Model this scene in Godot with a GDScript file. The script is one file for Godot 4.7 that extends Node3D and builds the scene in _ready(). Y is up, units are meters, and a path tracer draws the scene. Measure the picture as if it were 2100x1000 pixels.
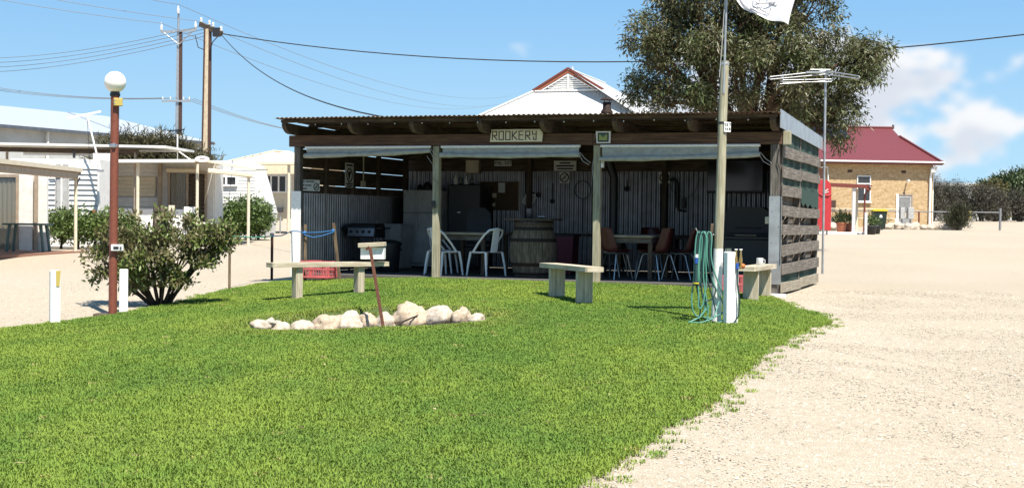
extends Node3D
# An open timber shed on a lawn in a caravan park. y is up, metres; the shed floor is y = 0.

class MB:
	var v := PackedVector3Array()
	var n := PackedVector3Array()
	var t := PackedVector2Array()
	var c := PackedColorArray()
	var ix := PackedInt32Array()
	var col := Color.WHITE
	var off := Vector2.ZERO
	func vert(p: Vector3, nm: Vector3, uv := Vector2.ZERO) -> int:
		v.append(p); n.append(nm); t.append(uv + off); c.append(col)
		return v.size() - 1
	func face(a: int, b: int, d: int, nm: Vector3) -> void:
		if (v[b] - v[a]).cross(v[d] - v[a]).dot(nm) > 0.0:
			ix.append(a); ix.append(d); ix.append(b)
		else:
			ix.append(a); ix.append(b); ix.append(d)
	func tri(a: Vector3, b: Vector3, d: Vector3, nm: Vector3) -> void:
		face(vert(a, nm, Vector2(a.x, a.y)), vert(b, nm, Vector2(b.x, b.y)), vert(d, nm, Vector2(d.x, d.y)), nm)
	func quad(a: Vector3, b: Vector3, d: Vector3, e: Vector3, nm: Vector3, ua := Vector2(0, 0), ub := Vector2(1, 0), ud := Vector2(1, 1), ue := Vector2(0, 1)) -> void:
		var i := vert(a, nm, ua)
		var j := vert(b, nm, ub)
		var k := vert(d, nm, ud)
		var l := vert(e, nm, ue)
		face(i, j, k, nm); face(i, k, l, nm)
	func box(ctr: Vector3, s: Vector3, bs := Basis(), bev := 0.0) -> MB:
		var h := s * 0.5
		var b: float = min(bev, 0.45 * min(h.x, min(h.y, h.z)))
		var la := 0
		if s.y > s[la]: la = 1
		if s.z > s[la]: la = 2
		for ax in 3:
			var o1 := (ax + 1) % 3
			var o2 := (ax + 2) % 3
			for sg in [-1.0, 1.0]:
				var nm := Vector3.ZERO
				nm[ax] = sg
				var ps := []
				var us := []
				for q in [[-1, -1], [1, -1], [1, 1], [-1, 1]]:
					var p := Vector3.ZERO
					p[ax] = sg * h[ax]; p[o1] = q[0] * (h[o1] - b); p[o2] = q[1] * (h[o2] - b)
					ps.append(ctr + bs * p)
					var uu := o1
					var vv := o2
					if la == o2:
						uu = o2; vv = o1
					us.append(Vector2(p[uu], p[vv] + 0.37 * ax + 0.11 * sg))
				quad(ps[0], ps[1], ps[2], ps[3], (bs * nm).normalized(), us[0], us[1], us[2], us[3])
		if b > 0.0:
			for ax in 3:
				var o1 := (ax + 1) % 3
				var o2 := (ax + 2) % 3
				for s1 in [-1.0, 1.0]:
					for s2 in [-1.0, 1.0]:
						var nm := Vector3.ZERO
						nm[o1] = s1; nm[o2] = s2
						var ps := []
						for q in [[-1, 0], [1, 0], [1, 1], [-1, 1]]:
							var p := Vector3.ZERO
							p[ax] = q[0] * (h[ax] - b)
							p[o1] = s1 * (h[o1] - (b if q[1] == 1 else 0.0))
							p[o2] = s2 * (h[o2] - (b if q[1] == 0 else 0.0))
							ps.append(ctr + bs * p)
						quad(ps[0], ps[1], ps[2], ps[3], (bs * nm).normalized())
			for s1 in [-1.0, 1.0]:
				for s2 in [-1.0, 1.0]:
					for s3 in [-1.0, 1.0]:
						var q := Vector3(s1 * h.x, s2 * h.y, s3 * h.z)
						tri(ctr + bs * (q - Vector3(0, s2 * b, s3 * b)), ctr + bs * (q - Vector3(s1 * b, 0, s3 * b)), ctr + bs * (q - Vector3(s1 * b, s2 * b, 0)), (bs * Vector3(s1, s2, s3)).normalized())
		return self
	func beam(a: Vector3, b: Vector3, h: float, w: float, up := Vector3.UP, bev := 0.0) -> MB:
		var x := (b - a).normalized()
		if abs(x.dot(up)) > 0.98: up = Vector3(0, 0, 1)
		var z := x.cross(up).normalized()
		return box((a + b) * 0.5, Vector3(a.distance_to(b), h, w), Basis(x, z.cross(x).normalized(), z), bev)
	func tube(pts: Array, r, sides := 8, caps := true) -> MB:
		var x := Vector3.ZERO
		var rings := []
		var run := 0.0
		for i in pts.size():
			var p: Vector3 = pts[i]
			var d: Vector3 = (pts[min(i + 1, pts.size() - 1)] - pts[max(i - 1, 0)]).normalized()
			if i == 0: x = d.cross(Vector3(0.31, 0.2, 0.93) if abs(d.z) < 0.9 else Vector3(1, 0.1, 0)).normalized()
			else:
				x = (x - d * x.dot(d)).normalized()
				run += p.distance_to(pts[i - 1])
			var y := d.cross(x)
			var rr: float = r[i] if r is Array else r
			var ring := []
			for k in sides + 1:
				var a := TAU * k / sides
				var nm := x * cos(a) + y * sin(a)
				ring.append(vert(p + nm * rr, nm, Vector2(run, a * rr)))
			rings.append(ring)
			if i > 0:
				for k in sides:
					var nm: Vector3 = n[ring[k]] + n[ring[k + 1]]
					face(rings[i - 1][k], rings[i - 1][k + 1], ring[k + 1], nm)
					face(rings[i - 1][k], ring[k + 1], ring[k], nm)
		if caps:
			for e in [0, pts.size() - 1]:
				var d: Vector3 = (pts[e] - pts[1 if e == 0 else e - 1]).normalized()
				var m := vert(pts[e], d)
				for k in sides:
					face(m, vert(v[rings[e][k]], d), vert(v[rings[e][k + 1]], d), d)
		return self
	func lathe(prof: Array, sides := 16, o := Vector3.ZERO, bs := Basis()) -> MB:
		var rings := []
		for i in prof.size():
			var a: Vector2 = prof[max(i - 1, 0)]
			var b: Vector2 = prof[min(i + 1, prof.size() - 1)]
			var dn := Vector2(b.y - a.y, a.x - b.x)
			if dn.length() < 1e-6: dn = Vector2(1, 0)
			dn = dn.normalized()
			var ring := []
			for k in sides + 1:
				var q := TAU * k / sides
				var nm := (bs * Vector3(dn.x * cos(q), dn.y, dn.x * sin(q))).normalized()
				ring.append(vert(o + bs * Vector3(prof[i].x * cos(q), prof[i].y, prof[i].x * sin(q)), nm, Vector2(prof[i].y, q * prof[i].x)))
			rings.append(ring)
			if i > 0:
				for k in sides:
					var nm: Vector3 = n[ring[k]] + n[ring[k + 1]] + n[rings[i - 1][k]]
					face(rings[i - 1][k], rings[i - 1][k + 1], ring[k + 1], nm)
					face(rings[i - 1][k], ring[k + 1], ring[k], nm)
		return self
	func poly(pts: Array, nm := Vector3.ZERO, us := 1.0) -> MB:
		if nm == Vector3.ZERO:
			nm = (pts[1] - pts[0]).cross(pts[2] - pts[0]).normalized()
			if nm.y < 0.0: nm = -nm
		var ex: Vector3 = (pts[1] - pts[0]).normalized()
		var ey := nm.cross(ex)
		var id := []
		for p in pts: id.append(vert(p, nm, Vector2((p - pts[0]).dot(ex), (p - pts[0]).dot(ey)) * us))
		for i in range(1, pts.size() - 1): face(id[0], id[i], id[i + 1], nm)
		return self
	func slab(pts: Array, th: float, nm := Vector3.ZERO) -> MB:
		# a flat polygon given real thickness below it
		if nm == Vector3.ZERO:
			nm = (pts[1] - pts[0]).cross(pts[2] - pts[0]).normalized()
			if nm.y < 0.0: nm = -nm
		var lo := []
		var mid := Vector3.ZERO
		for p in pts:
			lo.append(p - nm * th); mid += p / pts.size()
		poly(pts, nm)
		poly(lo, -nm)
		for i in pts.size():
			var j := (i + 1) % pts.size()
			var sn: Vector3 = (pts[j] - pts[i]).cross(nm).normalized()
			if sn.dot((pts[i] + pts[j]) * 0.5 - mid) < 0.0: sn = -sn
			quad(pts[i], pts[j], lo[j], lo[i], sn)
		return self
	func prism(pg: PackedVector2Array, th: float, o := Vector3.ZERO, bs := Basis()) -> MB:
		var idx := Geometry2D.triangulate_polygon(pg)
		var mid := Vector2.ZERO
		for p in pg: mid += p / pg.size()
		for sg in [-1.0, 1.0]:
			var nm: Vector3 = bs * Vector3(0, 0, sg)
			var id := []
			for p in pg: id.append(vert(o + bs * Vector3(p.x, p.y, sg * th * 0.5), nm, p))
			for i in range(0, idx.size(), 3): face(id[idx[i]], id[idx[i + 1]], id[idx[i + 2]], nm)
		var cw := Geometry2D.is_polygon_clockwise(pg)
		for i in pg.size():
			var a := pg[i]
			var b := pg[(i + 1) % pg.size()]
			var e := (b - a).normalized()
			var sn := Vector3(e.y, -e.x, 0)
			if cw: sn = -sn
			quad(o + bs * Vector3(a.x, a.y, -th * 0.5), o + bs * Vector3(b.x, b.y, -th * 0.5), o + bs * Vector3(b.x, b.y, th * 0.5), o + bs * Vector3(a.x, a.y, th * 0.5), bs * sn, Vector2(0, 0), Vector2(a.distance_to(b), 0), Vector2(a.distance_to(b), th), Vector2(0, th))
		return self
	func corrugated(wd: float, ln: float, pitch: float, amp: float, xf: Transform3D, seg := 6) -> MB:
		# x across the waves, z along them, y the rise; a sheet with two faces 1.5 mm apart
		var m := int(ceil(wd / pitch * seg))
		for sd in [1.0, -1.0]:
			var pa := -1
			var pb := -1
			for i in m + 1:
				var x := wd * i / m
				var ph := TAU * x / pitch
				var nm: Vector3 = (xf.basis * Vector3(-amp * TAU / pitch * cos(ph), 1, 0)).normalized() * sd
				var y: float = amp * sin(ph) + sd * 0.00075
				var qa := vert(xf * Vector3(x, y, 0), nm, Vector2(0, x))
				var qb := vert(xf * Vector3(x, y, ln), nm, Vector2(ln, x))
				if i > 0:
					face(pa, pb, qb, nm); face(pa, qb, qa, nm)
				pa = qa; pb = qb
		return self
	func rock(r: Vector3, seed: int, o := Vector3.ZERO, rough := 0.3) -> MB:
		var fn := FastNoiseLite.new()
		fn.seed = seed; fn.frequency = 0.9; fn.fractal_octaves = 4
		var la := 14
		var lo := 20
		var g := []
		for i in la + 1:
			var row := []
			for k in lo:
				var th := PI * i / la
				var ph := TAU * k / lo
				var d := Vector3(sin(th) * cos(ph), cos(th), sin(th) * sin(ph))
				var f := 1.0 + rough * fn.get_noise_3dv(d * 1.1) * 1.5 + 0.11 * fn.get_noise_3dv(d * 4.0 + Vector3(9, 2, 4))
				# worn facets
				for q in 5:
					var pn := Vector3(sin(seed * 1.7 + q * 2.3), cos(seed * 0.9 + q * 1.9), sin(seed * 2.1 + q * 3.7 + 1.0)).normalized()
					var dp := d.dot(pn)
					if dp * f > 0.82: f = lerp(f, 0.82 / dp, 0.75)
				row.append(o + d * r * f)
			g.append(row)
		var b0 := v.size()
		for i in la + 1:
			for k in lo + 1:
				var kk := k % lo
				var du: Vector3 = g[i][(kk + 1) % lo] - g[i][(kk + lo - 1) % lo]
				var dv: Vector3 = g[min(i + 1, la)][kk] - g[max(i - 1, 0)][kk]
				var nm := du.cross(dv)
				if nm.length() < 1e-9: nm = g[i][kk] - o
				nm = nm.normalized()
				if nm.dot(g[i][kk] - o) < 0.0: nm = -nm
				vert(g[i][kk], nm, Vector2(k, i) * 0.05)
		for i in la:
			for k in lo:
				var q := b0 + i * (lo + 1) + k
				var nm := n[q] + n[q + lo + 2]
				face(q, q + 1, q + lo + 2, nm); face(q, q + lo + 2, q + lo + 1, nm)
		return self
	func mesh() -> ArrayMesh:
		var a := []
		a.resize(Mesh.ARRAY_MAX)
		a[Mesh.ARRAY_VERTEX] = v; a[Mesh.ARRAY_NORMAL] = n; a[Mesh.ARRAY_TEX_UV] = t; a[Mesh.ARRAY_COLOR] = c; a[Mesh.ARRAY_INDEX] = ix
		var m := ArrayMesh.new()
		m.add_surface_from_arrays(Mesh.PRIMITIVE_TRIANGLES, a)
		return m

var M := {}
var taken := {}
var rng := RandomNumberGenerator.new()
var nz := FastNoiseLite.new()
const SHED := Vector3(-3.45, 0, -22.4)
const SHED_TURN := -0.33161
const BP := [[0.0, -0.66], [4.0, -0.62], [8.0, -0.45], [12.0, -0.28], [15.0, -0.2], [18.0, -0.12], [20.5, -0.05], [24.0, -0.05], [40.0, 0.0], [60.0, 0.25], [98.0, 0.75], [130.0, 1.3], [200.0, 1.5], [9000.0, 1.5]]

func slope_at(k: int) -> float:
	if k <= 0 or k >= BP.size() - 1: return 0.0
	var a: float = (BP[k][1] - BP[k - 1][1]) / (BP[k][0] - BP[k - 1][0])
	var b: float = (BP[k + 1][1] - BP[k][1]) / (BP[k + 1][0] - BP[k][0])
	return 0.0 if a * b <= 0.0 else 2.0 * a * b / (a + b)
func ss(a: float, b: float, x: float) -> float:
	var q: float = clamp((x - a) / (b - a), 0.0, 1.0)
	return q * q * (3.0 - 2.0 * q)
func gy(x: float, d: float) -> float:
	# height of the ground, x to the right and d metres ahead
	d = max(d, 0.0)
	var y: float = BP[0][1]
	for i in BP.size() - 1:
		if d <= BP[i + 1][0]:
			var h: float = BP[i + 1][0] - BP[i][0]
			var q: float = (d - BP[i][0]) / h
			y = (2 * q * q * q - 3 * q * q + 1) * BP[i][1] + (q * q * q - 2 * q * q + q) * h * slope_at(i) + (-2 * q * q * q + 3 * q * q) * BP[i + 1][1] + (q * q * q - q * q) * h * slope_at(i + 1)
			break
	y -= 0.12 * ss(-1.0, -4.5, x) * (1.0 - ss(25, 32, d))
	y -= 0.10 * ss(2.2, 4.2, x) * (1.0 - ss(26, 45, d))
	return y
func pit(x: float, d: float) -> float:
	# elliptical distance from the middle of the fire pit, 1 at its rim
	var a := x + 1.48
	var b := d - 15.1
	return Vector2((0.84 * a + 0.54 * b) / 1.45, (-0.54 * a + 0.84 * b) / 1.05).length()
func on(x: float, d: float, up := 0.0) -> Vector3:
	return Vector3(x, gy(x, d) + up, -d)
func sp(x: float, y: float, z: float) -> Vector3:
	return SHED + Vector3(x, y, z).rotated(Vector3.UP, SHED_TURN)

func nm3(called: String, parent: Node) -> String:
	var k := "%d/%s" % [parent.get_instance_id(), called]
	var i: int = taken.get(k, 0)
	taken[k] = i + 1
	return called if i == 0 else "%s_%03d" % [called, i]
func tag(o: Node, label: String, category: String, group := "") -> Node:
	o.set_meta("label", label); o.set_meta("category", category)
	if group != "": o.set_meta("group", group)
	return o
func thing(called: String, label: String, category: String, at := Vector3.ZERO, turn := 0.0, group := "") -> Node3D:
	var o := Node3D.new()
	o.name = nm3(called, self)
	add_child(o)
	o.position = at; o.rotation.y = turn
	tag(o, label, category, group)
	return o
func put(called: String, me, m: Material, parent: Node = self) -> MeshInstance3D:
	var o := MeshInstance3D.new()
	o.name = nm3(called, parent)
	o.mesh = me.mesh() if me is MB else me
	o.material_override = m
	parent.add_child(o)
	return o
func one(called: String, me, m: Material, label: String, category: String, at := Vector3.ZERO, turn := 0.0, group := "") -> MeshInstance3D:
	var o := put(called, me, m)
	o.position = at; o.rotation.y = turn
	tag(o, label, category, group)
	return o
func again(o: Node3D, at: Vector3, turn: float, label := "") -> Node3D:
	var c: Node3D = o.duplicate()
	var base: String = o.name
	c.name = nm3(base, self)
	add_child(c)
	c.position = at; c.rotation.y = turn
	if label != "": c.set_meta("label", label)
	return c
func mb() -> MB:
	var m := MB.new()
	m.off = Vector2(rng.randf() * 7.0, rng.randf() * 7.0)
	return m
func bx(c: Vector3, s: Vector3, bev := 0.0, bs := Basis()) -> MB:
	return mb().box(c, s, bs, bev)

func L(r: float, g: float, b: float) -> Color:
	return Color(r, g, b).linear_to_srgb()
func ramp_tex(w: int, h: int, fr: float, oct: int, sd: int, lo: Color, hi: Color, gw := 0, gh := 0, power := 1.0, kind := FastNoiseLite.TYPE_SIMPLEX_SMOOTH) -> Image:
	var f := FastNoiseLite.new()
	f.seed = sd; f.frequency = fr; f.fractal_octaves = oct; f.noise_type = kind
	var im := f.get_seamless_image(gw if gw > 0 else w, gh if gh > 0 else h)
	if im.get_width() != w or im.get_height() != h: im.resize(w, h, Image.INTERPOLATE_CUBIC)
	im.convert(Image.FORMAT_L8)
	var by := im.get_data()
	var lut := PackedByteArray()
	for i in 256:
		var q := pow(i / 255.0, power)
		var cc := lo.lerp(hi, q)
		lut.append(int(clamp(cc.r * 255, 0, 255))); lut.append(int(clamp(cc.g * 255, 0, 255))); lut.append(int(clamp(cc.b * 255, 0, 255)))
	var out := PackedByteArray()
	out.resize(by.size() * 3)
	for i in by.size():
		var k := by[i] * 3
		out[i * 3] = lut[k]; out[i * 3 + 1] = lut[k + 1]; out[i * 3 + 2] = lut[k + 2]
	return Image.create_from_data(w, h, false, Image.FORMAT_RGB8, out)
func mix_img(a: Image, b: Image) -> Image:
	var x := a.get_data()
	var y := b.get_data()
	for i in x.size(): x[i] = x[i] * y[i] / 255
	return Image.create_from_data(a.get_width(), a.get_height(), false, Image.FORMAT_RGB8, x)
func tex(im: Image) -> ImageTexture:
	return ImageTexture.create_from_image(im)
func mat(called: String, c: Color, rough := 0.8, tx: Texture2D = null, sc := Vector3(1, 1, 1), metal := 0.0, world := false) -> StandardMaterial3D:
	var m := StandardMaterial3D.new()
	m.resource_name = called
	m.albedo_color = c.linear_to_srgb(); m.roughness = rough; m.metallic = metal
	if tx:
		m.albedo_texture = tx
		m.uv1_scale = sc
	if world:
		m.uv1_triplanar = true; m.uv1_world_triplanar = true
	M[called] = m
	return m
func relief(m: StandardMaterial3D, tx: Texture2D, cm: float) -> void:
	m.heightmap_enabled = true; m.heightmap_texture = tx; m.heightmap_scale = cm

func materials() -> void:
	var w := Color.WHITE
	var grain := mix_img(ramp_tex(512, 512, 0.05, 4, 3, Color(0.42, 0.4, 0.38), w, 40, 512, 0.8), ramp_tex(512, 512, 0.012, 3, 5, Color(0.72, 0.7, 0.66), w))
	var t_wood := tex(grain)
	var t_pale := tex(mix_img(ramp_tex(512, 512, 0.05, 4, 3, Color(0.66, 0.64, 0.6), w, 40, 512, 0.7), ramp_tex(512, 512, 0.012, 3, 5, Color(0.84, 0.82, 0.78), w)))
	var t_soft := tex(ramp_tex(512, 512, 0.014, 5, 61, Color(0.9, 0.89, 0.87), w, 0, 0, 0.6))
	var t_bark := tex(mix_img(ramp_tex(512, 512, 0.03, 4, 8, Color(0.4, 0.37, 0.35), w, 60, 512), ramp_tex(512, 512, 0.01, 3, 9, Color(0.6, 0.58, 0.6), w)))
	var t_grunge := tex(mix_img(ramp_tex(512, 512, 0.012, 5, 12, Color(0.82, 0.8, 0.77), w, 0, 0, 0.5), ramp_tex(512, 512, 0.12, 2, 14, Color(0.93, 0.93, 0.93), w)))
	var t_rust := tex(ramp_tex(512, 512, 0.02, 5, 17, Color(0.62, 0.4, 0.27), Color(1, 0.98, 0.96), 0, 0, 0.8))
	var t_stone := tex(mix_img(ramp_tex(512, 512, 0.02, 5, 21, Color(0.56, 0.45, 0.33), w, 0, 0, 0.42), ramp_tex(512, 512, 0.1, 3, 22, Color(0.72, 0.7, 0.68), w)))
	var t_brick := tex(mix_img(ramp_tex(512, 512, 0.03, 3, 31, Color(0.86, 0.82, 0.76), w, 128, 512, 0.7), ramp_tex(512, 512, 0.015, 4, 32, Color(0.82, 0.78, 0.7), w)))
	var gr := mix_img(ramp_tex(1024, 1024, 0.16, 3, 41, Color(0.52, 0.46, 0.38), w, 0, 0, 0.5), ramp_tex(1024, 1024, 0.02, 5, 42, Color(0.9, 0.87, 0.83), w, 0, 0, 0.7))
	var t_gravel := tex(gr)
	var t_gravel_h := tex(ramp_tex(1024, 1024, 0.13, 3, 41, Color.BLACK, w))
	var rib := Image.create(64, 8, false, Image.FORMAT_RGB8)
	for x in 64:
		var q := 0.5 + 0.5 * cos(TAU * x / 64.0)
		for y in 8: rib.set_pixel(x, y, Color(q, q, q))
	var t_rib := tex(rib)
	var m: StandardMaterial3D
	# timber
	mat("grey_timber", Color(0.264, 0.248, 0.224), 0.85, t_wood, Vector3(0.6, 2.2, 1))
	mat("pale_timber", Color(0.48, 0.432, 0.344), 0.85, t_pale, Vector3(0.6, 2.2, 1))
	mat("bench_timber", Color(0.7, 0.63, 0.5), 0.85, t_pale, Vector3(0.5, 2.6, 1))
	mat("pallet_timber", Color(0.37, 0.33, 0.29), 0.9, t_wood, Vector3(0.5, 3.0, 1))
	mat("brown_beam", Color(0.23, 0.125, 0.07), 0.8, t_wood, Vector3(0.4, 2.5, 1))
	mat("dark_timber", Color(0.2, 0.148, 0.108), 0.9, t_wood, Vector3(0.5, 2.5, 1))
	mat("green_pine", Color(0.5, 0.48, 0.36), 0.85, t_pale, Vector3(0.5, 2.4, 1))
	mat("barrel_oak", Color(0.3, 0.25, 0.185), 0.85, t_wood, Vector3(0.8, 3.0, 1))
	mat("stake_wood", Color(0.32, 0.232, 0.144), 0.9, t_wood, Vector3(0.7, 4.0, 1))
	mat("bark", Color(0.2, 0.12, 0.08), 0.95, t_bark, Vector3(0.3, 1.2, 1))
	mat("stem_bark", Color(0.096, 0.072, 0.048), 0.95, t_bark, Vector3(1, 3, 1))
	mat("stump_bark", Color(0.36, 0.296, 0.224), 0.95, t_bark, Vector3(0.8, 2, 1))
	# metal and paint
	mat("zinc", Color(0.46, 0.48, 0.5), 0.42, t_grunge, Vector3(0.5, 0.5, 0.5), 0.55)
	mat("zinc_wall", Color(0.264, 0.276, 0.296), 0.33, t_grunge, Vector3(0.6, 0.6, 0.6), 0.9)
	mat("old_roof", Color(0.24, 0.216, 0.192), 0.7, t_rust, Vector3(0.3, 0.3, 0.3), 0.2)
	mat("galvanised", Color(0.5, 0.52, 0.54), 0.4, t_grunge, Vector3(1, 1, 1), 0.6)
	mat("grey_pipe", Color(0.2, 0.2, 0.21), 0.6)
	mat("rusty_iron", Color(0.128, 0.06, 0.036), 0.9, t_rust, Vector3(3, 3, 3))
	mat("hoop_iron", Color(0.04, 0.028, 0.0224), 0.75, t_rust, Vector3(3, 3, 3), 0.3)
	mat("red_oxide", Color(0.216, 0.06, 0.0336), 0.6, t_grunge, Vector3(2, 2, 2))
	mat("white_paint", Color(0.85, 0.84, 0.82), 0.7, t_soft, Vector3(2.2, 2.2, 2.2))
	mat("cream_paint", Color(0.68, 0.6, 0.46), 0.6, t_soft, Vector3(0.8, 0.8, 0.8))
	mat("beige_trim", Color(0.4, 0.32, 0.24), 0.6, t_grunge, Vector3(0.8, 0.8, 0.8))
	mat("white_enamel", Color(0.72, 0.73, 0.73), 0.3, t_soft, Vector3(0.7, 0.7, 0.7))
	mat("fridge_enamel", Color(0.544, 0.544, 0.536), 0.4, t_grunge, Vector3(0.7, 0.7, 0.7))
	mat("white_boards", Color(0.72, 0.71, 0.69), 0.55, t_soft, Vector3(0.6, 0.6, 0.6))
	mat("grey_boards", Color(0.48, 0.48, 0.472), 0.6, t_grunge, Vector3(0.6, 0.6, 0.6))
	mat("black_metal", Color(0.0144, 0.0144, 0.016), 0.45)
	mat("black_plastic", Color(0.016, 0.016, 0.0176), 0.5)
	mat("steel", Color(0.45, 0.45, 0.46), 0.3, null, w_(), 0.85)
	mat("dark_steel", Color(0.096, 0.096, 0.104), 0.4, null, w_(), 0.6)
	mat("white_plastic", Color(0.76, 0.76, 0.75), 0.4)
	mat("maroon_shell", Color(0.065, 0.014, 0.014), 0.4)
	mat("pink_crate", Color(0.496, 0.112, 0.112), 0.55)
	mat("red_box", Color(0.128, 0.012, 0.032), 0.5)
	mat("canvas", Color(0.4, 0.42, 0.4), 0.95, t_grunge, Vector3(1.2, 1.2, 1.2))
	mat("concrete", Color(0.088, 0.084, 0.08), 0.9, t_grunge, Vector3(0.8, 0.8, 0.8))
	mat("pole_concrete", Color(0.6, 0.5, 0.36), 0.9, t_grunge, Vector3(0.7, 0.7, 0.7))
	mat("pole_steel", Color(0.06, 0.028, 0.02), 0.8)
	mat("shade_cloth", Color(0.012, 0.05, 0.036), 0.95, t_grunge, Vector3(2, 2, 2))
	mat("limestone", Color(0.76, 0.71, 0.63), 0.95, t_stone, Vector3(1.7, 1.7, 1.7))
	mat("stained_rock", Color(0.72, 0.63, 0.51), 0.95, t_stone, Vector3(2.2, 2.2, 2.2))
	M["limestone"].uv1_triplanar = true; M["stained_rock"].uv1_triplanar = true
	mat("gold_stone", Color(0.6, 0.46, 0.295), 0.95, t_brick, Vector3(0.5, 0.5, 0.5), 0.0, true)
	mat("red_roof", Color(0.125, 0.024, 0.026), 0.5, null, w_())
	mat("white_roof", Color(0.48, 0.48, 0.468), 0.5)
	mat("grey_roof", Color(0.32, 0.344, 0.368), 0.5)
	mat("light_cladding", Color(0.496, 0.504, 0.496), 0.6, t_soft, Vector3(0.2, 0.2, 0.2))
	mat("fascia_red", Color(0.16, 0.036, 0.024), 0.5)
	mat("terracotta", Color(0.288, 0.096, 0.048), 0.9)
	mat("red_fabric", Color(0.496, 0.028, 0.036), 0.6, t_grunge, Vector3(1, 1, 1))
	mat("bin_green", Color(0.008, 0.0176, 0.0104), 0.5)
	mat("yellow_lid", Color(0.52, 0.416, 0.016), 0.5)
	mat("yellow_tag", Color(0.44, 0.336, 0.08), 0.6)
	mat("hose_green", Color(0.08, 0.24, 0.184), 0.4)
	mat("hose_dark", Color(0.016, 0.04, 0.04), 0.45)
	mat("blue_plastic", Color(0.016, 0.072, 0.32), 0.4)
	mat("blue_rope", Color(0.024, 0.136, 0.336), 0.8)
	mat("green_rope", Color(0.024, 0.24, 0.16), 0.8)
	mat("orange_cap", Color(0.44, 0.136, 0.032), 0.5)
	mat("brass", Color(0.5, 0.33, 0.12), 0.35, null, w_(), 0.9)
	mat("sign_cream", Color(0.74, 0.68, 0.5), 0.75, t_soft, Vector3(2, 2, 2))
	mat("sign_white", Color(0.68, 0.68, 0.66), 0.6)
	mat("ink", Color(0.012, 0.012, 0.014), 0.7)
	mat("brown_ink", Color(0.05, 0.018, 0.014), 0.7)
	mat("cork", Color(0.104, 0.068, 0.04), 0.95, t_grunge, Vector3(3, 3, 3))
	mat("paper", Color(0.6, 0.6, 0.58), 0.9)
	mat("globe", Color(0.82, 0.8, 0.74), 0.25)
	M["globe"].subsurf_scatter_enabled = true; M["globe"].subsurf_scatter_strength = 0.2
	mat("screen", Color(0.006, 0.006, 0.008), 0.12)
	mat("curtain", Color(0.44, 0.4, 0.304), 0.9)
	mat("green_bench", Color(0.072, 0.128, 0.12), 0.6)
	mat("brick_paving", Color(0.32, 0.16, 0.104), 0.9, t_grunge, Vector3(1, 1, 1))
	mat("solar", Color(0.012, 0.018, 0.045), 0.12)
	mat("cord", Color(0.4, 0.4, 0.384), 0.8)
	mat("cable", Color(0.02, 0.02, 0.0216), 0.7)
	mat("grey_wire", Color(0.176, 0.184, 0.2), 0.5)
	mat("insulator", Color(0.6, 0.58, 0.56), 0.3)
	mat("flag_cloth", Color(0.66, 0.66, 0.7), 0.9)
	M["flag_cloth"].backlight_enabled = true; M["flag_cloth"].backlight = Color(0.4, 0.4, 0.42)
	mat("flag_ink", Color(0.128, 0.128, 0.144), 0.8)
	mat("lime_screen", Color(0.24, 0.288, 0.048), 0.15)
	mat("colorbond", Color(0.048, 0.104, 0.072), 0.55)
	mat("soil", Color(0.224, 0.168, 0.112), 1.0, t_stone, Vector3(2, 2, 2))
	mat("ash", Color(0.24, 0.216, 0.192), 1.0, t_stone, Vector3(3, 3, 3))
	m = mat("glass", Color(0.06, 0.07, 0.075), 0.05)
	m.transparency = BaseMaterial3D.TRANSPARENCY_ALPHA
	m.albedo_color.a = 0.22
	m = mat("bottle_glass", Color(0.1, 0.13, 0.1), 0.08)
	m.transparency = BaseMaterial3D.TRANSPARENCY_ALPHA
	m.albedo_color.a = 0.6
	for k in ["grey_timber", "pale_timber", "bench_timber", "pallet_timber", "brown_beam", "barrel_oak", "green_pine"]: relief(M[k], t_wood, 0.25)
	for k in ["red_roof", "white_roof", "grey_roof"]:
		relief(M[k], t_rib, 2.0)
		M[k].uv1_scale = Vector3(5.0, 1, 1)
	relief(M["limestone"], t_stone, 1.2)
	relief(M["gold_stone"], t_brick, 0.4)
	m = mat("gravel", Color(0.565, 0.515, 0.432), 1.0, t_gravel, Vector3(0.45, 0.45, 0.45), 0.0, true)
	m.vertex_color_use_as_albedo = true
	relief(m, t_gravel_h, 0.8)
	m = mat("lawn_soil", Color(0.09, 0.14, 0.026), 1.0, t_gravel, Vector3(1, 1, 1), 0.0, true)
	for a in [["grass", 0.95, 0.6], ["leaf", 0.55, 0.4], ["dry_leaf", 0.9, 0.2]]:
		m = mat(a[0], Color(1, 1, 1), a[1])
		m.vertex_color_use_as_albedo = true
		m.backlight_enabled = true; m.backlight = Color(a[2], a[2], a[2])
	m = mat("pebble", Color(1, 1, 1), 1.0)
	m.vertex_color_use_as_albedo = true
func w_() -> Vector3:
	return Vector3.ONE

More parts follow.
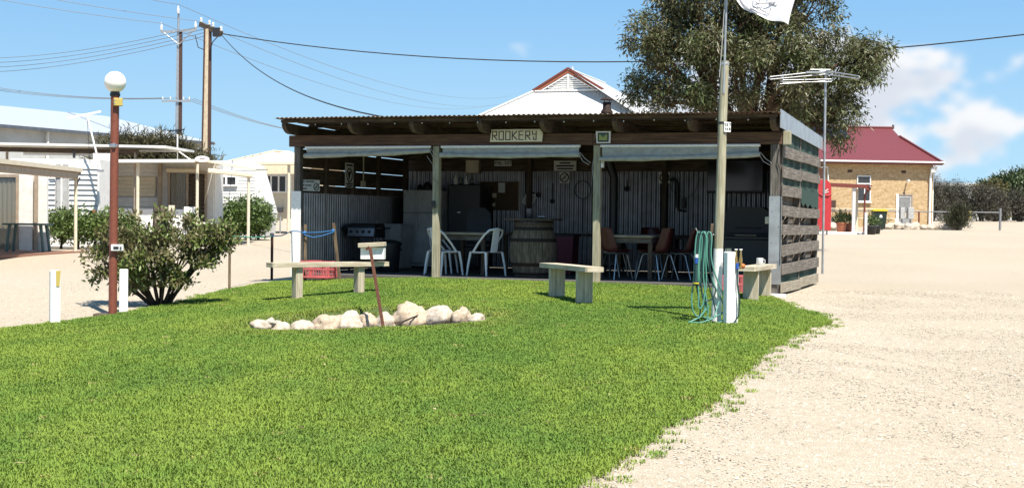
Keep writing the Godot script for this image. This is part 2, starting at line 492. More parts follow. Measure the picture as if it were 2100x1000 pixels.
func sky_image() -> Image:
	# air and clouds for every direction; row 0 is straight up, the middle column straight ahead (-z)
	var w := 2048
	var h := 1024
	var f := FastNoiseLite.new()
	f.seed = 23; f.frequency = 0.2; f.fractal_octaves = 6; f.fractal_gain = 0.55
	var f2 := FastNoiseLite.new()
	f2.seed = 4; f2.frequency = 0.02; f2.fractal_octaves = 3
	var px := PackedFloat32Array()
	px.resize(w * h * 3)
	var zen := Vector3(0.09, 0.25, 0.56)
	var mid := Vector3(0.22, 0.5, 0.88)
	var hor := Vector3(0.5, 0.78, 0.97)
	var low := Vector3(0.42, 0.4, 0.36)
	var banks := [22.0, 33.0, 96.0, 168.0, 250.0, 318.0]
	for j in h:
		var el := PI * (0.5 - (j + 0.5) / h)
		var e := rad_to_deg(el)
		var a := ss(0.0, 13.0, e)
		var b := ss(8.0, 80.0, e)
		var base := hor.lerp(mid, pow(a, 0.8)).lerp(zen, b)
		if e < 0.0: base = hor.lerp(low, ss(0.0, -4.0, e))
		for i in w:
			var c := base
			if e > -1.0 and e < 70.0:
				var az := 360.0 * (0.5 - (i + 0.5) / w)
				var ar := deg_to_rad(az)
				var d := Vector3(sin(ar) * cos(el), sin(el) * 1.9, -cos(ar) * cos(el)) * 60.0
				var cover := -0.78
				for q in banks:
					var da := fposmod(az - q + 180.0, 360.0) - 180.0
					cover += 1.4 * exp(-da * da / 70.0) * (1.0 - ss(5.0, 9.0, e))
				cover += 0.2 * f2.get_noise_3dv(d)
				var nn := f.get_noise_3dv(d) + cover * 0.9
				if nn > -0.12:
					var dens := ss(-0.12, 0.2, nn)
					# a cloud is thicker, so greyer, towards its base
					var up := f.get_noise_3dv(d + Vector3(0.25, 1.6, 0)) + cover * 0.9
					var thick := ss(-0.05, 0.45, up)
					var cc := Vector3(0.97, 0.96, 0.96).lerp(Vector3(0.66, 0.7, 0.79), thick * 0.75)
					c = c.lerp(cc, dens * 0.9)
			var k := (j * w + i) * 3
			px[k] = c.x; px[k + 1] = c.y; px[k + 2] = c.z
	return Image.create_from_data(w, h, false, Image.FORMAT_RGBF, px.to_byte_array())

const LAWN := [[-5.6, 4.2], [-0.75, 4.2], [-0.35, 5.4], [0.1, 6.5], [0.41, 7.28], [0.72, 8.05], [1.12, 9.1], [1.42, 9.9], [1.66, 10.61], [2.1, 11.9], [2.69, 13.59], [3.1, 14.8], [3.5, 15.8], [3.74, 16.55], [3.74, 17.1], [3.62, 17.9], [3.62, 18.7], [3.66, 19.72], [-0.0, 21.12], [-3.45, 22.3], [-3.55, 22.6], [-3.72, 22.4], [-3.85, 21.2], [-4.02, 19.8], [-4.2, 18.3], [-4.42, 17.1], [-4.72, 16.0], [-5.0, 15.2], [-5.35, 14.4], [-5.9, 13.2], [-6.8, 11.4], [-7.4, 9.0], [-7.4, 4.2]]

func make_ground() -> void:
	var xs := []
	var ds := []
	for q in [[-700.0, -90.0, 8], [-90.0, -12.0, 26], [-12.0, 0.0, 48], [0.0, 8.0, 80], [8.0, 12.0, 16], [12.0, 90.0, 26], [90.0, 700.0, 9]]:
		for i in q[2]: xs.append(lerp(q[0], q[1], float(i) / q[2]))
	for q in [[-60.0, 2.0, 12], [2.0, 17.0, 150], [17.0, 27.0, 50], [27.0, 60.0, 33], [60.0, 140.0, 24], [140.0, 1500.0, 16]]:
		for i in q[2]: ds.append(lerp(q[0], q[1], float(i) / q[2]))
	var m := MB.new()
	for d in ds:
		for x in xs:
			var y := gy(x, d)
			var e := pit(x, d)
			if e < 1.15: y -= 0.5 * (1.0 - ss(0.7, 1.15, e))
			if d > 2.0 and d < 27.0: y += 0.006 * nz.get_noise_2d(x * 30.0, d * 30.0)
			# damp and worn patches in the crushed limestone
			var p := 0.5 + 0.5 * nz.get_noise_2d(x * 9.0, d * 5.0)
			var tr := nz.get_noise_2d(x * 2.2 + 40.0, d * 1.2)
			var f: float = lerp(0.91, 1.04, p) * (1.0 + 0.05 * tr)
			if x > 0.0 and d < 40.0:
				# tyre tracks pressed into the drive
				for q in [[15.5, 3.0, 11.6], [15.5, 3.0, 13.1], [-11.0, 2.0, 16.4], [-11.0, 2.0, 17.9], [1.0, 60.0, 46.5], [1.0, 60.0, 48.0]]:
					var off: float = abs(Vector2(x - q[0], d - q[1]).length() - q[2])
					var tk := (1.0 - ss(0.05, 0.2, off)) * (0.6 + 0.8 * nz.get_noise_2d(x * 25.0, d * 25.0 + q[2] * 9.0))
					y -= 0.012 * max(tk, 0.0)
					f *= 1.0 - 0.05 * max(tk, 0.0)
			m.col = Color(f, f * lerp(0.985, 1.0, p), f * lerp(0.96, 1.0, p))
			m.vert(Vector3(x, y, -d), Vector3.UP, Vector2(x, d))
	var nx := xs.size()
	for j in ds.size() - 1:
		for i in nx - 1:
			var a := j * nx + i
			m.face(a, a + 1, a + nx + 1, Vector3.UP)
			m.face(a, a + nx + 1, a + nx, Vector3.UP)
	for k in m.n.size(): m.n[k] = Vector3.ZERO
	for q in range(0, m.ix.size(), 3):
		var nn := (m.v[m.ix[q + 2]] - m.v[m.ix[q]]).cross(m.v[m.ix[q + 1]] - m.v[m.ix[q]])
		for z in 3: m.n[m.ix[q + z]] += nn
	for k in m.n.size(): m.n[k] = m.n[k].normalized()
	put("ground", m, M.gravel).set_meta("kind", "structure")

func lawn_poly() -> PackedVector2Array:
	var pg := PackedVector2Array()
	for q in LAWN: pg.append(Vector2(q[0], q[1]))
	return pg
func edge_wobble(x: float, d: float) -> Vector2:
	var a := nz.get_noise_2d(x * 40.0 + 9.0, d * 40.0) + 0.7 * nz.get_noise_2d(x * 130.0 + 9.0, d * 130.0)
	var b := nz.get_noise_2d(x * 40.0, d * 40.0 + 77.0) + 0.7 * nz.get_noise_2d(x * 130.0, d * 130.0 + 77.0)
	return Vector2(x + 0.09 * a, d + 0.09 * b)
func well_inside(x: float, d: float, pg: PackedVector2Array) -> bool:
	for o in [[0.13, 0.0], [-0.13, 0.0], [0.0, 0.13], [0.0, -0.13]]:
		if not Geometry2D.is_point_in_polygon(edge_wobble(x + o[0], d + o[1]), pg): return false
	return true
func runner(x: float, d: float, pg: PackedVector2Array) -> bool:
	# stray runners creep a hand's width beyond the lawn
	for o in [[-0.16, 0.04], [0.16, 0.0], [0.0, -0.16]]:
		if Geometry2D.is_point_in_polygon(edge_wobble(x + o[0], d + o[1]), pg): return true
	return false
func lawn_y(x: float, d: float) -> float:
	var y := gy(x, d) + 0.022 + 0.012 * nz.get_noise_2d(x * 22.0, d * 22.0)
	var e := pit(x, d)
	if e < 1.08: y -= 0.34 * (1.0 - ss(0.72, 1.0, e))
	elif e < 1.4: y += 0.012 * (1.0 - ss(1.08, 1.4, e))
	return y

func make_lawn() -> void:
	var pg := lawn_poly()
	var m := MB.new()
	var st := 0.1
	var ids := {}
	var i0 := int(-7.5 / st)
	for j in range(42, 228):
		for i in range(i0, 40):
			var x := i * st
			var d := j * st
			if not well_inside(x + 0.05, d + 0.05, pg): continue
			if pit(x + 0.05, d + 0.05) < 0.8: continue
			var q := []
			for o in [[0, 0], [1, 0], [1, 1], [0, 1]]:
				var k := Vector2i(i + o[0], j + o[1])
				if not ids.has(k):
					ids[k] = m.vert(Vector3(k.x * st, lawn_y(k.x * st, k.y * st), -k.y * st), Vector3.UP)
				q.append(ids[k])
			m.face(q[0], q[1], q[2], Vector3.UP); m.face(q[0], q[2], q[3], Vector3.UP)
	var o := put("lawn", m, M.lawn_soil)
	o.set_meta("kind", "structure")
	# grass: tufts of curved blades
	var kinds := []
	for q in 5:
		var g := MB.new()
		for b in 24:
			var a := rng.randf() * TAU
			var r := 0.045 * sqrt(rng.randf())
			var p := Vector3(cos(a) * r, -0.012, sin(a) * r)
			var ln := rng.randf_range(0.026, 0.046)
			var lean := rng.randf_range(0.25, 1.1)
			var da := rng.randf() * TAU
			var out := Vector3(cos(da), 0, sin(da))
			var sd := Vector3(-sin(da), 0, cos(da)) * rng.randf_range(0.0019, 0.003)
			var p1 := p + Vector3.UP * ln * 0.55 + out * ln * 0.22 * lean
			var p2 := p + Vector3.UP * ln * (1.0 - 0.3 * lean) + out * ln * 0.75 * lean
			var sh := rng.randf_range(0.85, 1.15)
			g.col = Color(sh, sh, sh * rng.randf_range(0.7, 1.1))
			var n1 := (out * -0.6 + Vector3.UP).normalized()
			var n2 := (out * -0.25 + Vector3.UP).normalized()
			var k0 := g.vert(p - sd, n1)
			var k1 := g.vert(p + sd, n1)
			var k2 := g.vert(p1 + sd, n1)
			var k3 := g.vert(p1 - sd, n1)
			var k4 := g.vert(p2, n2)
			g.face(k0, k1, k2, n1); g.face(k0, k2, k3, n1); g.face(k3, k2, k4, n1)
		kinds.append(g.mesh())
	var places := [[], [], [], [], []]
	var cols := [[], [], [], [], []]
	var d := 4.3
	while d < 22.7:
		var sp_ := 0.031 + 0.0010 * d
		var x := -7.4
		while x < 3.95:
			x += sp_
			if x < -2.4 - d * 0.385 or x > 1.6 + d * 0.385: continue
			var px := x + rng.randf_range(-0.5, 0.5) * sp_
			var pd := d + rng.randf_range(-0.5, 0.5) * sp_
			var stray := false
			if not Geometry2D.is_point_in_polygon(edge_wobble(px, pd), pg):
				if pd > 19.5 or rng.randf() > 0.13 or not runner(px, pd, pg): continue
				stray = true
			var e := pit(px, pd)
			if e < 0.93 or (e < 1.05 and rng.randf() < 0.3): continue
			var k := rng.randi() % 5
			var hh := rng.randf_range(0.65, 1.05) * (1.0 + 0.3 * nz.get_noise_2d(px * 35.0, pd * 35.0))
			var bs := Basis(Vector3.UP, rng.randf() * TAU).scaled(Vector3(1.0, hh, 1.0) * rng.randf_range(0.9, 1.15))
			places[k].append(Transform3D(bs, Vector3(px, gy(px, pd) + 0.004 if stray else lawn_y(px, pd), -pd)))
			# growth patches: lush, yellower, and dry near the pit
			var t1 := 0.45 + 0.8 * nz.get_noise_2d(px * 14.0 + 100.0, pd * 9.0) + 0.5 * nz.get_noise_2d(px * 70.0, pd * 45.0)
			t1 = clamp(t1 + rng.randf_range(-0.25, 0.25), 0.0, 1.0)
			var cc := Color(0.1, 0.182, 0.024).lerp(Color(0.19, 0.262, 0.036), t1)
			if e < 1.5: cc = cc.lerp(Color(0.24, 0.25, 0.05), (1.0 - ss(0.9, 1.5, e)) * rng.randf() * 0.8)
			if rng.randf() < 0.004: cc = Color(0.36, 0.29, 0.13)
			cols[k].append(cc)
		d += sp_
	var holder := Node3D.new()
	holder.name = "grass"
	add_child(holder)
	holder.set_meta("kind", "stuff"); holder.set_meta("label", "short green lawn grass in front of the shed"); holder.set_meta("category", "grass")
	for k in 5:
		var mi := scatter("grass_tufts", kinds[k], M.grass, places[k], cols[k], holder)
		mi.set_meta("kind", "stuff")

func scatter(called: String, me: Mesh, m: Material, places: Array, cols: Array, parent: Node) -> MultiMeshInstance3D:
	var mm := MultiMesh.new()
	mm.transform_format = MultiMesh.TRANSFORM_3D
	mm.use_colors = true
	mm.mesh = me
	mm.instance_count = places.size()
	for i in places.size():
		mm.set_instance_transform(i, places[i])
		mm.set_instance_color(i, cols[i])
	var o := MultiMeshInstance3D.new()
	o.name = nm3(called, parent)
	o.multimesh = mm
	o.material_override = m
	parent.add_child(o)
	return o

func make_gravel_bits() -> void:
	var pg := lawn_poly()
	var kinds := []
	for q in 3:
		var g := MB.new()
		var ps := []
		for dd in [Vector3(1, 0, 0), Vector3(0, 0, 1), Vector3(-1, 0, 0), Vector3(0, 0, -1), Vector3(0, 0.6, 0), Vector3(0, -0.6, 0)]:
			ps.append(dd * rng.randf_range(0.75, 1.25) + Vector3(rng.randf_range(-0.2, 0.2), rng.randf_range(-0.1, 0.1), rng.randf_range(-0.2, 0.2)))
		for i in 4:
			for z in [4, 5]:
				var a: Vector3 = ps[i]
				var b: Vector3 = ps[(i + 1) % 4]
				var c: Vector3 = ps[z]
				var nm := (b - a).cross(c - a).normalized()
				if nm.dot(a + b + c) < 0.0: nm = -nm
				g.tri(a, b, c, nm)
		kinds.append(g.mesh())
	var places := [[], [], []]
	var cols := [[], [], []]
	for i in 110000:
		var d := 5.2 + 17.0 * pow(rng.randf(), 1.5)
		var x := rng.randf_range(-0.6, 7.5) if rng.randf() < 0.86 else rng.randf_range(-9.0, -3.5)
		if abs(x) > 1.6 + d * 0.385: continue
		if Geometry2D.is_point_in_polygon(edge_wobble(x, d), pg): continue
		var lx: Vector3 = (Vector3(x, 0, -d) - SHED).rotated(Vector3.UP, -SHED_TURN)
		if lx.x > -0.1 and lx.x < 7.7 and lx.z < 0.05: continue
		var s := rng.randf_range(0.0035, 0.009) * (1.7 if rng.randf() < 0.04 else 1.0)
		var bs := Basis(Vector3.UP, rng.randf() * TAU).scaled(Vector3(s, s, s))
		places[i % 3].append(Transform3D(bs, on(x, d, 0.001)))
		var v := rng.randf_range(0.4, 1.15)
		cols[i % 3].append(Color(0.52 * v, 0.46 * v, 0.37 * v))
	var holder := Node3D.new()
	holder.name = "gravel_stones"
	add_child(holder)
	holder.set_meta("kind", "stuff"); holder.set_meta("label", "loose cream limestone chips lying on the gravel yard"); holder.set_meta("category", "gravel")
	for k in 3: scatter("chips", kinds[k], M.pebble, places[k], cols[k], holder).set_meta("kind", "stuff")
	# fallen gum leaves and twigs
	var lf := MB.new()
	for s in [-1.0, 1.0]:
		lf.tri(Vector3(-0.05, 0, 0), Vector3(0.0, 0.006, 0.011 * s), Vector3(0.05, 0.003, 0), Vector3(0, 1, 0))
	var lp := []
	var lc := []
	for i in 620:
		var d := rng.randf_range(6.0, 19.0)
		var x := rng.randf_range(-4.5, 6.0)
		if abs(x) > 1.0 + d * 0.385: continue
		var inl := Geometry2D.is_point_in_polygon(Vector2(x, d), pg)
		if inl and (rng.randf() < 0.9 or pit(x, d) < 1.1): continue
		var s := rng.randf_range(0.6, 1.0) if inl else rng.randf_range(0.15, 0.6)
		lp.append(Transform3D(Basis(Vector3.UP, rng.randf() * TAU).scaled(Vector3(s, s, s)), on(x, d, 0.055 if inl else 0.004)))
		lc.append([Color(0.3, 0.19, 0.09), Color(0.12, 0.07, 0.04), Color(0.45, 0.34, 0.2), Color(0.1, 0.12, 0.03)][rng.randi() % 4])
	var lo := scatter("fallen_leaves", lf.mesh(), M.dry_leaf, lp, lc, self)
	lo.set_meta("kind", "stuff"); lo.set_meta("label", "dry gum leaves scattered over lawn and gravel"); lo.set_meta("category", "leaves")

func stage(s: String) -> void:
	print(s, " ", Time.get_ticks_msec())

func _ready() -> void:
	rng.seed = 20240
	nz.seed = 7; nz.frequency = 0.02; nz.fractal_octaves = 3
	var cam := Camera3D.new()
	cam.name = "camera"
	add_child(cam)
	cam.fov = 19.567
	cam.position = Vector3(0, 0.9, 0)
	cam.rotation_degrees = Vector3(-1.03, 0, 0.7)
	cam.near = 0.1; cam.far = 4000.0
	cam.current = true
	var env := Environment.new()
	env.background_mode = Environment.BG_SKY
	env.tonemap_mode = Environment.TONE_MAPPER_LINEAR
	env.tonemap_exposure = 2.0
	env.background_energy_multiplier = 0.52
	env.sdfgi_enabled = true; env.ssao_enabled = true; env.ssil_enabled = true
	var sky := Sky.new()
	var pan := PanoramaSkyMaterial.new()
	pan.panorama = ImageTexture.create_from_image(sky_image())
	sky.sky_material = pan
	env.sky = sky
	var we := WorldEnvironment.new()
	we.name = "world_environment"
	we.environment = env
	add_child(we)
	var sun := DirectionalLight3D.new()
	sun.name = "sun"
	add_child(sun)
	sun.light_energy = 1.6
	sun.light_color = Color(1.0, 0.975, 0.93)
	sun.light_angular_distance = 0.5
	sun.shadow_enabled = true
	sun.look_at_from_position(Vector3(0.24, 1.0, 0.47) * 50.0, Vector3.ZERO)
	stage("sky")
	materials()
	stage("materials")
	make_ground()
	make_lawn()
	stage("lawn")
	make_shed()
	make_utility_poles()
	make_red_house()
	make_white_house()
	make_vans()
	make_far_things()
	stage("buildings")
	make_trees()
	make_bushes()
	stage("trees")
	make_pit()
	make_shed_contents()
	make_front_things()
	make_gravel_bits()
	stage("done")

func roof_y(z: float) -> float:
	return 2.405 + 0.022 * (z - 0.6)
func make_shed() -> void:
	var s := thing("open_shed", "long open-fronted timber shed with corrugated iron roof and pallet side wall", "shed", SHED, SHED_TURN)
	put("floor_slab", bx(Vector3(3.8, -0.09, -2.22), Vector3(7.5, 0.17, 4.4), 0.01), M.concrete, s)
	# front posts
	for q in [[0.06, "grey_timber", 0.11], [2.42, "green_pine", 0.105], [4.965, "green_pine", 0.105], [7.56, "grey_timber", 0.12]]:
		put("post", mb().beam(Vector3(q[0], -0.25, 0), Vector3(q[0], 1.99, 0), q[2], q[2], Vector3(0, 0, 1), 0.008), M[q[1]], s)
	for x in [0.06, 2.5, 5.0, 7.55]:
		put("rear_post", mb().beam(Vector3(x, -0.2, -4.27), Vector3(x, 2.13, -4.27), 0.09, 0.09, Vector3(0, 0, 1), 0.006), M.dark_timber, s)
	put("front_beam", mb().beam(Vector3(-0.09, 2.08, 0.02), Vector3(4.9, 2.08, 0.02), 0.175, 0.06, Vector3.UP, 0.005), M.brown_beam, s)
	put("front_beam", mb().beam(Vector3(4.903, 2.077, 0.023), Vector3(7.66, 2.077, 0.023), 0.175, 0.06, Vector3.UP, 0.005), M.brown_beam, s)
	put("beam_end_block", bx(Vector3(7.72, 2.08, -0.03), Vector3(0.1, 0.19, 0.14), 0.006), M.green_pine, s)
	put("rear_beam", mb().beam(Vector3(0, 2.03, -4.3), Vector3(7.6, 2.03, -4.3), 0.15, 0.05), M.dark_timber, s)
	# rafters with shaped ends, battens over them
	var raf := [0.04, 1.16, 2.18, 3.27, 4.24, 5.33, 6.42, 7.58]
	for x in raf:
		var y0: float = roof_y(0.46) - 0.06
		var pg := PackedVector2Array([Vector2(0.46, y0), Vector2(0.47, y0 - 0.05), Vector2(0.43, y0 - 0.1), Vector2(0.36, y0 - 0.145), Vector2(0.28, y0 - 0.165), Vector2(-4.45, y0 - 0.165 - 0.108), Vector2(-4.45, y0 - 0.108)])
		put("rafter", mb().prism(pg, 0.07, Vector3(x, 0, 0), Basis(Vector3(0, 0, 1), Vector3(0, 1, 0), Vector3(-1, 0, 0))), M.dark_timber, s)
	for z in [0.42, -0.5, -1.45, -2.4, -3.35, -4.3]:
		put("batten", mb().beam(Vector3(-0.02, roof_y(z) - 0.038, z), Vector3(7.64, roof_y(z) - 0.038, z), 0.04, 0.06), M.dark_timber, s)
	# roof of overlapping corrugated sheets
	var sx := 7.72 / 10.0
	for i in 10:
		var dz := rng.randf_range(-0.015, 0.015)
		var a := Vector3(-0.06 + sx * i, roof_y(0.6 + dz) + 0.002 + 0.002 * (i % 2), 0.6 + dz)
		var zd := Vector3(0, -0.022, -1).normalized()
		put("roof_sheet", mb().corrugated(sx + 0.03, 5.15, 0.0762, 0.011, Transform3D(Basis(Vector3(1, 0, 0), zd.cross(Vector3(1, 0, 0)), zd), a)), M.old_roof, s)
	put("barge_cap", mb().slab([Vector3(7.69, 2.455, 0.4), Vector3(7.69, 2.345, -4.5), Vector3(7.69, 2.135, -4.5), Vector3(7.69, 2.2, 0.4)], 0.012, Vector3(1, 0, 0)), M.zinc, s)
	# left wall: boards with light gaps above, iron lining below
	for q in [[2.195, 2.34], [1.981, 2.19], [1.682, 1.966], [1.412, 1.668], [1.26, 1.4]]:
		put("wall_board", mb().beam(Vector3(-0.02, (q[0] + q[1]) * 0.5, -0.07), Vector3(-0.02, (q[0] + q[1]) * 0.5 + rng.randf_range(-0.006, 0.006), -4.3), q[1] - q[0], 0.025, Vector3.UP, 0.003), M.dark_timber, s)
	for q in [-1.02, -2.05, -3.1]:
		put("wall_stud", mb().beam(Vector3(0.035, 0, q), Vector3(0.035, 2.1, q), 0.07, 0.07, Vector3(0, 0, 1)), M.dark_timber, s)
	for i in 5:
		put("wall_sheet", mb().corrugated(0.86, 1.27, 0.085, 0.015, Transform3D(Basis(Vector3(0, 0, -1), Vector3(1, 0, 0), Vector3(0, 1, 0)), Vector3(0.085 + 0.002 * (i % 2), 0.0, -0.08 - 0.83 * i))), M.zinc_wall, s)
	# rear wall
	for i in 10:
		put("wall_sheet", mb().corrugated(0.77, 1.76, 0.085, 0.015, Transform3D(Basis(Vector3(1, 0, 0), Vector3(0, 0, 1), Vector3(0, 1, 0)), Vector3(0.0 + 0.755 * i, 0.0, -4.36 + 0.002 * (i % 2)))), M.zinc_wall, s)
	put("wall_rail", mb().beam(Vector3(0.1, 0.62, -4.325), Vector3(7.5, 0.62, -4.325), 0.05, 0.03), M.dark_timber, s)
	for q in [[1.7, 1.93], [1.925, 2.12], [2.115, 2.27]]:
		put("wall_board", mb().beam(Vector3(0, (q[0] + q[1]) * 0.5, -4.395 - 0.003 * int(q[0] * 5.0)), Vector3(7.6, (q[0] + q[1]) * 0.5, -4.395 - 0.003 * int(q[0] * 5.0)), q[1] - q[0] - 0.001, 0.02), M.dark_timber, s)
	# right wall of stacked pallets: outer boards, bearers, inner boards, shade cloth
	for z in [-0.1, -2.02, -4.28]:
		put("pallet_bearer", mb().beam(Vector3(7.6, -0.1, z), Vector3(7.6, 2.2, z), 0.1, 0.075, Vector3(1, 0, 0), 0.004), M.pallet_timber, s)
	var tops := [1.98, 1.69, 1.41, 1.13, 0.86, 0.585, 0.305, 0.035]
	for i in tops.size():
		var zb := -2.05 if i == 2 else -4.33
		var y: float = tops[i] - 0.08
		var w1 := rng.randf_range(-0.02, 0.02)
		for h in (1 if i == 2 else 2):
			var za := -0.03 if h == 0 else -2.03
			var ze: float = -2.025 if h == 0 else zb
			var dy := rng.randf_range(-0.012, 0.012)
			put("pallet_board", mb().beam(Vector3(7.664 + 0.002 * h, y + w1 * (1 - h) + (dy if h == 1 else 0.0), za), Vector3(7.664 + 0.002 * h + rng.randf_range(-0.008, 0.008), y + dy, ze), rng.randf_range(0.145, 0.165), 0.024, Vector3.UP, 0.004), M.pallet_timber if i < 7 else M.pale_timber, s)
	for i in range(2, 8):
		var y: float = tops[i] - 0.08 + 0.13
		if i == 7: continue
		put("pallet_board", mb().beam(Vector3(7.535, y - 0.265, -0.03), Vector3(7.535, y - 0.27, -4.33), 0.15, 0.022, Vector3.UP, 0.003), M.pallet_timber, s)
	for i in range(3, 7):
		put("pallet_brace", mb().beam(Vector3(7.6, tops[i] - 0.24, -0.75 - 0.1 * (i % 2)), Vector3(7.6, tops[i] - 0.02, -1.35), 0.07, 0.05), M.pallet_timber, s)
		put("pallet_brace", mb().beam(Vector3(7.6, tops[i] - 0.24, -2.7), Vector3(7.6, tops[i] - 0.02, -3.6 + 0.1 * (i % 2)), 0.07, 0.05), M.pallet_timber, s)
	# dark lining boards on the inside of the pallet wall
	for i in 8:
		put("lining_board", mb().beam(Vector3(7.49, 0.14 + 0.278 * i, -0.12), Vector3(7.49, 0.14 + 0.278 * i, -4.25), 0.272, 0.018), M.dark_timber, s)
	# shade cloth, slightly slack
	for q in [[1.3, 2.2, -0.06, -2.0], [1.2, 2.2, -2.04, -4.3], [-0.05, 0.22, -0.06, -4.3]]:
		var m := mb()
		var nx := 14
		var ny := 6
		for j in ny + 1:
			for i in nx + 1:
				var z: float = lerp(q[2], q[3], float(i) / nx)
				var y: float = lerp(q[0], q[1], float(j) / ny)
				if j == 0: y += 0.035 * sin(i * 1.9) + 0.02 * sin(i * 4.1)
				m.vert(Vector3(7.641 + 0.005 * sin(i * 1.3 + j) + 0.004 * sin(j * 2.2 + i * 0.4), y, z), Vector3(1, 0.2 * sin(i * 1.1), 0.25 * cos(i * 1.3 + j)).normalized())
		for j in ny:
			for i in nx:
				var a := j * (nx + 1) + i
				m.face(a, a + 1, a + nx + 2, Vector3(1, 0, 0)); m.face(a, a + nx + 2, a + nx + 1, Vector3(1, 0, 0))
		put("shade_cloth", m, M.shade_cloth, s)
	var torn := mb()
	torn.prism(PackedVector2Array([Vector2(-2.1, 1.42), Vector2(-2.1, 1.2), Vector2(-2.35, 1.14), Vector2(-2.6, 1.2), Vector2(-2.9, 1.12), Vector2(-3.2, 1.19), Vector2(-3.6, 1.1), Vector2(-3.9, 1.15), Vector2(-4.3, 1.1), Vector2(-4.3, 1.41), Vector2(-3.4, 1.39)]), 0.006, Vector3(7.655, 0, 0), Basis(Vector3(0, 0, 1), Vector3(0, 1, 0), Vector3(-1, 0, 0)))
	put("torn_shade_cloth", torn, M.shade_cloth, s)
	# bright metal sheets on the corner posts
	put("post_sheet", bx(Vector3(0.06, 0.62, 0.075), Vector3(0.17, 1.34, 0.004)), M.white_paint, s)
	var ps := bx(Vector3(7.585, 0.64, 0.078), Vector3(0.175, 1.24, 0.004))
	put("post_sheet", ps, M.zinc, s)
	for y in [0.1, 0.34, 0.6, 0.83, 1.05, 1.21]:
		put("screw", mb().lathe([Vector2(0.007, 0), Vector2(0.006, 0.004), Vector2(0.0, 0.005)], 8, Vector3(7.585 + 0.05 * sin(y * 40.0), y, 0.08), Basis(Vector3(1, 0, 0), -PI / 2 + PI)), M.dark_steel, s)
	put("footing_block", bx(Vector3(7.6, -0.16, 0.12), Vector3(0.3, 0.1, 0.12), 0.01), M.white_paint, s)
	# flue of the pot belly stove
	var fl := put("flue", mb().lathe([Vector2(0.0, 2.3), Vector2(0.075, 2.3), Vector2(0.075, 2.62), Vector2(0.1, 2.66), Vector2(0.1, 2.7), Vector2(0.07, 2.74), Vector2(0.07, 2.85), Vector2(0.0, 2.85)], 16, Vector3(4.36, 0.0, -2.7)), M.hoop_iron, s)
	put("flue_cap", mb().lathe([Vector2(0.115, 2.89), Vector2(0.115, 2.895), Vector2(0.06, 2.925), Vector2(0.0, 2.935), Vector2(0.0, 2.89), Vector2(0.115, 2.89)], 16, Vector3(4.36, 0.0, -2.7)), M.hoop_iron, fl)
	put("cap_stay", mb().tube([Vector3(4.32, 2.84, -2.68), Vector3(4.32, 2.9, -2.68)], 0.006, 6), M.hoop_iron, fl)
	put("cap_stay", mb().tube([Vector3(4.4, 2.84, -2.72), Vector3(4.4, 2.9, -2.72)], 0.006, 6), M.hoop_iron, fl)
	# wiring on the posts
	put("conduit", mb().tube([Vector3(7.63, 1.95, 0.075), Vector3(7.6, 1.75, 0.08), Vector3(7.65, 1.6, 0.08), Vector3(7.66, 1.27, 0.085), Vector3(7.66, 0.3, 0.085)], 0.006, 6), M.cable, s)
	put("switch_box", bx(Vector3(7.46, 0.92, -0.02), Vector3(0.06, 0.1, 0.04), 0.005), M.cream_paint, s)
	put("conduit", mb().tube([Vector3(0.09, 2.05, -2.35), Vector3(0.09, 1.5, -2.35)], 0.012, 8), M.cream_paint, s)
	put("switch_box", bx(Vector3(0.095, 1.47, -2.33), Vector3(0.03, 0.1, 0.16), 0.004), M.cream_paint, s)

func blind(x0: float, x1: float, y0: float, y1: float, label: String) -> void:
	var b := thing("roller_blind", label, "blind", sp(0, 0, 0), SHED_TURN, "canvas blinds rolled up under the front beam")
	put("head_rail", mb().tube([Vector3(x0, 1.975, 0.085), Vector3(x1, 1.975, 0.085)], 0.02, 10), M.white_paint, b)
	var m := mb()
	var nx := 30
	for j in 5:
		for i in nx + 1:
			var q := float(i) / nx
			var yb: float = lerp(y0, y1, q) + 0.02 * sin(q * PI)
			var y: float = lerp(1.965, yb, j / 4.0)
			var zz := 0.088 + 0.012 * sin(j * 1.4 + q * 9.0) * sin(j * PI / 4.0) + 0.008 * sin(q * 23.0 + j)
			m.vert(Vector3(lerp(x0 + 0.03, x1 - 0.02, q), y, zz), Vector3(0.12 * cos(q * 23.0 + j), 0.2 * cos(j * 1.4 + q * 9.0), 1).normalized(), Vector2(q * 2.2, j * 0.05))
	for j in 4:
		for i in nx:
			var a := j * (nx + 1) + i
			m.face(a, a + 1, a + nx + 2, Vector3(0, 0, 1)); m.face(a, a + nx + 2, a + nx + 1, Vector3(0, 0, 1))
	put("canvas", m, M.canvas, b)
	var pts := []
	var rr := []
	for i in 15:
		var q := i / 14.0
		pts.append(Vector3(lerp(x0 - 0.01, x1, q), lerp(y0, y1, q) - 0.012 * sin(q * PI), 0.1 + 0.006 * sin(q * 7.0)))
		rr.append(0.037 + 0.006 * sin(q * 11.0 + x0) + 0.004 * sin(q * 29.0))
	put("canvas_roll", mb().tube(pts, rr, 12), M.canvas, b)
	put("cord", mb().tube([Vector3(x1, y1 - 0.02, 0.1), Vector3(x1 + 0.05, y1 - 0.1, 0.1), Vector3(x1 + 0.14, y1 - 0.15, 0.08)], 0.004, 5), M.cord, b)
	put("cord", mb().tube([Vector3(x1 + 0.005, y1 + 0.03, 0.1), Vector3(x1 + 0.08, y1 - 0.06, 0.1), Vector3(x1 + 0.16, y1 - 0.12, 0.08)], 0.004, 5), M.cord, b)

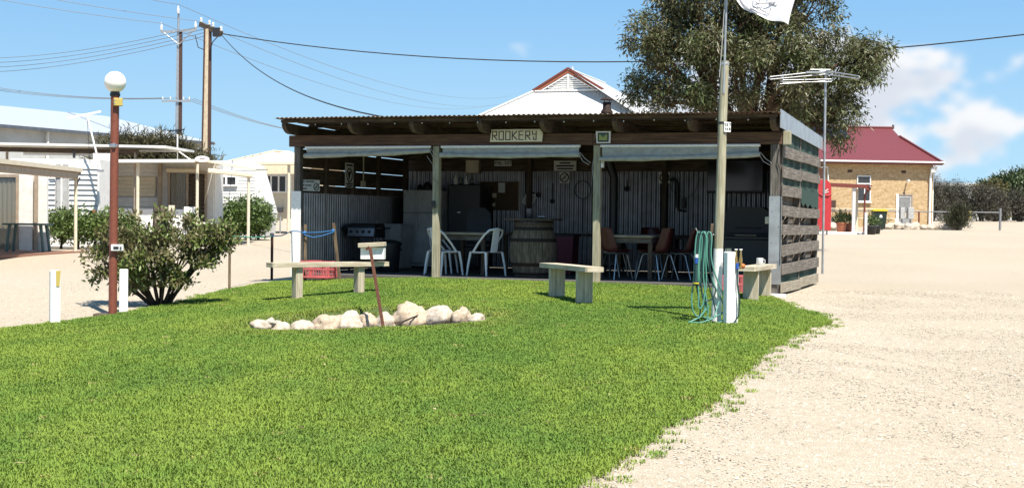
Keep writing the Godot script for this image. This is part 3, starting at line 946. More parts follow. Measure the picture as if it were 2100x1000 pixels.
func plate_text(parent: Node, txt: String, size: float, at: Vector3, m: Material, bs := Basis(), depth := 0.003) -> void:
	var t := TextMesh.new()
	t.text = txt
	var f := SystemFont.new()
	f.font_names = PackedStringArray(["Droid Sans"])
	f.font_weight = 700
	t.font = f
	t.font_size = 32
	t.pixel_size = size / 32.0
	t.depth = depth
	var o := MeshInstance3D.new()
	o.name = nm3("lettering", parent)
	o.mesh = t
	o.material_override = m
	parent.add_child(o)
	o.transform = Transform3D(bs, at)

func no_smoking(parent: Node, at: Vector3, r: float) -> void:
	var ring := []
	for k in 25: ring.append(at + Vector3(cos(TAU * k / 24.0) * r, sin(TAU * k / 24.0) * r, 0.0))
	put("ban_ring", mb().tube(ring, r * 0.13, 6, false), M.ink, parent)
	put("ban_bar", mb().beam(at + Vector3(-r * 0.7, -r * 0.7, 0.002), at + Vector3(r * 0.7, r * 0.7, 0.002), r * 0.2, 0.004, Vector3(-1, 1, 0).normalized()), M.ink, parent)
	put("cigarette", bx(at + Vector3(0, -r * 0.2, 0.004), Vector3(r * 1.1, r * 0.16, 0.003)), M.ink, parent)
	put("smoke_curl", mb().tube([at + Vector3(r * 0.2, 0, 0.003), at + Vector3(r * 0.05, r * 0.25, 0.003), at + Vector3(-r * 0.15, r * 0.3, 0.003), at + Vector3(-r * 0.1, r * 0.6, 0.003)], r * 0.06, 5), M.ink, parent)

func chair_plastic(at: Vector3, turn: float, label: String) -> Node3D:
	var c := thing("plastic_chair", label, "chair", at, turn, "white stacking chairs at the timber table")
	var sh := mb()
	# seat shell, slightly dished, with rounded front edge
	var nx := 8
	var nz_ := 8
	for j in nz_ + 1:
		for i in nx + 1:
			var u := i / float(nx) * 2.0 - 1.0
			var w := j / float(nz_)
			var x: float = u * lerp(0.21, 0.18, w)
			sh.vert(Vector3(x, 0.415 - 0.02 * (1.0 - u * u) - (0.03 * ss(0.85, 1.0, 1.0 - w)), 0.2 - 0.38 * w), Vector3(-0.1 * u, 1, 0).normalized())
	for j in nz_:
		for i in nx:
			var a := j * (nx + 1) + i
			sh.face(a, a + 1, a + nx + 2, Vector3.UP); sh.face(a, a + nx + 2, a + nx + 1, Vector3.UP)
	put("seat", sh, M.white_plastic, c)
	put("seat_rim", mb().tube([Vector3(-0.2, 0.4, -0.17), Vector3(-0.215, 0.4, 0.18), Vector3(-0.17, 0.385, 0.21), Vector3(0.17, 0.385, 0.21), Vector3(0.215, 0.4, 0.18), Vector3(0.2, 0.4, -0.17)], 0.014, 8), M.white_plastic, c)
	put("back_frame", mb().tube([Vector3(-0.215, 0.41, 0.1), Vector3(-0.225, 0.55, -0.02), Vector3(-0.215, 0.7, -0.16), Vector3(-0.16, 0.775, -0.22), Vector3(0, 0.8, -0.24), Vector3(0.16, 0.775, -0.22), Vector3(0.215, 0.7, -0.16), Vector3(0.225, 0.55, -0.02), Vector3(0.215, 0.41, 0.1)], [0.02, 0.019, 0.018, 0.02, 0.022, 0.02, 0.018, 0.019, 0.02], 8), M.white_plastic, c)
	put("back_splat", mb().beam(Vector3(0, 0.4, -0.175), Vector3(0, 0.79, -0.235), 0.15, 0.014, Vector3(1, 0, 0), 0.004), M.white_plastic, c)
	for q in [[-1, 1], [1, 1], [-1, -1], [1, -1]]:
		put("leg", mb().tube([Vector3(q[0] * 0.2, 0.4, q[1] * 0.18), Vector3(q[0] * 0.225, 0.2, q[1] * 0.21), Vector3(q[0] * 0.235, 0.0, q[1] * 0.235)], [0.024, 0.02, 0.015], 8), M.white_plastic, c)
	c.scale = Vector3.ONE * 0.92
	return c

func chair_shell(at: Vector3, turn: float, label: String) -> Node3D:
	var c := thing("shell_chair", label, "chair", at, turn, "maroon shell chairs around the timber table")
	var sh := mb()
	var nx := 8
	var pr := [Vector2(0.22, 0.405), Vector2(0.2, 0.425), Vector2(0.1, 0.425), Vector2(-0.05, 0.41), Vector2(-0.14, 0.42), Vector2(-0.19, 0.47), Vector2(-0.215, 0.56), Vector2(-0.24, 0.68), Vector2(-0.26, 0.77), Vector2(-0.27, 0.785)]
	for j in pr.size():
		for i in nx + 1:
			var u := i / float(nx) * 2.0 - 1.0
			var wd: float = 0.2 if j < 6 else 0.2 - 0.02 * (j - 5)
			var a: Vector2 = pr[max(j - 1, 0)]
			var b: Vector2 = pr[min(j + 1, pr.size() - 1)]
			var nn := Vector3(-u * 0.4, a.x - b.x, b.y - a.y).normalized()
			sh.vert(Vector3(u * wd, pr[j].y + 0.03 * u * u * (1.0 if j < 6 else 0.0), pr[j].x + 0.05 * u * u * (1.0 if j > 4 else 0.0)), nn)
	for j in pr.size() - 1:
		for i in nx:
			var a := j * (nx + 1) + i
			var nn: Vector3 = sh.n[a] + sh.n[a + nx + 2]
			sh.face(a, a + 1, a + nx + 2, nn); sh.face(a, a + nx + 2, a + nx + 1, nn)
	put("shell", sh, M.maroon_shell, c)
	for s in [-1.0, 1.0]:
		put("leg_frame", mb().tube([Vector3(s * 0.22, 0.0, 0.23), Vector3(s * 0.17, 0.36, 0.15), Vector3(s * 0.16, 0.395, 0.1), Vector3(s * 0.16, 0.395, -0.08), Vector3(s * 0.17, 0.36, -0.13), Vector3(s * 0.22, 0.0, -0.24)], 0.01, 8), M.steel, c)
	put("cross_bar", mb().tube([Vector3(-0.16, 0.39, 0.05), Vector3(0.16, 0.39, 0.05)], 0.009, 6), M.steel, c)
	return c

func crate(at: Vector3, turn: float, s: Vector3, label: String) -> void:
	var c := thing("milk_crate", label, "crate", at, turn, "pink plastic crates by the shed front")
	put("base", bx(Vector3(0, 0.008, 0), Vector3(s.x, 0.016, s.z), 0.004), M.pink_crate, c)
	for y in [0.02, s.y * 0.52, s.y - 0.016]:
		var hgt := 0.03 if y > s.y * 0.6 else 0.022
		put("rim", bx(Vector3(0, y, s.z * 0.5), Vector3(s.x, hgt, 0.012), 0.003), M.pink_crate, c)
		put("rim", bx(Vector3(0, y, -s.z * 0.5), Vector3(s.x, hgt, 0.012), 0.003), M.pink_crate, c)
		put("rim", bx(Vector3(s.x * 0.5, y, 0), Vector3(0.012, hgt, s.z - 0.013), 0.003), M.pink_crate, c)
		put("rim", bx(Vector3(-s.x * 0.5, y, 0), Vector3(0.012, hgt, s.z - 0.013), 0.003), M.pink_crate, c)
	var bars := mb()
	for i in 11:
		var x: float = lerp(-s.x * 0.5 + 0.012, s.x * 0.5 - 0.012, i / 10.0)
		var wd := 0.03 if i % 5 == 0 else 0.01
		for z in [-0.5, 0.5]: put("slat", bx(Vector3(x, s.y * 0.5, s.z * z), Vector3(wd, s.y - 0.01, 0.008)), M.pink_crate, c)
		if i % 2 == 0:
			for q in [-0.5, 0.5]: put("slat", bx(Vector3(s.x * q, s.y * 0.5, lerp(-s.z * 0.46, s.z * 0.46, i / 10.0)), Vector3(0.008, s.y - 0.01, wd)), M.pink_crate, c)

func at_shed(called: String, label: String, category: String, p: Vector3, turn := 0.0, group := "") -> Node3D:
	return thing(called, label, category, sp(p.x, p.y, p.z), SHED_TURN + turn, group)

func make_shed_contents() -> void:
	blind(0.22, 2.35, 1.845, 1.915, "grey canvas blind rolled up in the bay above the barbecue")
	blind(2.52, 4.72, 1.85, 1.85, "grey canvas blind rolled up in the bay with the barrel")
	blind(5.03, 7.36, 1.785, 1.845, "grey canvas blind rolled up in the bay with the maroon chairs")
	# name board with its brush-painted letters
	var o := at_shed("name_sign", "cream timber board lettered ROOKERY on the front beam", "sign", Vector3(3.31, 2.045, 0.08))
	put("board", mb().prism(PackedVector2Array([Vector2(0, 0), Vector2(0.82, 0), Vector2(0.83, 0.13), Vector2(0.785, 0.185), Vector2(0.02, 0.185)]), 0.022), M.sign_cream, o)
	var h := 0.125
	var st := {"R": [[0, 0, 0, 1], [0, 1, 0.65, 1], [0.65, 1, 0.65, 0.5], [0.65, 0.5, 0, 0.5], [0.2, 0.5, 0.75, 0]], "O": [[0, 0, 0, 1], [0, 1, 0.7, 1], [0.7, 1, 0.7, 0], [0.7, 0, 0, 0]], "K": [[0, 0, 0, 1], [0.7, 1, 0.1, 0.5], [0.1, 0.5, 0.75, 0]], "E": [[0, 0, 0, 1], [0, 1, 0.65, 1], [0, 0.55, 0.6, 0.55], [0, 0, 0.65, 0]], "Y": [[0, 1, 0.05, 0.62], [0.05, 0.62, 0.6, 0.62], [0.6, 1, 0.6, 0], [0.6, 0, 0.2, 0], [0.2, 0, 0.2, 0.3]]}
	var x := 0.04
	for ch in "ROOKERY":
		var m := mb()
		for q in st[ch]:
			var a := Vector3(x + q[0] * h * 0.78, 0.03 + q[1] * h, 0.0135)
			var b := Vector3(x + q[2] * h * 0.78, 0.03 + q[3] * h, 0.0135)
			var e := (b - a).normalized() * 0.006
			m.beam(a - e, b + e, 0.013, 0.005, Vector3(-e.y, e.x, 0).normalized())
		put("letter", m, M.brown_ink, o)
		x += 0.105
	# solar flood light
	o = at_shed("flood_light", "small square flood light with lime reflector on the front beam", "light", Vector3(5.07, 2.1, 0.075))
	put("case", mb().prism(PackedVector2Array([Vector2(-0.1, -0.085), Vector2(0.105, -0.085), Vector2(0.11, 0.09), Vector2(-0.115, 0.09)]), 0.03), M.sign_white, o)
	put("bezel", bx(Vector3(0, 0, 0.017), Vector3(0.165, 0.135, 0.008), 0.003), M.black_plastic, o)
	put("reflector", bx(Vector3(0, 0.004, 0.022), Vector3(0.125, 0.095, 0.005)), M.lime_screen, o)
	put("reflector_facet", mb().prism(PackedVector2Array([Vector2(-0.06, 0.05), Vector2(0.06, 0.05), Vector2(0, 0.0)]), 0.004, Vector3(0, 0.001, 0.0265)), M.colorbond, o)
	put("bracket", bx(Vector3(0, -0.02, -0.02), Vector3(0.05, 0.03, 0.03)), M.black_plastic, o)
	# string of little lights under the roof edge
	o = at_shed("string_lights", "string of tiny white lights under the front roof edge", "lights", Vector3(0, 0, 0))
	var pts := []
	for i in 49:
		var q := i / 48.0
		pts.append(Vector3(0.3 + 7.1 * q, roof_y(0.47) - 0.075 - 0.012 * abs(sin(q * 24.0)), 0.49))
	put("flex", mb().tube(pts, 0.003, 5), M.cable, o)
	for i in range(2, 48, 3):
		put("bulb", mb().lathe([Vector2(0, -0.022), Vector2(0.007, -0.018), Vector2(0.008, -0.008), Vector2(0.004, 0)], 8, pts[i]), M.sign_white, o)
	# signs on the left wall
	var face_r := PI / 2
	o = at_shed("warning_board", "tall cream warning board with oval emblem on the left wall", "sign", Vector3(0.1, 1.6, -1.76), face_r)
	put("plate", bx(Vector3(0, 0, 0), Vector3(0.32, 0.42, 0.006)), M.sign_white, o)
	pts = []
	for k in 25: pts.append(Vector3(cos(TAU * k / 24.0) * 0.105, sin(TAU * k / 24.0) * 0.115, 0.004))
	put("oval", mb().tube(pts, 0.012, 6, false), M.ink, o)
	put("emblem", mb().prism(PackedVector2Array([Vector2(-0.03, -0.08), Vector2(0.0, -0.085), Vector2(0.03, 0.02), Vector2(0.06, 0.03), Vector2(0.05, 0.07), Vector2(-0.04, 0.06), Vector2(-0.05, 0.02)]), 0.003, Vector3(0, 0, 0.0045)), M.ink, o)
	for q in [[0.17, 0.24, 0.03], [-0.145, 0.26, 0.022], [-0.175, 0.2, 0.016], [-0.195, 0.16, 0.012]]:
		put("print_line", bx(Vector3(0, q[0], 0.0045), Vector3(q[1], q[2], 0.002)), M.ink, o)
	o = at_shed("no_smoking_sign", "white NO SMOKING notice with ban symbol by the left corner post", "sign", Vector3(0.13, 1.39, -0.27), face_r * 0.8)
	put("plate", bx(Vector3(0, 0, 0), Vector3(0.42, 0.18, 0.006)), M.sign_white, o)
	plate_text(o, "NO SMOKING", 0.042, Vector3(-0.05, 0.06, 0.0035), M.ink)
	plate_text(o, "IN EATING", 0.04, Vector3(-0.08, 0.0, 0.0035), M.ink)
	plate_text(o, "AREA", 0.04, Vector3(-0.13, -0.055, 0.0035), M.ink)
	no_smoking(o, Vector3(0.13, -0.02, 0.005), 0.055)
	# rear wall
	o = at_shed("no_smoking_sign", "square no smoking symbol on iron wall between notice and hoop", "sign", Vector3(3.14, 1.65, -4.335))
	put("plate", bx(Vector3.ZERO, Vector3(0.19, 0.2, 0.006)), M.sign_white, o)
	no_smoking(o, Vector3(0, 0, 0.006), 0.078)
	o = at_shed("no_smoking_sign", "square no smoking symbol on iron wall above the maroon chairs", "sign", Vector3(4.98, 1.65, -4.335))
	put("plate", bx(Vector3.ZERO, Vector3(0.2, 0.2, 0.006)), M.sign_white, o)
	no_smoking(o, Vector3(0, 0, 0.006), 0.08)
	o = at_shed("number_plate", "old white number plate YHL-107 on the rear wall boards", "number plate", Vector3(1.95, 1.91, -4.37))
	put("plate", bx(Vector3.ZERO, Vector3(0.33, 0.11, 0.006), 0.002), M.sign_white, o)
	plate_text(o, "YHL-107", 0.085, Vector3(0, 0, 0.004), M.ink)
	o = at_shed("notice_board", "wide cream printed notice high on the rear wall", "sign", Vector3(3.15, 1.86, -4.335))
	put("plate", bx(Vector3.ZERO, Vector3(0.42, 0.18, 0.008)), M.sign_white, o)
	for q in [[0.05, 0.2], [0.0, 0.34], [-0.05, 0.3]]: put("print_line", bx(Vector3(0, q[0], 0.005), Vector3(q[1], 0.024, 0.002)), M.ink, o)
	o = at_shed("wall_cabinet", "small beige wooden box on the rear wall above black fridge", "cabinet", Vector3(1.42, 1.84, -4.25))
	put("case", bx(Vector3.ZERO, Vector3(0.26, 0.25, 0.14), 0.004), M.beige_trim, o)
	put("door", bx(Vector3(0, 0, 0.073), Vector3(0.24, 0.23, 0.008), 0.002), M.cream_paint, o)
	o = at_shed("cork_board", "brown cork pin board with pale frame and papers", "board", Vector3(1.9, 1.31, -4.32))
	put("cork", bx(Vector3.ZERO, Vector3(0.75, 0.5, 0.012)), M.cork, o)
	for q in [[-0.38, 0, 0.014, 0.52], [0.38, 0, 0.014, 0.52]]: put("frame_strip", bx(Vector3(q[0], q[1], 0.004), Vector3(q[2], q[3], 0.02)), M.pale_timber, o)
	for q in [[0, 0.255, 0.78, 0.012], [0, -0.255, 0.78, 0.012]]: put("frame_strip", bx(Vector3(q[0], q[1], 0.004), Vector3(q[2], q[3], 0.02)), M.dark_timber, o)
	put("pinned_paper", bx(Vector3(0.05, 0.15, 0.008), Vector3(0.13, 0.18, 0.002)), M.paper, o)
	put("pinned_photo", bx(Vector3(-0.1, 0.01, 0.008), Vector3(0.1, 0.08, 0.002)), M.sign_cream, o)
	put("pinned_photo", bx(Vector3(-0.12, -0.16, 0.008), Vector3(0.1, 0.06, 0.002)), M.sign_cream, o)
	o = at_shed("clipboard_sheet", "tilted printed sheet hanging on a hook beside cork board", "paper", Vector3(2.49, 1.26, -4.32))
	var tb := Basis(Vector3(0, 0, 1), -0.5)
	put("sheet", bx(Vector3.ZERO, Vector3(0.21, 0.27, 0.004), 0.0, tb), M.paper, o)
	for i in 7: put("print_line", bx(tb * Vector3(0.0, 0.08 - 0.03 * i, 0.003), Vector3(0.16, 0.008, 0.001), 0.0, tb), M.ink, o)
	put("clip", bx(tb * Vector3(0.0, 0.13, 0.006), Vector3(0.08, 0.03, 0.012), 0.0, tb), M.black_metal, o)
	# hanging utensils
	for q in [[2.92, 1.55, 0.3, 0.045, "black ladle hanging on the rear iron wall"], [2.65, 1.66, 0.3, 0.05, "black spatula hanging on rear wall beside printed sheet"], [4.305, 1.6, 0.12, 0.05, "black brush hanging on the rear wall near the stove flue"]]:
		o = at_shed("hanging_utensil", q[4], "utensil", Vector3(q[0], q[1], -4.335))
		put("handle", mb().tube([Vector3(0, 0, 0), Vector3(0.004, -q[2], 0.004)], 0.009, 6), M.black_metal, o)
		put("bowl", mb().lathe([Vector2(0.0, -0.02), Vector2(q[3] * 0.7, -0.012), Vector2(q[3], 0.0), Vector2(q[3] * 0.8, 0.02), Vector2(0, 0.03)], 12, Vector3(0.004, -q[2] - 0.03, 0.02), Basis(Vector3(1, 0, 0), PI / 2)), M.black_metal, o)
	o = at_shed("hoop_net", "black round hoop with long handle hanging on rear wall", "net", Vector3(3.49, 1.43, -4.33))
	pts = []
	for k in 25: pts.append(Vector3(cos(TAU * k / 24.0) * 0.15, sin(TAU * k / 24.0) * 0.16, 0.01))
	put("hoop", mb().tube(pts, 0.008, 6, false), M.black_metal, o)
	put("handle", mb().tube([Vector3(0, -0.16, 0.01), Vector3(0.005, -0.75, 0.015)], [0.012, 0.008], 6), M.black_metal, o)
	o = at_shed("wall_pump", "black pump arm and cord hung on the rear iron wall", "pump", Vector3(5.2, 1.35, -4.3))
	put("arm", mb().tube([Vector3(-0.1, 0.26, 0.02), Vector3(-0.04, 0.28, 0.04), Vector3(0.03, 0.2, 0.03), Vector3(0.03, -0.2, 0.02), Vector3(0.06, -0.27, 0.02), Vector3(0.19, -0.29, 0.02)], [0.03, 0.034, 0.03, 0.028, 0.024, 0.016], 8), M.black_metal, o)
	put("cord", mb().tube([Vector3(-0.05, 0.25, 0.05), Vector3(-0.08, 0.1, 0.03), Vector3(0.05, -0.02, 0.03), Vector3(0.2, -0.06, 0.02), Vector3(0.34, 0.05, 0.02), Vector3(0.42, 0.3, 0.02)], 0.005, 5), M.cable, o)
	put("grip", bx(Vector3(0.14, -0.15, 0.03), Vector3(0.07, 0.17, 0.04), 0.01), M.black_plastic, o)
	# fridges and cabinets
	o = at_shed("white_fridge", "white two-door fridge freezer at the left rear corner", "fridge", Vector3(0.77, 0, -3.72))
	put("body", bx(Vector3(0, 0.7, 0), Vector3(0.73, 1.36, 0.6), 0.012), M.fridge_enamel, o)
	put("door", bx(Vector3(0, 0.53, 0.33), Vector3(0.725, 0.9, 0.05), 0.012), M.fridge_enamel, o)
	put("freezer_door", bx(Vector3(0, 1.19, 0.33), Vector3(0.725, 0.4, 0.05), 0.012), M.fridge_enamel, o)
	put("handle", bx(Vector3(-0.1, 0.72, 0.365), Vector3(0.05, 0.5, 0.02), 0.006), M.grey_boards, o)
	put("handle", bx(Vector3(-0.1, 1.2, 0.365), Vector3(0.05, 0.38, 0.02), 0.006), M.grey_boards, o)
	for q in [[-0.3, -0.25], [0.3, -0.25], [-0.3, 0.25], [0.3, 0.25]]: put("foot", mb().lathe([Vector2(0.025, 0), Vector2(0.025, 0.03), Vector2(0, 0.03)], 8, Vector3(q[0], 0, q[1])), M.black_plastic, o)
	o = at_shed("black_fridge", "black upright drinks fridge beside the white fridge", "fridge", Vector3(1.5, 0, -3.92))
	put("body", bx(Vector3(0, 0.76, 0), Vector3(0.62, 1.48, 0.58), 0.01), M.black_metal, o)
	put("door", bx(Vector3(0, 0.78, 0.315), Vector3(0.61, 1.42, 0.045), 0.01), M.black_metal, o)
	put("badge", bx(Vector3(-0.1, 1.0, 0.34), Vector3(0.06, 0.015, 0.004)), M.steel, o)
	for q in [[-0.25, -0.2], [0.25, -0.2], [-0.25, 0.2], [0.25, 0.2]]: put("foot", mb().lathe([Vector2(0.025, 0), Vector2(0.025, 0.03), Vector2(0, 0.03)], 8, Vector3(q[0], 0, q[1])), M.black_plastic, o)
	var nb := 0
	for q in [[1.25, -3.8, 0.17], [1.33, -3.85, 0.19], [1.46, -3.78, 0.15], [1.55, -3.84, 0.17]]:
		nb += 1
		one("bottle", mb().lathe([Vector2(0, 0), Vector2(0.035, 0), Vector2(0.035, q[2] * 0.55), Vector2(0.014, q[2] * 0.75), Vector2(0.014, q[2]), Vector2(0, q[2])], 12), M.bottle_glass if nb % 2 == 0 else M.sign_white, "bottle standing on top of the black fridge", "bottle", sp(q[0], 1.5, q[1]), 0.0, "bottles on the black fridge")
	for q in [[0.6, 0.11, 0.06], [0.75, 0.16, 0.09], [0.95, 0.12, 0.06]]:
		one("enamel_pot", mb().lathe([Vector2(0, 0), Vector2(q[2], 0), Vector2(q[2] * 1.1, q[1] * 0.4), Vector2(q[2] * 0.7, q[1] * 0.8), Vector2(q[2] * 0.3, q[1]), Vector2(0, q[1] * 1.05)], 14), M.black_metal, "dark pot standing on top of the white fridge", "pot", sp(q[0], 1.386, -3.68), 0.0, "pots on the white fridge")
	o = at_shed("side_cabinet", "low white cabinet with pale side panel left of the fridge", "cabinet", Vector3(0.38, 0, -2.98))
	put("carcass", bx(Vector3(0, 0.38, 0), Vector3(0.52, 0.76, 0.5), 0.006), M.fridge_enamel, o)
	put("door", bx(Vector3(0.14, 0.39, 0.262), Vector3(0.22, 0.7, 0.018), 0.003), M.grey_boards, o)
	put("counter_top", bx(Vector3(0, 0.772, 0), Vector3(0.55, 0.02, 0.53), 0.004), M.fridge_enamel, o)
	# barbecue
	o = at_shed("barbecue", "black gas barbecue with four knobs on steel fascia", "barbecue", Vector3(0.45, 0, -1.62))
	put("fire_box", bx(Vector3(0.05, 0.63, 0), Vector3(0.5, 0.16, 0.42), 0.01), M.black_metal, o)
	put("hood", mb().prism(PackedVector2Array([Vector2(-0.22, 0), Vector2(0.22, 0), Vector2(0.2, 0.05), Vector2(0.1, 0.075), Vector2(-0.15, 0.075)]), 0.5, Vector3(0.05, 0.712, 0), Basis(Vector3(0, 0, 1), Vector3(0, 1, 0), Vector3(-1, 0, 0))), M.black_metal, o)
	put("control_panel", bx(Vector3(0.05, 0.645, 0.225), Vector3(0.48, 0.15, 0.02), 0.004, Basis(Vector3(1, 0, 0), -0.3)), M.steel, o)
	for i in 4: put("knob", mb().lathe([Vector2(0, 0.03), Vector2(0.022, 0.028), Vector2(0.026, 0)], 12, Vector3(-0.12 + 0.11 * i, 0.65, 0.235), Basis(Vector3(1, 0, 0), PI / 2)), M.black_plastic, o)
	put("side_shelf", bx(Vector3(-0.33, 0.69, 0), Vector3(0.24, 0.025, 0.36), 0.004), M.black_metal, o)
	put("side_shelf", bx(Vector3(0.36, 0.71, 0), Vector3(0.1, 0.025, 0.36), 0.004), M.black_metal, o)
	for q in [[-0.18, 0.18], [0.28, 0.18], [-0.18, -0.18], [0.28, -0.18]]: put("leg", mb().beam(Vector3(q[0], 0, q[1]), Vector3(q[0], 0.56, q[1]), 0.03, 0.03, Vector3(0, 0, 1)), M.dark_steel, o)
	put("lower_shelf", bx(Vector3(0.05, 0.14, 0), Vector3(0.44, 0.02, 0.34)), M.black_metal, o)
	put("gas_hose", mb().tube([Vector3(0.3, 0.58, 0.15), Vector3(0.4, 0.5, 0.2), Vector3(0.44, 0.3, 0.18), Vector3(0.35, 0.16, 0.1)], 0.01, 6), M.cable, o)
	o = at_shed("rubbish_bin", "black lidded plastic rubbish bin beside the barbecue", "bin", Vector3(1.06, 0, -1.3))
	put("tub", mb().lathe([Vector2(0, 0), Vector2(0.16, 0), Vector2(0.195, 0.44), Vector2(0.205, 0.45)], 20), M.black_plastic, o)
	put("lid", mb().lathe([Vector2(0.215, 0.44), Vector2(0.215, 0.465), Vector2(0.18, 0.5), Vector2(0.06, 0.525), Vector2(0, 0.525)], 20), M.black_plastic, o)
	put("handle", mb().tube([Vector3(0.19, 0.36, -0.06), Vector3(0.23, 0.37, 0), Vector3(0.19, 0.36, 0.06)], 0.01, 6), M.black_plastic, o)
	# timber tables
	for q in [[2.55, -1.25, 0.85, 1.3, "rough timber table with white plastic chairs inside the shed"], [5.25, -1.15, 0.85, 1.3, "rough timber table with maroon chairs inside the shed"]]:
		o = at_shed("timber_table", q[4], "table", Vector3(q[0], 0, q[1]), 0.0, "rough timber tables in the shed")
		for i in 5: put("top_plank", mb().beam(Vector3(-q[2] * 0.5, 0.655 + rng.randf_range(-0.003, 0.003), -0.52 + 0.26 * i), Vector3(q[2] * 0.5, 0.655, -0.52 + 0.26 * i), 0.035, 0.25, Vector3.UP, 0.006), M.pale_timber, o)
		put("apron", mb().beam(Vector3(-q[2] * 0.47, 0.595, 0.58), Vector3(q[2] * 0.47, 0.595, 0.58), 0.08, 0.03, Vector3.UP, 0.004), M.grey_timber, o)
		for e in [[-0.38, 0.54], [0.38, 0.54], [-0.38, -0.54], [0.38, -0.54]]: put("leg", mb().beam(Vector3(e[0], 0, e[1]), Vector3(e[0], 0.637, e[1]), 0.06, 0.06, Vector3(0, 0, 1), 0.004), M.dark_timber, o)
	for q in [[2.3, -0.62, 2.6, "white plastic chair with its back to the corner of the timber table"], [2.98, -0.72, -2.0, "white plastic chair pulled out beside the barrel"], [2.0, -1.3, 1.7, "white plastic chair at the fridge end of the timber table"]]:
		chair_plastic(sp(q[0], 0, q[1]), SHED_TURN + q[2], q[3])
	for q in [[5.68, -0.85, -2.05, "maroon shell chair angled out at the open corner of table"], [5.02, -0.7, 2.75, "maroon shell chair tucked in just behind the middle post"], [5.95, -1.3, -1.7, "maroon shell chair at the table side facing the television"], [4.75, -1.6, 1.5, "maroon shell chair nearest the pot belly stove"], [5.3, -1.95, 0.2, "maroon shell chair at the far end of the table"]]:
		chair_shell(sp(q[0], 0, q[1]), SHED_TURN + q[2], q[3])
	# high-backed swivel chair
	o = at_shed("swivel_chair", "black high-backed swivel chair behind the timber table", "chair", Vector3(2.1, 0, -2.7), 0.3)
	put("backrest", mb().prism(PackedVector2Array([Vector2(-0.2, 0), Vector2(0.2, 0), Vector2(0.22, 0.3), Vector2(0.19, 0.5), Vector2(0.1, 0.58), Vector2(-0.1, 0.58), Vector2(-0.19, 0.5), Vector2(-0.22, 0.3)]), 0.08, Vector3(0, 0.5, -0.2), Basis(Vector3(1, 0, 0), -0.12)), M.black_plastic, o)
	put("seat", bx(Vector3(0, 0.44, 0), Vector3(0.44, 0.09, 0.42), 0.03), M.black_plastic, o)
	put("column", mb().tube([Vector3(0, 0.06, 0), Vector3(0, 0.4, 0)], 0.025, 8), M.black_metal, o)
	for k in 5: put("foot", mb().tube([Vector3(0, 0.07, 0), Vector3(cos(TAU * k / 5.0) * 0.26, 0.025, sin(TAU * k / 5.0) * 0.26)], [0.02, 0.024], 6), M.black_metal, o)
	# wine barrel as a bar table
	o = at_shed("wine_barrel", "old oak wine barrel with dark hoops and square top board", "barrel", Vector3(3.74, 0, -0.75))
	var prof := []
	for i in 13:
		var q := i / 12.0
		prof.append(Vector2(0.285 + 0.085 * sin(q * PI), 0.01 + 0.79 * q))
	for k in 22:
		var st_ := mb()
		var a0 := TAU * k / 22.0 + 0.008
		var a1 := TAU * (k + 1) / 22.0 - 0.008
		for i in 13:
			var r: float = prof[i].x + 0.002 * (k % 3)
			for a in [a0, (a0 + a1) * 0.5, a1]: st_.vert(Vector3(cos(a) * r, prof[i].y, sin(a) * r), Vector3(cos(a), 0.3 * (i - 6) / 6.0, sin(a)).normalized(), Vector2(prof[i].y, a * 0.35))
			if i > 0:
				var b := i * 3
				var nn := Vector3(cos(a0), 0, sin(a0))
				for z in 2:
					st_.face(b + z - 3, b + z - 2, b + z + 1, nn); st_.face(b + z - 3, b + z + 1, b + z, nn)
		put("stave", st_, M.barrel_oak, o)
	put("liner", mb().lathe([Vector2(0, 0.02), Vector2(0.27, 0.02), Vector2(0.35, 0.4), Vector2(0.27, 0.78), Vector2(0, 0.78)], 22), M.hoop_iron, o)
	for q in [[0.03, 0.075], [0.17, 0.225], [0.545, 0.6], [0.725, 0.775]]:
		var hp := []
		for e in [q[0], (q[0] + q[1]) * 0.5, q[1]]: hp.append(Vector2(0.285 + 0.085 * sin((e - 0.01) / 0.79 * PI) + 0.007, e))
		put("hoop", mb().lathe(hp, 28), M.hoop_iron, o)
	put("top_rim", mb().lathe([Vector2(0.27, 0.8), Vector2(0.3, 0.8), Vector2(0.31, 0.87), Vector2(0, 0.87)], 24), M.dark_timber, o)
	put("top_board", bx(Vector3(0, 0.89, 0), Vector3(0.74, 0.028, 0.62), 0.005), M.dark_timber, o)
	one("tin_can", mb().lathe([Vector2(0, 0), Vector2(0.055, 0), Vector2(0.055, 0.15), Vector2(0.05, 0.155), Vector2(0, 0.15)], 16), M.dark_steel, "tin can standing on the barrel top board", "can", sp(3.68, 0.905, -0.72))
	o = at_shed("ash_tray", "pile of small shells and stubs in tray on barrel", "ashtray", Vector3(3.9, 0.905, -0.66))
	put("dish", mb().lathe([Vector2(0, 0.004), Vector2(0.06, 0.004), Vector2(0.075, 0.025), Vector2(0.06, 0.012), Vector2(0, 0.012)], 14), M.dark_steel, o)
	for i in 5: put("stub", mb().rock(Vector3(0.018, 0.012, 0.014), 60 + i, Vector3(-0.04 + 0.02 * i, 0.024, 0.02 * sin(i * 2.0))), M.sign_white, o)
	o = at_shed("storage_tub", "dark red storage tub on a low shelf behind barrel", "tub", Vector3(3.78, 0, -2.3))
	put("tub", mb().prism(PackedVector2Array([Vector2(-0.17, 0), Vector2(0.17, 0), Vector2(0.2, 0.62), Vector2(-0.2, 0.62)]), 0.36), M.red_box, o)
	put("lid", bx(Vector3(0, 0.638, 0), Vector3(0.44, 0.03, 0.4), 0.01), M.black_plastic, o)
	# stove with its pipe
	o = at_shed("pot_belly_stove", "black pot belly stove with tall flue pipe", "stove", Vector3(4.5, 0, -2.7))
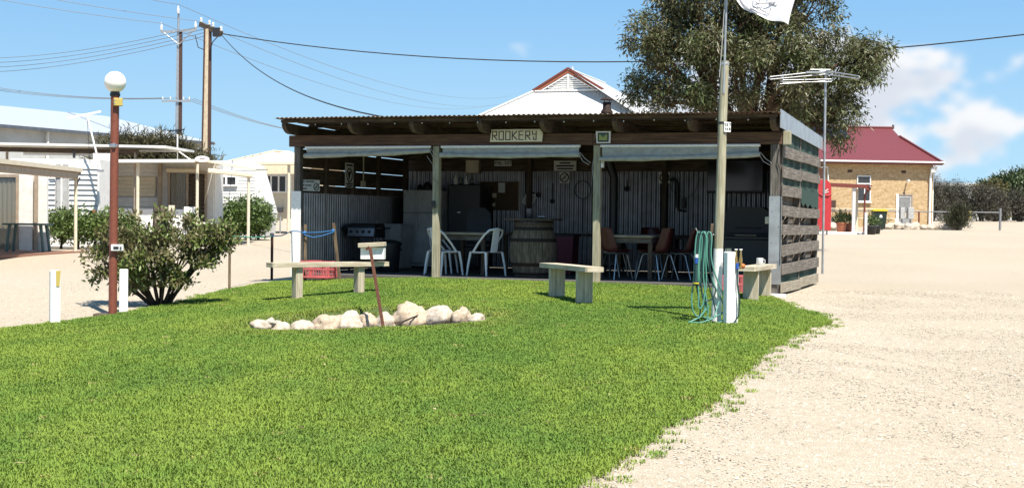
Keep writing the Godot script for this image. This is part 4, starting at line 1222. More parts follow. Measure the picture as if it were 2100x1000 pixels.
	put("belly", mb().lathe([Vector2(0, 0.12), Vector2(0.2, 0.12), Vector2(0.22, 0.16), Vector2(0.18, 0.24), Vector2(0.24, 0.4), Vector2(0.2, 0.56), Vector2(0.16, 0.62), Vector2(0.2, 0.66), Vector2(0, 0.68)], 20), M.black_metal, o)
	for k in 3: put("leg", mb().tube([Vector3(cos(TAU * k / 3.0) * 0.15, 0.14, sin(TAU * k / 3.0) * 0.15), Vector3(cos(TAU * k / 3.0) * 0.2, 0.0, sin(TAU * k / 3.0) * 0.2)], 0.018, 6), M.black_metal, o)
	put("flue_pipe", mb().tube([Vector3(0, 0.66, 0), Vector3(0, 1.6, 0), Vector3(-0.14, 2.0, 0), Vector3(-0.14, 2.3, 0)], 0.07, 14), M.black_metal, o)
	o = at_shed("wall_bench", "low dark timber bench along the rear wall", "bench", Vector3(5.75, 0, -3.95))
	put("seat", mb().beam(Vector3(-0.55, 0.6, 0), Vector3(0.55, 0.6, 0), 0.04, 0.35, Vector3.UP, 0.004), M.dark_timber, o)
	for x2 in [-0.48, 0.48]: put("leg", bx(Vector3(x2, 0.29, 0), Vector3(0.05, 0.58, 0.3)), M.dark_timber, o)
	o = at_shed("television", "large flat black television hung high on the rear wall", "television", Vector3(6.28, 1.66, -4.05), -0.12)
	put("case", bx(Vector3(0, 0, 0), Vector3(1.0, 0.56, 0.05), 0.008), M.black_plastic, o)
	put("screen", bx(Vector3(0, 0.012, 0.027), Vector3(0.96, 0.5, 0.004)), M.screen, o)
	put("bracket", bx(Vector3(0, 0, -0.14), Vector3(0.3, 0.2, 0.24)), M.black_metal, o)
	o = at_shed("hooded_grill", "large black hooded cabinet standing at the right rear", "grill", Vector3(6.75, 0, -2.9))
	put("cabinet", bx(Vector3(0, 0.36, 0), Vector3(0.75, 0.7, 0.5), 0.01), M.black_metal, o)
	put("hood", mb().prism(PackedVector2Array([Vector2(-0.36, 0), Vector2(0.36, 0), Vector2(0.36, 0.34), Vector2(0.2, 0.42), Vector2(-0.25, 0.43), Vector2(-0.36, 0.37)]), 0.5, Vector3(0, 0.71, 0)), M.black_metal, o)
	put("handle", mb().tube([Vector3(-0.2, 0.8, 0.26), Vector3(-0.2, 0.8, 0.29), Vector3(0.2, 0.8, 0.29), Vector3(0.2, 0.8, 0.26)], 0.01, 6), M.dark_steel, o)
	o = at_shed("storage_chest", "black plastic storage chest with papers on its lid", "chest", Vector3(6.95, 0, -1.65))
	put("box", mb().prism(PackedVector2Array([Vector2(-0.36, 0), Vector2(0.36, 0), Vector2(0.39, 0.62), Vector2(-0.39, 0.62)]), 0.6), M.black_plastic, o)
	put("lid", bx(Vector3(0, 0.65, 0), Vector3(0.84, 0.06, 0.66), 0.02), M.black_plastic, o)
	one("newspaper", bx(Vector3(0, 0.008, 0), Vector3(0.32, 0.014, 0.22), 0.003), M.beige_trim, "folded newspaper lying on the black storage chest", "newspaper", sp(6.92, 0.681, -1.42), SHED_TURN + 0.15)
	one("booklet", bx(Vector3(0, 0.006, 0), Vector3(0.1, 0.01, 0.15), 0.002), M.paper, "small pale booklet on the black storage chest", "booklet", sp(6.8, 0.681, -1.72), SHED_TURN + 0.5)
	# hung on the front posts
	o = at_shed("cord_loop", "long loop of thin pale cord hanging from middle post", "cord", Vector3(4.93, 1.55, 0.062))
	put("loop", mb().tube([Vector3(0.0, 0.28, 0), Vector3(-0.03, 0.1, 0.003), Vector3(0.01, -0.2, 0.004), Vector3(0.06, -0.45, 0.004), Vector3(0.085, -0.5, 0.004), Vector3(0.1, -0.44, 0.004), Vector3(0.075, 0.0, 0.003), Vector3(0.02, 0.3, 0.0)], 0.004, 5), M.cord, o)
	o = at_shed("pull_weight", "small black weight on a cord tied to the post", "weight", Vector3(2.4, 1.1, 0.075))
	put("block", bx(Vector3.ZERO, Vector3(0.055, 0.11, 0.035), 0.006, Basis(Vector3(0, 0, 1), 0.15)), M.black_plastic, o)
	put("cord", mb().tube([Vector3(0, 0.05, 0), Vector3(0.02, 0.4, -0.01), Vector3(-0.02, 0.6, -0.01), Vector3(-0.12, 0.74, 0.0)], 0.0035, 5), M.cord, o)
	put("tie", mb().tube([Vector3(-0.04, 0.42, -0.01), Vector3(0.05, 0.34, -0.008), Vector3(0.075, 0.33, -0.03)], 0.004, 5), M.stake_wood, o)
	o = at_shed("white_switch", "small white plastic box on the side of middle post", "switch", Vector3(5.045, 1.72, 0.02))
	put("case", bx(Vector3.ZERO, Vector3(0.04, 0.12, 0.06), 0.005), M.sign_white, o)
	put("button", bx(Vector3(0.0, 0.02, 0.033), Vector3(0.02, 0.03, 0.008)), M.grey_boards, o)
	crate(sp(0.6, -0.06, 0.34), SHED_TURN, Vector3(0.46, 0.27, 0.34), "pink plastic crate with lattice sides between the two stakes")
	crate(sp(7.08, -0.12, 0.42), SHED_TURN, Vector3(0.3, 0.27, 0.3), "pink plastic crate behind the white tap post")

func make_pit() -> void:
	var fl := MB.new()
	var pts := []
	var mid := Vector3(-1.48, gy(-1.48, 15.1) - 0.33, -15.1)
	for k in 32:
		var a := TAU * k / 32.0
		var p := 1.4 * cos(a)
		var q := 1.0 * sin(a)
		pts.append(Vector3(-1.48 + 0.84 * p - 0.54 * q, mid.y, -(15.1 + 0.54 * p + 0.84 * q)))
	for k in 32: fl.tri(mid, pts[k], pts[(k + 1) % 32], Vector3.UP)
	put("fire_pit_floor", fl, M.ash).set_meta("kind", "structure")
	var rocks := [[-2.62, -0.215, 14.75, 0.19, 0.13], [-2.5, -0.30, 15.25, 0.22, 0.2], [-2.31, -0.31, 15.53, 0.25, 0.22], [-2.07, -0.315, 15.76, 0.29, 0.27], [-1.83, -0.29, 15.9, 0.29, 0.3], [-1.62, -0.27, 16.02, 0.21, 0.24], [-1.42, -0.29, 16.02, 0.25, 0.26], [-1.14, -0.225, 16.07, 0.37, 0.35], [-0.8, -0.21, 16.02, 0.33, 0.32], [-0.55, -0.2, 15.87, 0.22, 0.25], [-0.38, -0.19, 15.75, 0.17, 0.14], [-2.57, -0.2, 15.02, 0.12, 0.1], [-2.2, -0.42, 15.45, 0.12, 0.12], [-1.75, -0.44, 15.7, 0.15, 0.12], [-0.3, -0.2, 15.9, 0.12, 0.1], [-0.3, -0.36, 15.6, 0.24, 0.22], [-0.28, -0.37, 15.25, 0.26, 0.22], [-0.5, -0.39, 14.9, 0.25, 0.22], [-0.85, -0.4, 14.6, 0.26, 0.22], [-1.2, -0.42, 14.38, 0.26, 0.22], [-1.6, -0.43, 14.18, 0.26, 0.22], [-2.0, -0.43, 14.12, 0.25, 0.22], [-2.4, -0.42, 14.32, 0.24, 0.22]]
	var names := ["small flat white rock at the left end of the fire pit", "low pointed white rock second along the fire pit rim", "pale cone-shaped rock in the fire pit ring", "round cream rock with dark flank in the pit ring", "smooth domed white rock left of the iron bar", "squat mossy rock between two taller pit rocks", "white rock behind the foot of the iron bar", "largest rounded brown-veined rock in the fire pit ring", "broad split white rock beside the largest pit rock", "pitted brown-stained rock near the right pit end", "small white rock at the right end of fire pit"]
	for i in rocks.size():
		var q: Array = rocks[i]
		var m := mb().rock(Vector3(q[3] * 0.57, q[4] * 0.53, 0.5 * min(q[3], q[4]) + 0.03), 100 + i * 7)
		var lb: String = names[i] if i < names.size() else ("small pale rock wedged among the fire pit rocks" if i < 15 else "limestone rock lining the sunken near side of fire pit")
		one("pit_rock", m, M.stained_rock if i in [3, 5, 7, 9] else M.limestone, lb, "rock", Vector3(q[0], q[1] - 0.045, -q[2]), rng.randf_range(-0.3, 0.3), "limestone rocks around the fire pit")
	# burnt sticks lying in the pit
	for q in [[-1.35, -0.36, 15.55, -1.05, -0.2, 15.9], [-1.5, -0.42, 15.2, -1.2, -0.3, 15.75], [-1.3, -0.44, 15.4, -0.75, -0.33, 15.75]]:
		one("burnt_stick", mb().tube([Vector3.ZERO, Vector3((q[3] - q[0]) * 0.5, (q[4] - q[1]) * 0.5 + 0.02, -(q[5] - q[2]) * 0.5), Vector3(q[3] - q[0], q[4] - q[1], -(q[5] - q[2]))], [0.014, 0.012, 0.007], 6), M.stem_bark, "thin charred stick lying across the fire pit rocks", "stick", Vector3(q[0], q[1], -q[2]), 0.0, "charred sticks in the fire pit")
	var b := thing("iron_bar", "rusty flat iron bar leaning out of the fire pit", "iron bar", Vector3(-1.36, -0.47, -15.35))
	put("bar", mb().beam(Vector3.ZERO, Vector3(-0.24, 1.03, -0.55), 0.036, 0.014, Vector3(0.9, 0.2, 0.2).normalized(), 0.003), M.rusty_iron, b)
	put("hooked_end", mb().beam(Vector3(-0.245, 1.03, -0.555), Vector3(-0.285, 1.0, -0.55), 0.03, 0.016), M.rusty_iron, b)

func bench(at: Vector3, turn: float, ln: float, legs: Array, lw: Vector2, sw: float, label: String, m: Material) -> void:
	var o := thing("timber_bench", label, "bench", at, turn, "plain timber slab benches")
	var pg := PackedVector2Array([Vector2(-ln * 0.5, -sw * 0.42), Vector2(-ln * 0.5 + 0.03, -sw * 0.5), Vector2(ln * 0.5 - 0.01, -sw * 0.5), Vector2(ln * 0.5, -sw * 0.48), Vector2(ln * 0.5, sw * 0.5), Vector2(-ln * 0.5 + 0.02, sw * 0.5), Vector2(-ln * 0.5, sw * 0.43)])
	var st := mb()
	st.prism(pg, 0.058, Vector3(0, 0.43, 0), Basis(Vector3(1, 0, 0), Vector3(0, 0, 1), Vector3(0, -1, 0)))
	put("seat", st, m, o)
	for x in legs: put("leg", bx(Vector3(x, 0.13, 0), Vector3(lw.x, 0.54, lw.y), 0.006), m, o)

func make_front_things() -> void:
	# benches
	var a1 := atan2(0.61, 0.79)
	bench(on(-2.37, 18.29), a1, 1.72, [-0.46, 0.46], Vector2(0.1, 0.12), 0.2, "weathered timber slab bench beside the fire pit and iron bar", M.bench_timber)
	bench(on(0.735, 17.66), atan2(0.94, -0.342), 1.56, [-0.45, 0.45], Vector2(0.075, 0.2), 0.24, "weathered timber slab bench end-on before the middle shed post", M.bench_timber)
	bench(Vector3(3.3, -0.145, -18.95), atan2(0.93, 0.37), 1.4, [-0.4, 0.42], Vector2(0.06, 0.2), 0.24, "weathered timber slab bench against the pallet wall corner", M.bench_timber)
	var cup := thing("white_mug", "white enamel mug standing on the bench by pallet wall", "mug", Vector3(3.32, 0.314, -18.9))
	put("cup", mb().lathe([Vector2(0, 0), Vector2(0.045, 0), Vector2(0.047, 0.1), Vector2(0.042, 0.1), Vector2(0.04, 0.01), Vector2(0, 0.01)], 16), M.white_enamel, cup)
	put("handle", mb().tube([Vector3(0.045, 0.08, 0), Vector3(0.07, 0.07, 0), Vector3(0.07, 0.035, 0), Vector3(0.045, 0.025, 0)], 0.005, 6), M.white_enamel, cup)
	var bo := thing("white_box", "small white box with a rough timber lid on bench", "box", on(-1.83, 18.62, 0.459), a1 - 0.75)
	put("case", bx(Vector3(0, 0.08, 0), Vector3(0.31, 0.16, 0.14), 0.004), M.white_paint, bo)
	put("lid", bx(Vector3(-0.01, 0.19, 0.02), Vector3(0.345, 0.058, 0.2), 0.006, Basis(Vector3(0, 0, 1), 0.06)), M.bench_timber, bo)
	# lamp post
	var o := thing("lamp_post", "red-brown steel lamp post with white globe on lawn edge", "lamp post", on(-4.63, 16.39))
	put("pole", mb().tube([Vector3(0, -0.1, 0), Vector3(0.005, 1.4, 0), Vector3(0.01, 2.56, 0)], 0.048, 20), M.red_oxide, o)
	put("collar", mb().lathe([Vector2(0.055, 2.54), Vector2(0.06, 2.56), Vector2(0.05, 2.59), Vector2(0.062, 2.61), Vector2(0, 2.61)], 18, Vector3(0.01, 0, 0)), M.black_metal, o)
	var gp := []
	for i in 17:
		var q := -PI / 2 + 0.45 + (PI - 0.45) * i / 16.0
		gp.append(Vector2(0.124 * cos(q), 2.705 + 0.124 * sin(q)))
	put("globe", mb().lathe(gp, 28, Vector3(0.01, 0, 0)), M.globe, o)
	var sx := put("sensor_box", bx(Vector3(0.06, 2.47, 0.05), Vector3(0.1, 0.09, 0.06), 0.006, Basis(Vector3.UP, 0.3)), M.yellow_tag, o)
	put("screw", mb().lathe([Vector2(0, 0), Vector2(0.01, 0), Vector2(0.008, 0.004), Vector2(0, 0.005)], 8, Vector3(0.03, 2.485, 0.088), Basis(Vector3(1, 0, 0), PI / 2)), M.steel, sx)
	put("screw", mb().lathe([Vector2(0, 0), Vector2(0.01, 0), Vector2(0.008, 0.004), Vector2(0, 0.005)], 8, Vector3(0.03, 2.45, 0.088), Basis(Vector3(1, 0, 0), PI / 2)), M.steel, sx)
	put("hose_clamp", mb().lathe([Vector2(0.05, 1.95), Vector2(0.055, 1.955), Vector2(0.055, 1.985), Vector2(0.05, 1.99)], 18), M.steel, o)
	put("clamp_lug", bx(Vector3(0.02, 1.97, 0.06), Vector3(0.035, 0.05, 0.03), 0.006), M.steel, o)
	var pb := put("power_outlet", bx(Vector3(0.06, 0.79, 0.045), Vector3(0.14, 0.075, 0.06), 0.006, Basis(Vector3.UP, 0.25)), M.white_enamel, o)
	put("socket", bx(Vector3(0.055, 0.79, 0.078), Vector3(0.06, 0.03, 0.008), 0.0, Basis(Vector3.UP, 0.25)), M.black_plastic, pb)
	put("socket", bx(Vector3(0.105, 0.788, 0.062), Vector3(0.02, 0.03, 0.02), 0.0, Basis(Vector3.UP, 0.25)), M.dark_steel, pb)
	put("base_plate", bx(Vector3(-0.05, -0.0, 0.0), Vector3(0.3, 0.05, 0.2), 0.005), M.dark_timber, o)
	# bollards
	o = thing("white_bollard", "white painted timber bollard with yellow reflector at lawn edge", "bollard", on(-4.93, 15.24), 0.45)
	put("post", bx(Vector3(0, 0.26, 0), Vector3(0.105, 0.67, 0.105), 0.008), M.white_paint, o)
	put("reflector", mb().prism(PackedVector2Array([Vector2(-0.02, 0), Vector2(0.015, 0.0), Vector2(0.025, 0.17), Vector2(-0.025, 0.17)]), 0.006, Vector3(0.025, 0.425, 0.057)), M.yellow_tag, o)
	one("white_bollard", bx(Vector3(0, 0.22, 0), Vector3(0.1, 0.58, 0.1), 0.008), M.white_paint, "white painted timber bollard right behind the lamp post", "bollard", on(-4.63, 16.85), 0.25)
	# stakes and rope
	o = one("wooden_stake", bx(Vector3(0, 0.32, 0), Vector3(0.035, 0.98, 0.03), 0.004), M.stake_wood, "grey wooden stake with rope at the lawn edge", "stake", on(-3.99, 19.96), 0.3)
	o = thing("star_picket", "dark steel star picket holding the rope at lawn edge", "picket", on(-3.98, 23.4))
	for k in 3: put("fin", mb().beam(Vector3(cos(TAU * k / 3.0) * 0.012, -0.2, sin(TAU * k / 3.0) * 0.012), Vector3(cos(TAU * k / 3.0) * 0.012, 0.75, sin(TAU * k / 3.0) * 0.012), 0.028, 0.006, Vector3(cos(TAU * k / 3.0), 0, sin(TAU * k / 3.0))), M.pole_steel, o)
	put("cap", mb().lathe([Vector2(0.03, 0.73), Vector2(0.034, 0.77), Vector2(0, 0.78)], 10), M.black_plastic, o)
	one("wooden_stake", bx(Vector3(0, 0.33, 0), Vector3(0.045, 1.02, 0.04), 0.004, Basis(Vector3(0, 0, 1), 0.01)), M.stake_wood, "upright wooden stake beside the pink crate", "stake", sp(0.41, -0.07, 0.42), 0.2)
	one("wooden_stake", bx(Vector3(-0.06, 0.37, 0), Vector3(0.045, 0.98, 0.035), 0.004, Basis(Vector3(0, 0, 1), 0.13)), M.stake_wood, "leaning wooden stake tied with blue rope by barbecue", "stake", sp(0.95, -0.06, 0.3), SHED_TURN)
	o = thing("barrier_rope", "blue and green rope strung between stakes and shed post", "rope", Vector3.ZERO)
	var p1 := on(-3.99, 19.96, 0.77)
	var p2 := on(-3.98, 23.4, 0.72)
	var p3 := sp(0.0, 0.66, 0.09)
	var p4 := sp(0.41, 0.64, 0.45)
	var p5 := sp(0.84, 0.68, 0.33)
	put("green_strand", mb().tube([p1, p1.lerp(p2, 0.5) + Vector3(0, -0.02, 0), p2], 0.009, 6), M.green_rope, o)
	put("green_strand", mb().tube([p2, p2.lerp(p3, 0.5) + Vector3(0, -0.03, 0), p3], 0.009, 6), M.blue_rope, o)
	put("blue_strand", mb().tube([p3, p3.lerp(p4, 0.5) + Vector3(0, 0.01, 0), p4, p4.lerp(p5, 0.5) + Vector3(0, -0.01, 0), p5], 0.008, 6), M.blue_rope, o)
	put("blue_strand", mb().tube([p5 + Vector3(0.02, -0.02, 0.03), p4.lerp(p5, 0.6) + Vector3(0, -0.07, 0.03), p4.lerp(p5, 0.3) + Vector3(0, -0.08, 0.03), p4 + Vector3(0, -0.03, 0.03)], 0.008, 6), M.blue_rope, o)
	put("knot", mb().rock(Vector3(0.028, 0.03, 0.028), 5, p4 + Vector3(0, 0, 0.01), 0.15), M.blue_rope, o)
	put("knot", mb().rock(Vector3(0.026, 0.03, 0.026), 6, p5 + Vector3(0, 0, 0.01), 0.15), M.blue_rope, o)
	# tall flag pole
	o = thing("timber_pole", "tall round timber pole painted white at the foot", "pole", on(2.2, 15.08))
	put("shaft", mb().tube([Vector3(0.005, 0.8, 0), Vector3(0.02, 1.5, 0.004), Vector3(0.03, 2.2, 0), Vector3(0.045, 2.8, 0)], [0.05, 0.05, 0.047, 0.044], 20), M.green_pine, o)
	put("painted_foot", mb().tube([Vector3(-0.012, -0.15, 0), Vector3(0.005, 0.802, 0)], [0.054, 0.0515], 20), M.white_paint, o)
	put("flag_staff", mb().tube([Vector3(0.03, 2.45, 0.04), Vector3(0.05, 3.6, 0.03), Vector3(0.07, 4.1, 0.0)], 0.012, 8), M.galvanised, o)
	put("halyard", mb().tube([Vector3(-0.02, 2.62, 0.05), Vector3(0.0, 2.9, 0.05), Vector3(0.02, 3.3, 0.05), Vector3(0.06, 4.0, 0.02)], 0.004, 5), M.cord, o)
	put("strap", mb().lathe([Vector2(0.05, 2.13), Vector2(0.052, 2.135), Vector2(0.052, 2.15), Vector2(0.05, 2.155)], 16, Vector3(0.03, 0, 0)), M.black_plastic, o)
	put("strap", mb().lathe([Vector2(0.046, 2.755), Vector2(0.048, 2.76), Vector2(0.048, 2.775), Vector2(0.046, 2.78)], 16, Vector3(0.044, 0, 0)), M.galvanised, o)
	put("clothes_peg", bx(Vector3(-0.075, 0.98, 0.03), Vector3(0.03, 0.18, 0.022), 0.004, Basis(Vector3(0, 0, 1), -0.06)), M.stake_wood, o)
	put("peg_spring", bx(Vector3(-0.075, 0.97, 0.043), Vector3(0.036, 0.01, 0.006)), M.cable, o)
	put("hose_hook", mb().tube([Vector3(-0.04, 0.95, 0.0), Vector3(-0.15, 0.96, 0.02), Vector3(-0.22, 0.97, 0.03), Vector3(-0.245, 1.02, 0.03)], 0.007, 6), M.galvanised, o)
	o = thing("number_sign", "small white plate with site numbers on timber pole", "sign", on(2.275, 15.03, 2.1), 0.25)
	put("plate", mb().prism(PackedVector2Array([Vector2(-0.04, -0.052), Vector2(0.036, -0.055), Vector2(0.038, 0.05), Vector2(-0.038, 0.055)]), 0.004), M.sign_white, o)
	plate_text(o, "13 7", 0.04, Vector3(0, 0.022, 0.003), M.ink)
	plate_text(o, "14 8", 0.036, Vector3(0, -0.022, 0.003), M.ink)
	# flag
	var fm := mb()
	var nx := 24
	var ny := 14
	var c0 := Vector3(2.29, 3.75, -15.0)
	var ex := Vector3(0.7, -0.37, -0.12)
	var ey := Vector3(-0.08, -0.39, 0.05)
	var fpos := func(u: float, v: float) -> Vector3:
		var w := 0.05 * sin(u * 7.0 + v * 2.5) * u + 0.02 * sin(u * 15.0 - v * 6.0)
		return c0 + ex * u + ey * v + Vector3(0.3, 0.5, 1.0).normalized() * w + Vector3(0, -0.09 * sin(u * PI) * v, 0)
	for j in ny + 1:
		for i in nx + 1:
			var u := i / float(nx)
			var v := j / float(ny)
			var du: Vector3 = fpos.call(u + 0.01, v) - fpos.call(u - 0.01, v)
			var dv: Vector3 = fpos.call(u, v + 0.01) - fpos.call(u, v - 0.01)
			fm.vert(fpos.call(u, v), dv.cross(du).normalized(), Vector2(u, v))
	for j in ny:
		for i in nx:
			var a := j * (nx + 1) + i
			var nn: Vector3 = fm.n[a]
			fm.face(a, a + 1, a + nx + 2, nn); fm.face(a, a + nx + 2, a + nx + 1, nn)
	o = thing("white_flag", "white printed flag flying from the timber pole staff", "flag", Vector3.ZERO)
	var cl := put("cloth", fm, M.flag_cloth, o)
	# print on the cloth, following its folds
	var stroke := func(uvs: Array, r: float) -> void:
		var ps := []
		for q in uvs: ps.append(fpos.call(q[0], q[1]) + Vector3(0.0, 0.0, 0.006))
		put("print", mb().tube(ps, r, 5), M.flag_ink, cl)
	stroke.call([[0.12, 0.62], [0.3, 0.72], [0.5, 0.72], [0.72, 0.6], [0.8, 0.42]], 0.005)
	stroke.call([[0.66, 0.62], [0.74, 0.25], [0.86, 0.3], [0.84, 0.42], [0.8, 0.4], [0.75, 0.66], [0.66, 0.62]], 0.004)
	stroke.call([[0.52, 0.7], [0.53, 0.3], [0.58, 0.3], [0.63, 0.55], [0.64, 0.25], [0.68, 0.25]], 0.004)
	stroke.call([[0.3, 0.35], [0.3, 0.66], [0.4, 0.6], [0.41, 0.42], [0.3, 0.35]], 0.005)
	stroke.call([[0.42, 0.74], [0.43, 0.86], [0.68, 0.86], [0.69, 0.72]], 0.004)
	stroke.call([[0.45, 0.79], [0.48, 0.76], [0.5, 0.81], [0.54, 0.78], [0.58, 0.82], [0.64, 0.79]], 0.003)
	stroke.call([[0.4, 0.92], [0.5, 0.935], [0.66, 0.92]], 0.003)
	stroke.call([[0.2, 0.85], [0.3, 0.93], [0.38, 0.96], [0.5, 0.985]], 0.004)
	# tap post
	o = thing("tap_post", "white painted timber post carrying garden taps", "tap post", on(2.31, 14.93), 0.3)
	put("post", bx(Vector3(0, 0.29, 0), Vector3(0.11, 0.98, 0.1), 0.008), M.white_paint, o)
	put("riser_pipe", mb().tube([Vector3(0.07, -0.08, 0.03), Vector3(0.07, 0.68, 0.03)], 0.013, 10), M.white_enamel, o)
	for q in [[0.045, 0.0], [0.085, 0.03]]:
		put("tap", mb().lathe([Vector2(0.012, 0.6), Vector2(0.016, 0.66), Vector2(0.02, 0.7), Vector2(0.012, 0.74), Vector2(0.01, 0.8), Vector2(0, 0.8)], 10, Vector3(q[0], 0, 0.045 + q[1])), M.brass, o)
		put("tap_handle", bx(Vector3(q[0], 0.805, 0.045 + q[1]), Vector3(0.035, 0.012, 0.012), 0.003), M.white_enamel, o)
	put("hose_joiner", mb().tube([Vector3(0.05, 0.66, 0.06), Vector3(0.052, 0.6, 0.065)], 0.018, 10), M.blue_plastic, o)
	put("orange_cap", mb().lathe([Vector2(0, 0), Vector2(0.026, 0.004), Vector2(0.03, 0.02), Vector2(0.024, 0.045), Vector2(0, 0.05)], 12, Vector3(0.1, 0.63, 0.04), Basis(Vector3(0, 0, 1), -PI / 2)), M.orange_cap, o)
	put("feed_hose", mb().tube([Vector3(0.052, 0.6, 0.065), Vector3(0.05, 0.45, 0.075), Vector3(0.075, 0.25, 0.085), Vector3(0.06, 0.1, 0.085), Vector3(-0.01, 0.02, 0.1), Vector3(-0.08, -0.01, 0.1)], 0.008, 8), M.hose_dark, o)
	one("glass_jar", mb().lathe([Vector2(0, 0), Vector2(0.03, 0), Vector2(0.032, 0.03), Vector2(0.03, 0.035)], 12), M.bottle_glass, "small glass dish on top of the white tap post", "jar", on(2.29, 14.95, 0.78))
	# garden hose, looped over the hook
	o = thing("garden_hose", "green garden hose looped on a hook of the pole", "hose", on(2.2, 15.02))
	for i in 6:
		var dx := -0.235 + 0.02 * i
		var dp := 0.02 + 0.012 * (i % 3)
		var bot: float = [0.12, 0.06, 0.2, 0.1, 0.28, 0.05][i]
		var rx: float = [0.06, 0.14, 0.0, 0.19, 0.08, 0.22][i]
		var lx: float = [-0.05, 0.02, -0.02, 0.03, -0.03, 0.02][i]
		var pts := [Vector3(dx, 0.96, dp), Vector3(dx + 0.02, 0.985, dp), Vector3(dx + 0.05, 0.93, dp + 0.01), Vector3(dx + 0.05, 0.7, dp + 0.01), Vector3(dx + 0.06 + rx * 0.3, 0.45, dp + 0.01), Vector3(dx + 0.04 + rx, bot + 0.1, dp + 0.02), Vector3(dx + 0.02 + rx * 0.8, bot, dp + 0.03), Vector3(dx - 0.02 + rx * 0.2, bot - 0.02, dp + 0.03), Vector3(dx + lx, bot + 0.12, dp + 0.02), Vector3(dx - 0.03, 0.5, dp + 0.01), Vector3(dx - 0.015, 0.85, dp), Vector3(dx, 0.955, dp)]
		var cv := Curve3D.new()
		for k in pts.size():
			var tg: Vector3 = (pts[min(k + 1, pts.size() - 1)] - pts[max(k - 1, 0)]) * 0.2
			cv.add_point(pts[k], -tg, tg)
		cv.bake_interval = 0.035
		put("hose_loop", mb().tube(Array(cv.get_baked_points()), 0.0082, 8), M.hose_green if i % 3 != 1 else M.hose_dark, o)
	put("hose_tail", mb().tube([Vector3(-0.1, 0.2, 0.05), Vector3(-0.2, 0.08, 0.08), Vector3(-0.3, 0.035, 0.1), Vector3(-0.33, 0.03, 0.14), Vector3(-0.2, 0.03, 0.2), Vector3(-0.06, 0.08, 0.16), Vector3(0.0, 0.25, 0.08)], 0.0082, 8), M.hose_green, o)
	put("nozzle", mb().lathe([Vector2(0, 0), Vector2(0.012, 0), Vector2(0.016, 0.1), Vector2(0.022, 0.2), Vector2(0.03, 0.24), Vector2(0, 0.245)], 12, Vector3(-0.245, 0.66, 0.06), Basis(Vector3(0, 0, 1), PI)), M.hose_dark, o)
	put("nozzle_joiner", mb().tube([Vector3(-0.245, 0.65, 0.06), Vector3(-0.243, 0.71, 0.06)], 0.018, 10), M.blue_plastic, o)
	put("nozzle_cap", mb().tube([Vector3(-0.243, 0.71, 0.06), Vector3(-0.242, 0.745, 0.06)], 0.019, 10), M.white_enamel, o)
	put("nozzle_ring", mb().lathe([Vector2(0.03, 0.0), Vector2(0.034, 0.008), Vector2(0.03, 0.016)], 14, Vector3(-0.245, 0.43, 0.06)), M.yellow_lid, o)

func wire(a: Vector3, b: Vector3, sag: float, r: float, m: Material, label: String, group: String) -> void:
	var p := []
	for i in 25:
		var q := i / 24.0
		p.append((b - a) * q + Vector3(0, -sag * 4.0 * q * (1.0 - q), 0))
	one("power_line", mb().tube(p, r, 5), m, label, "power line", a, 0.0, group)

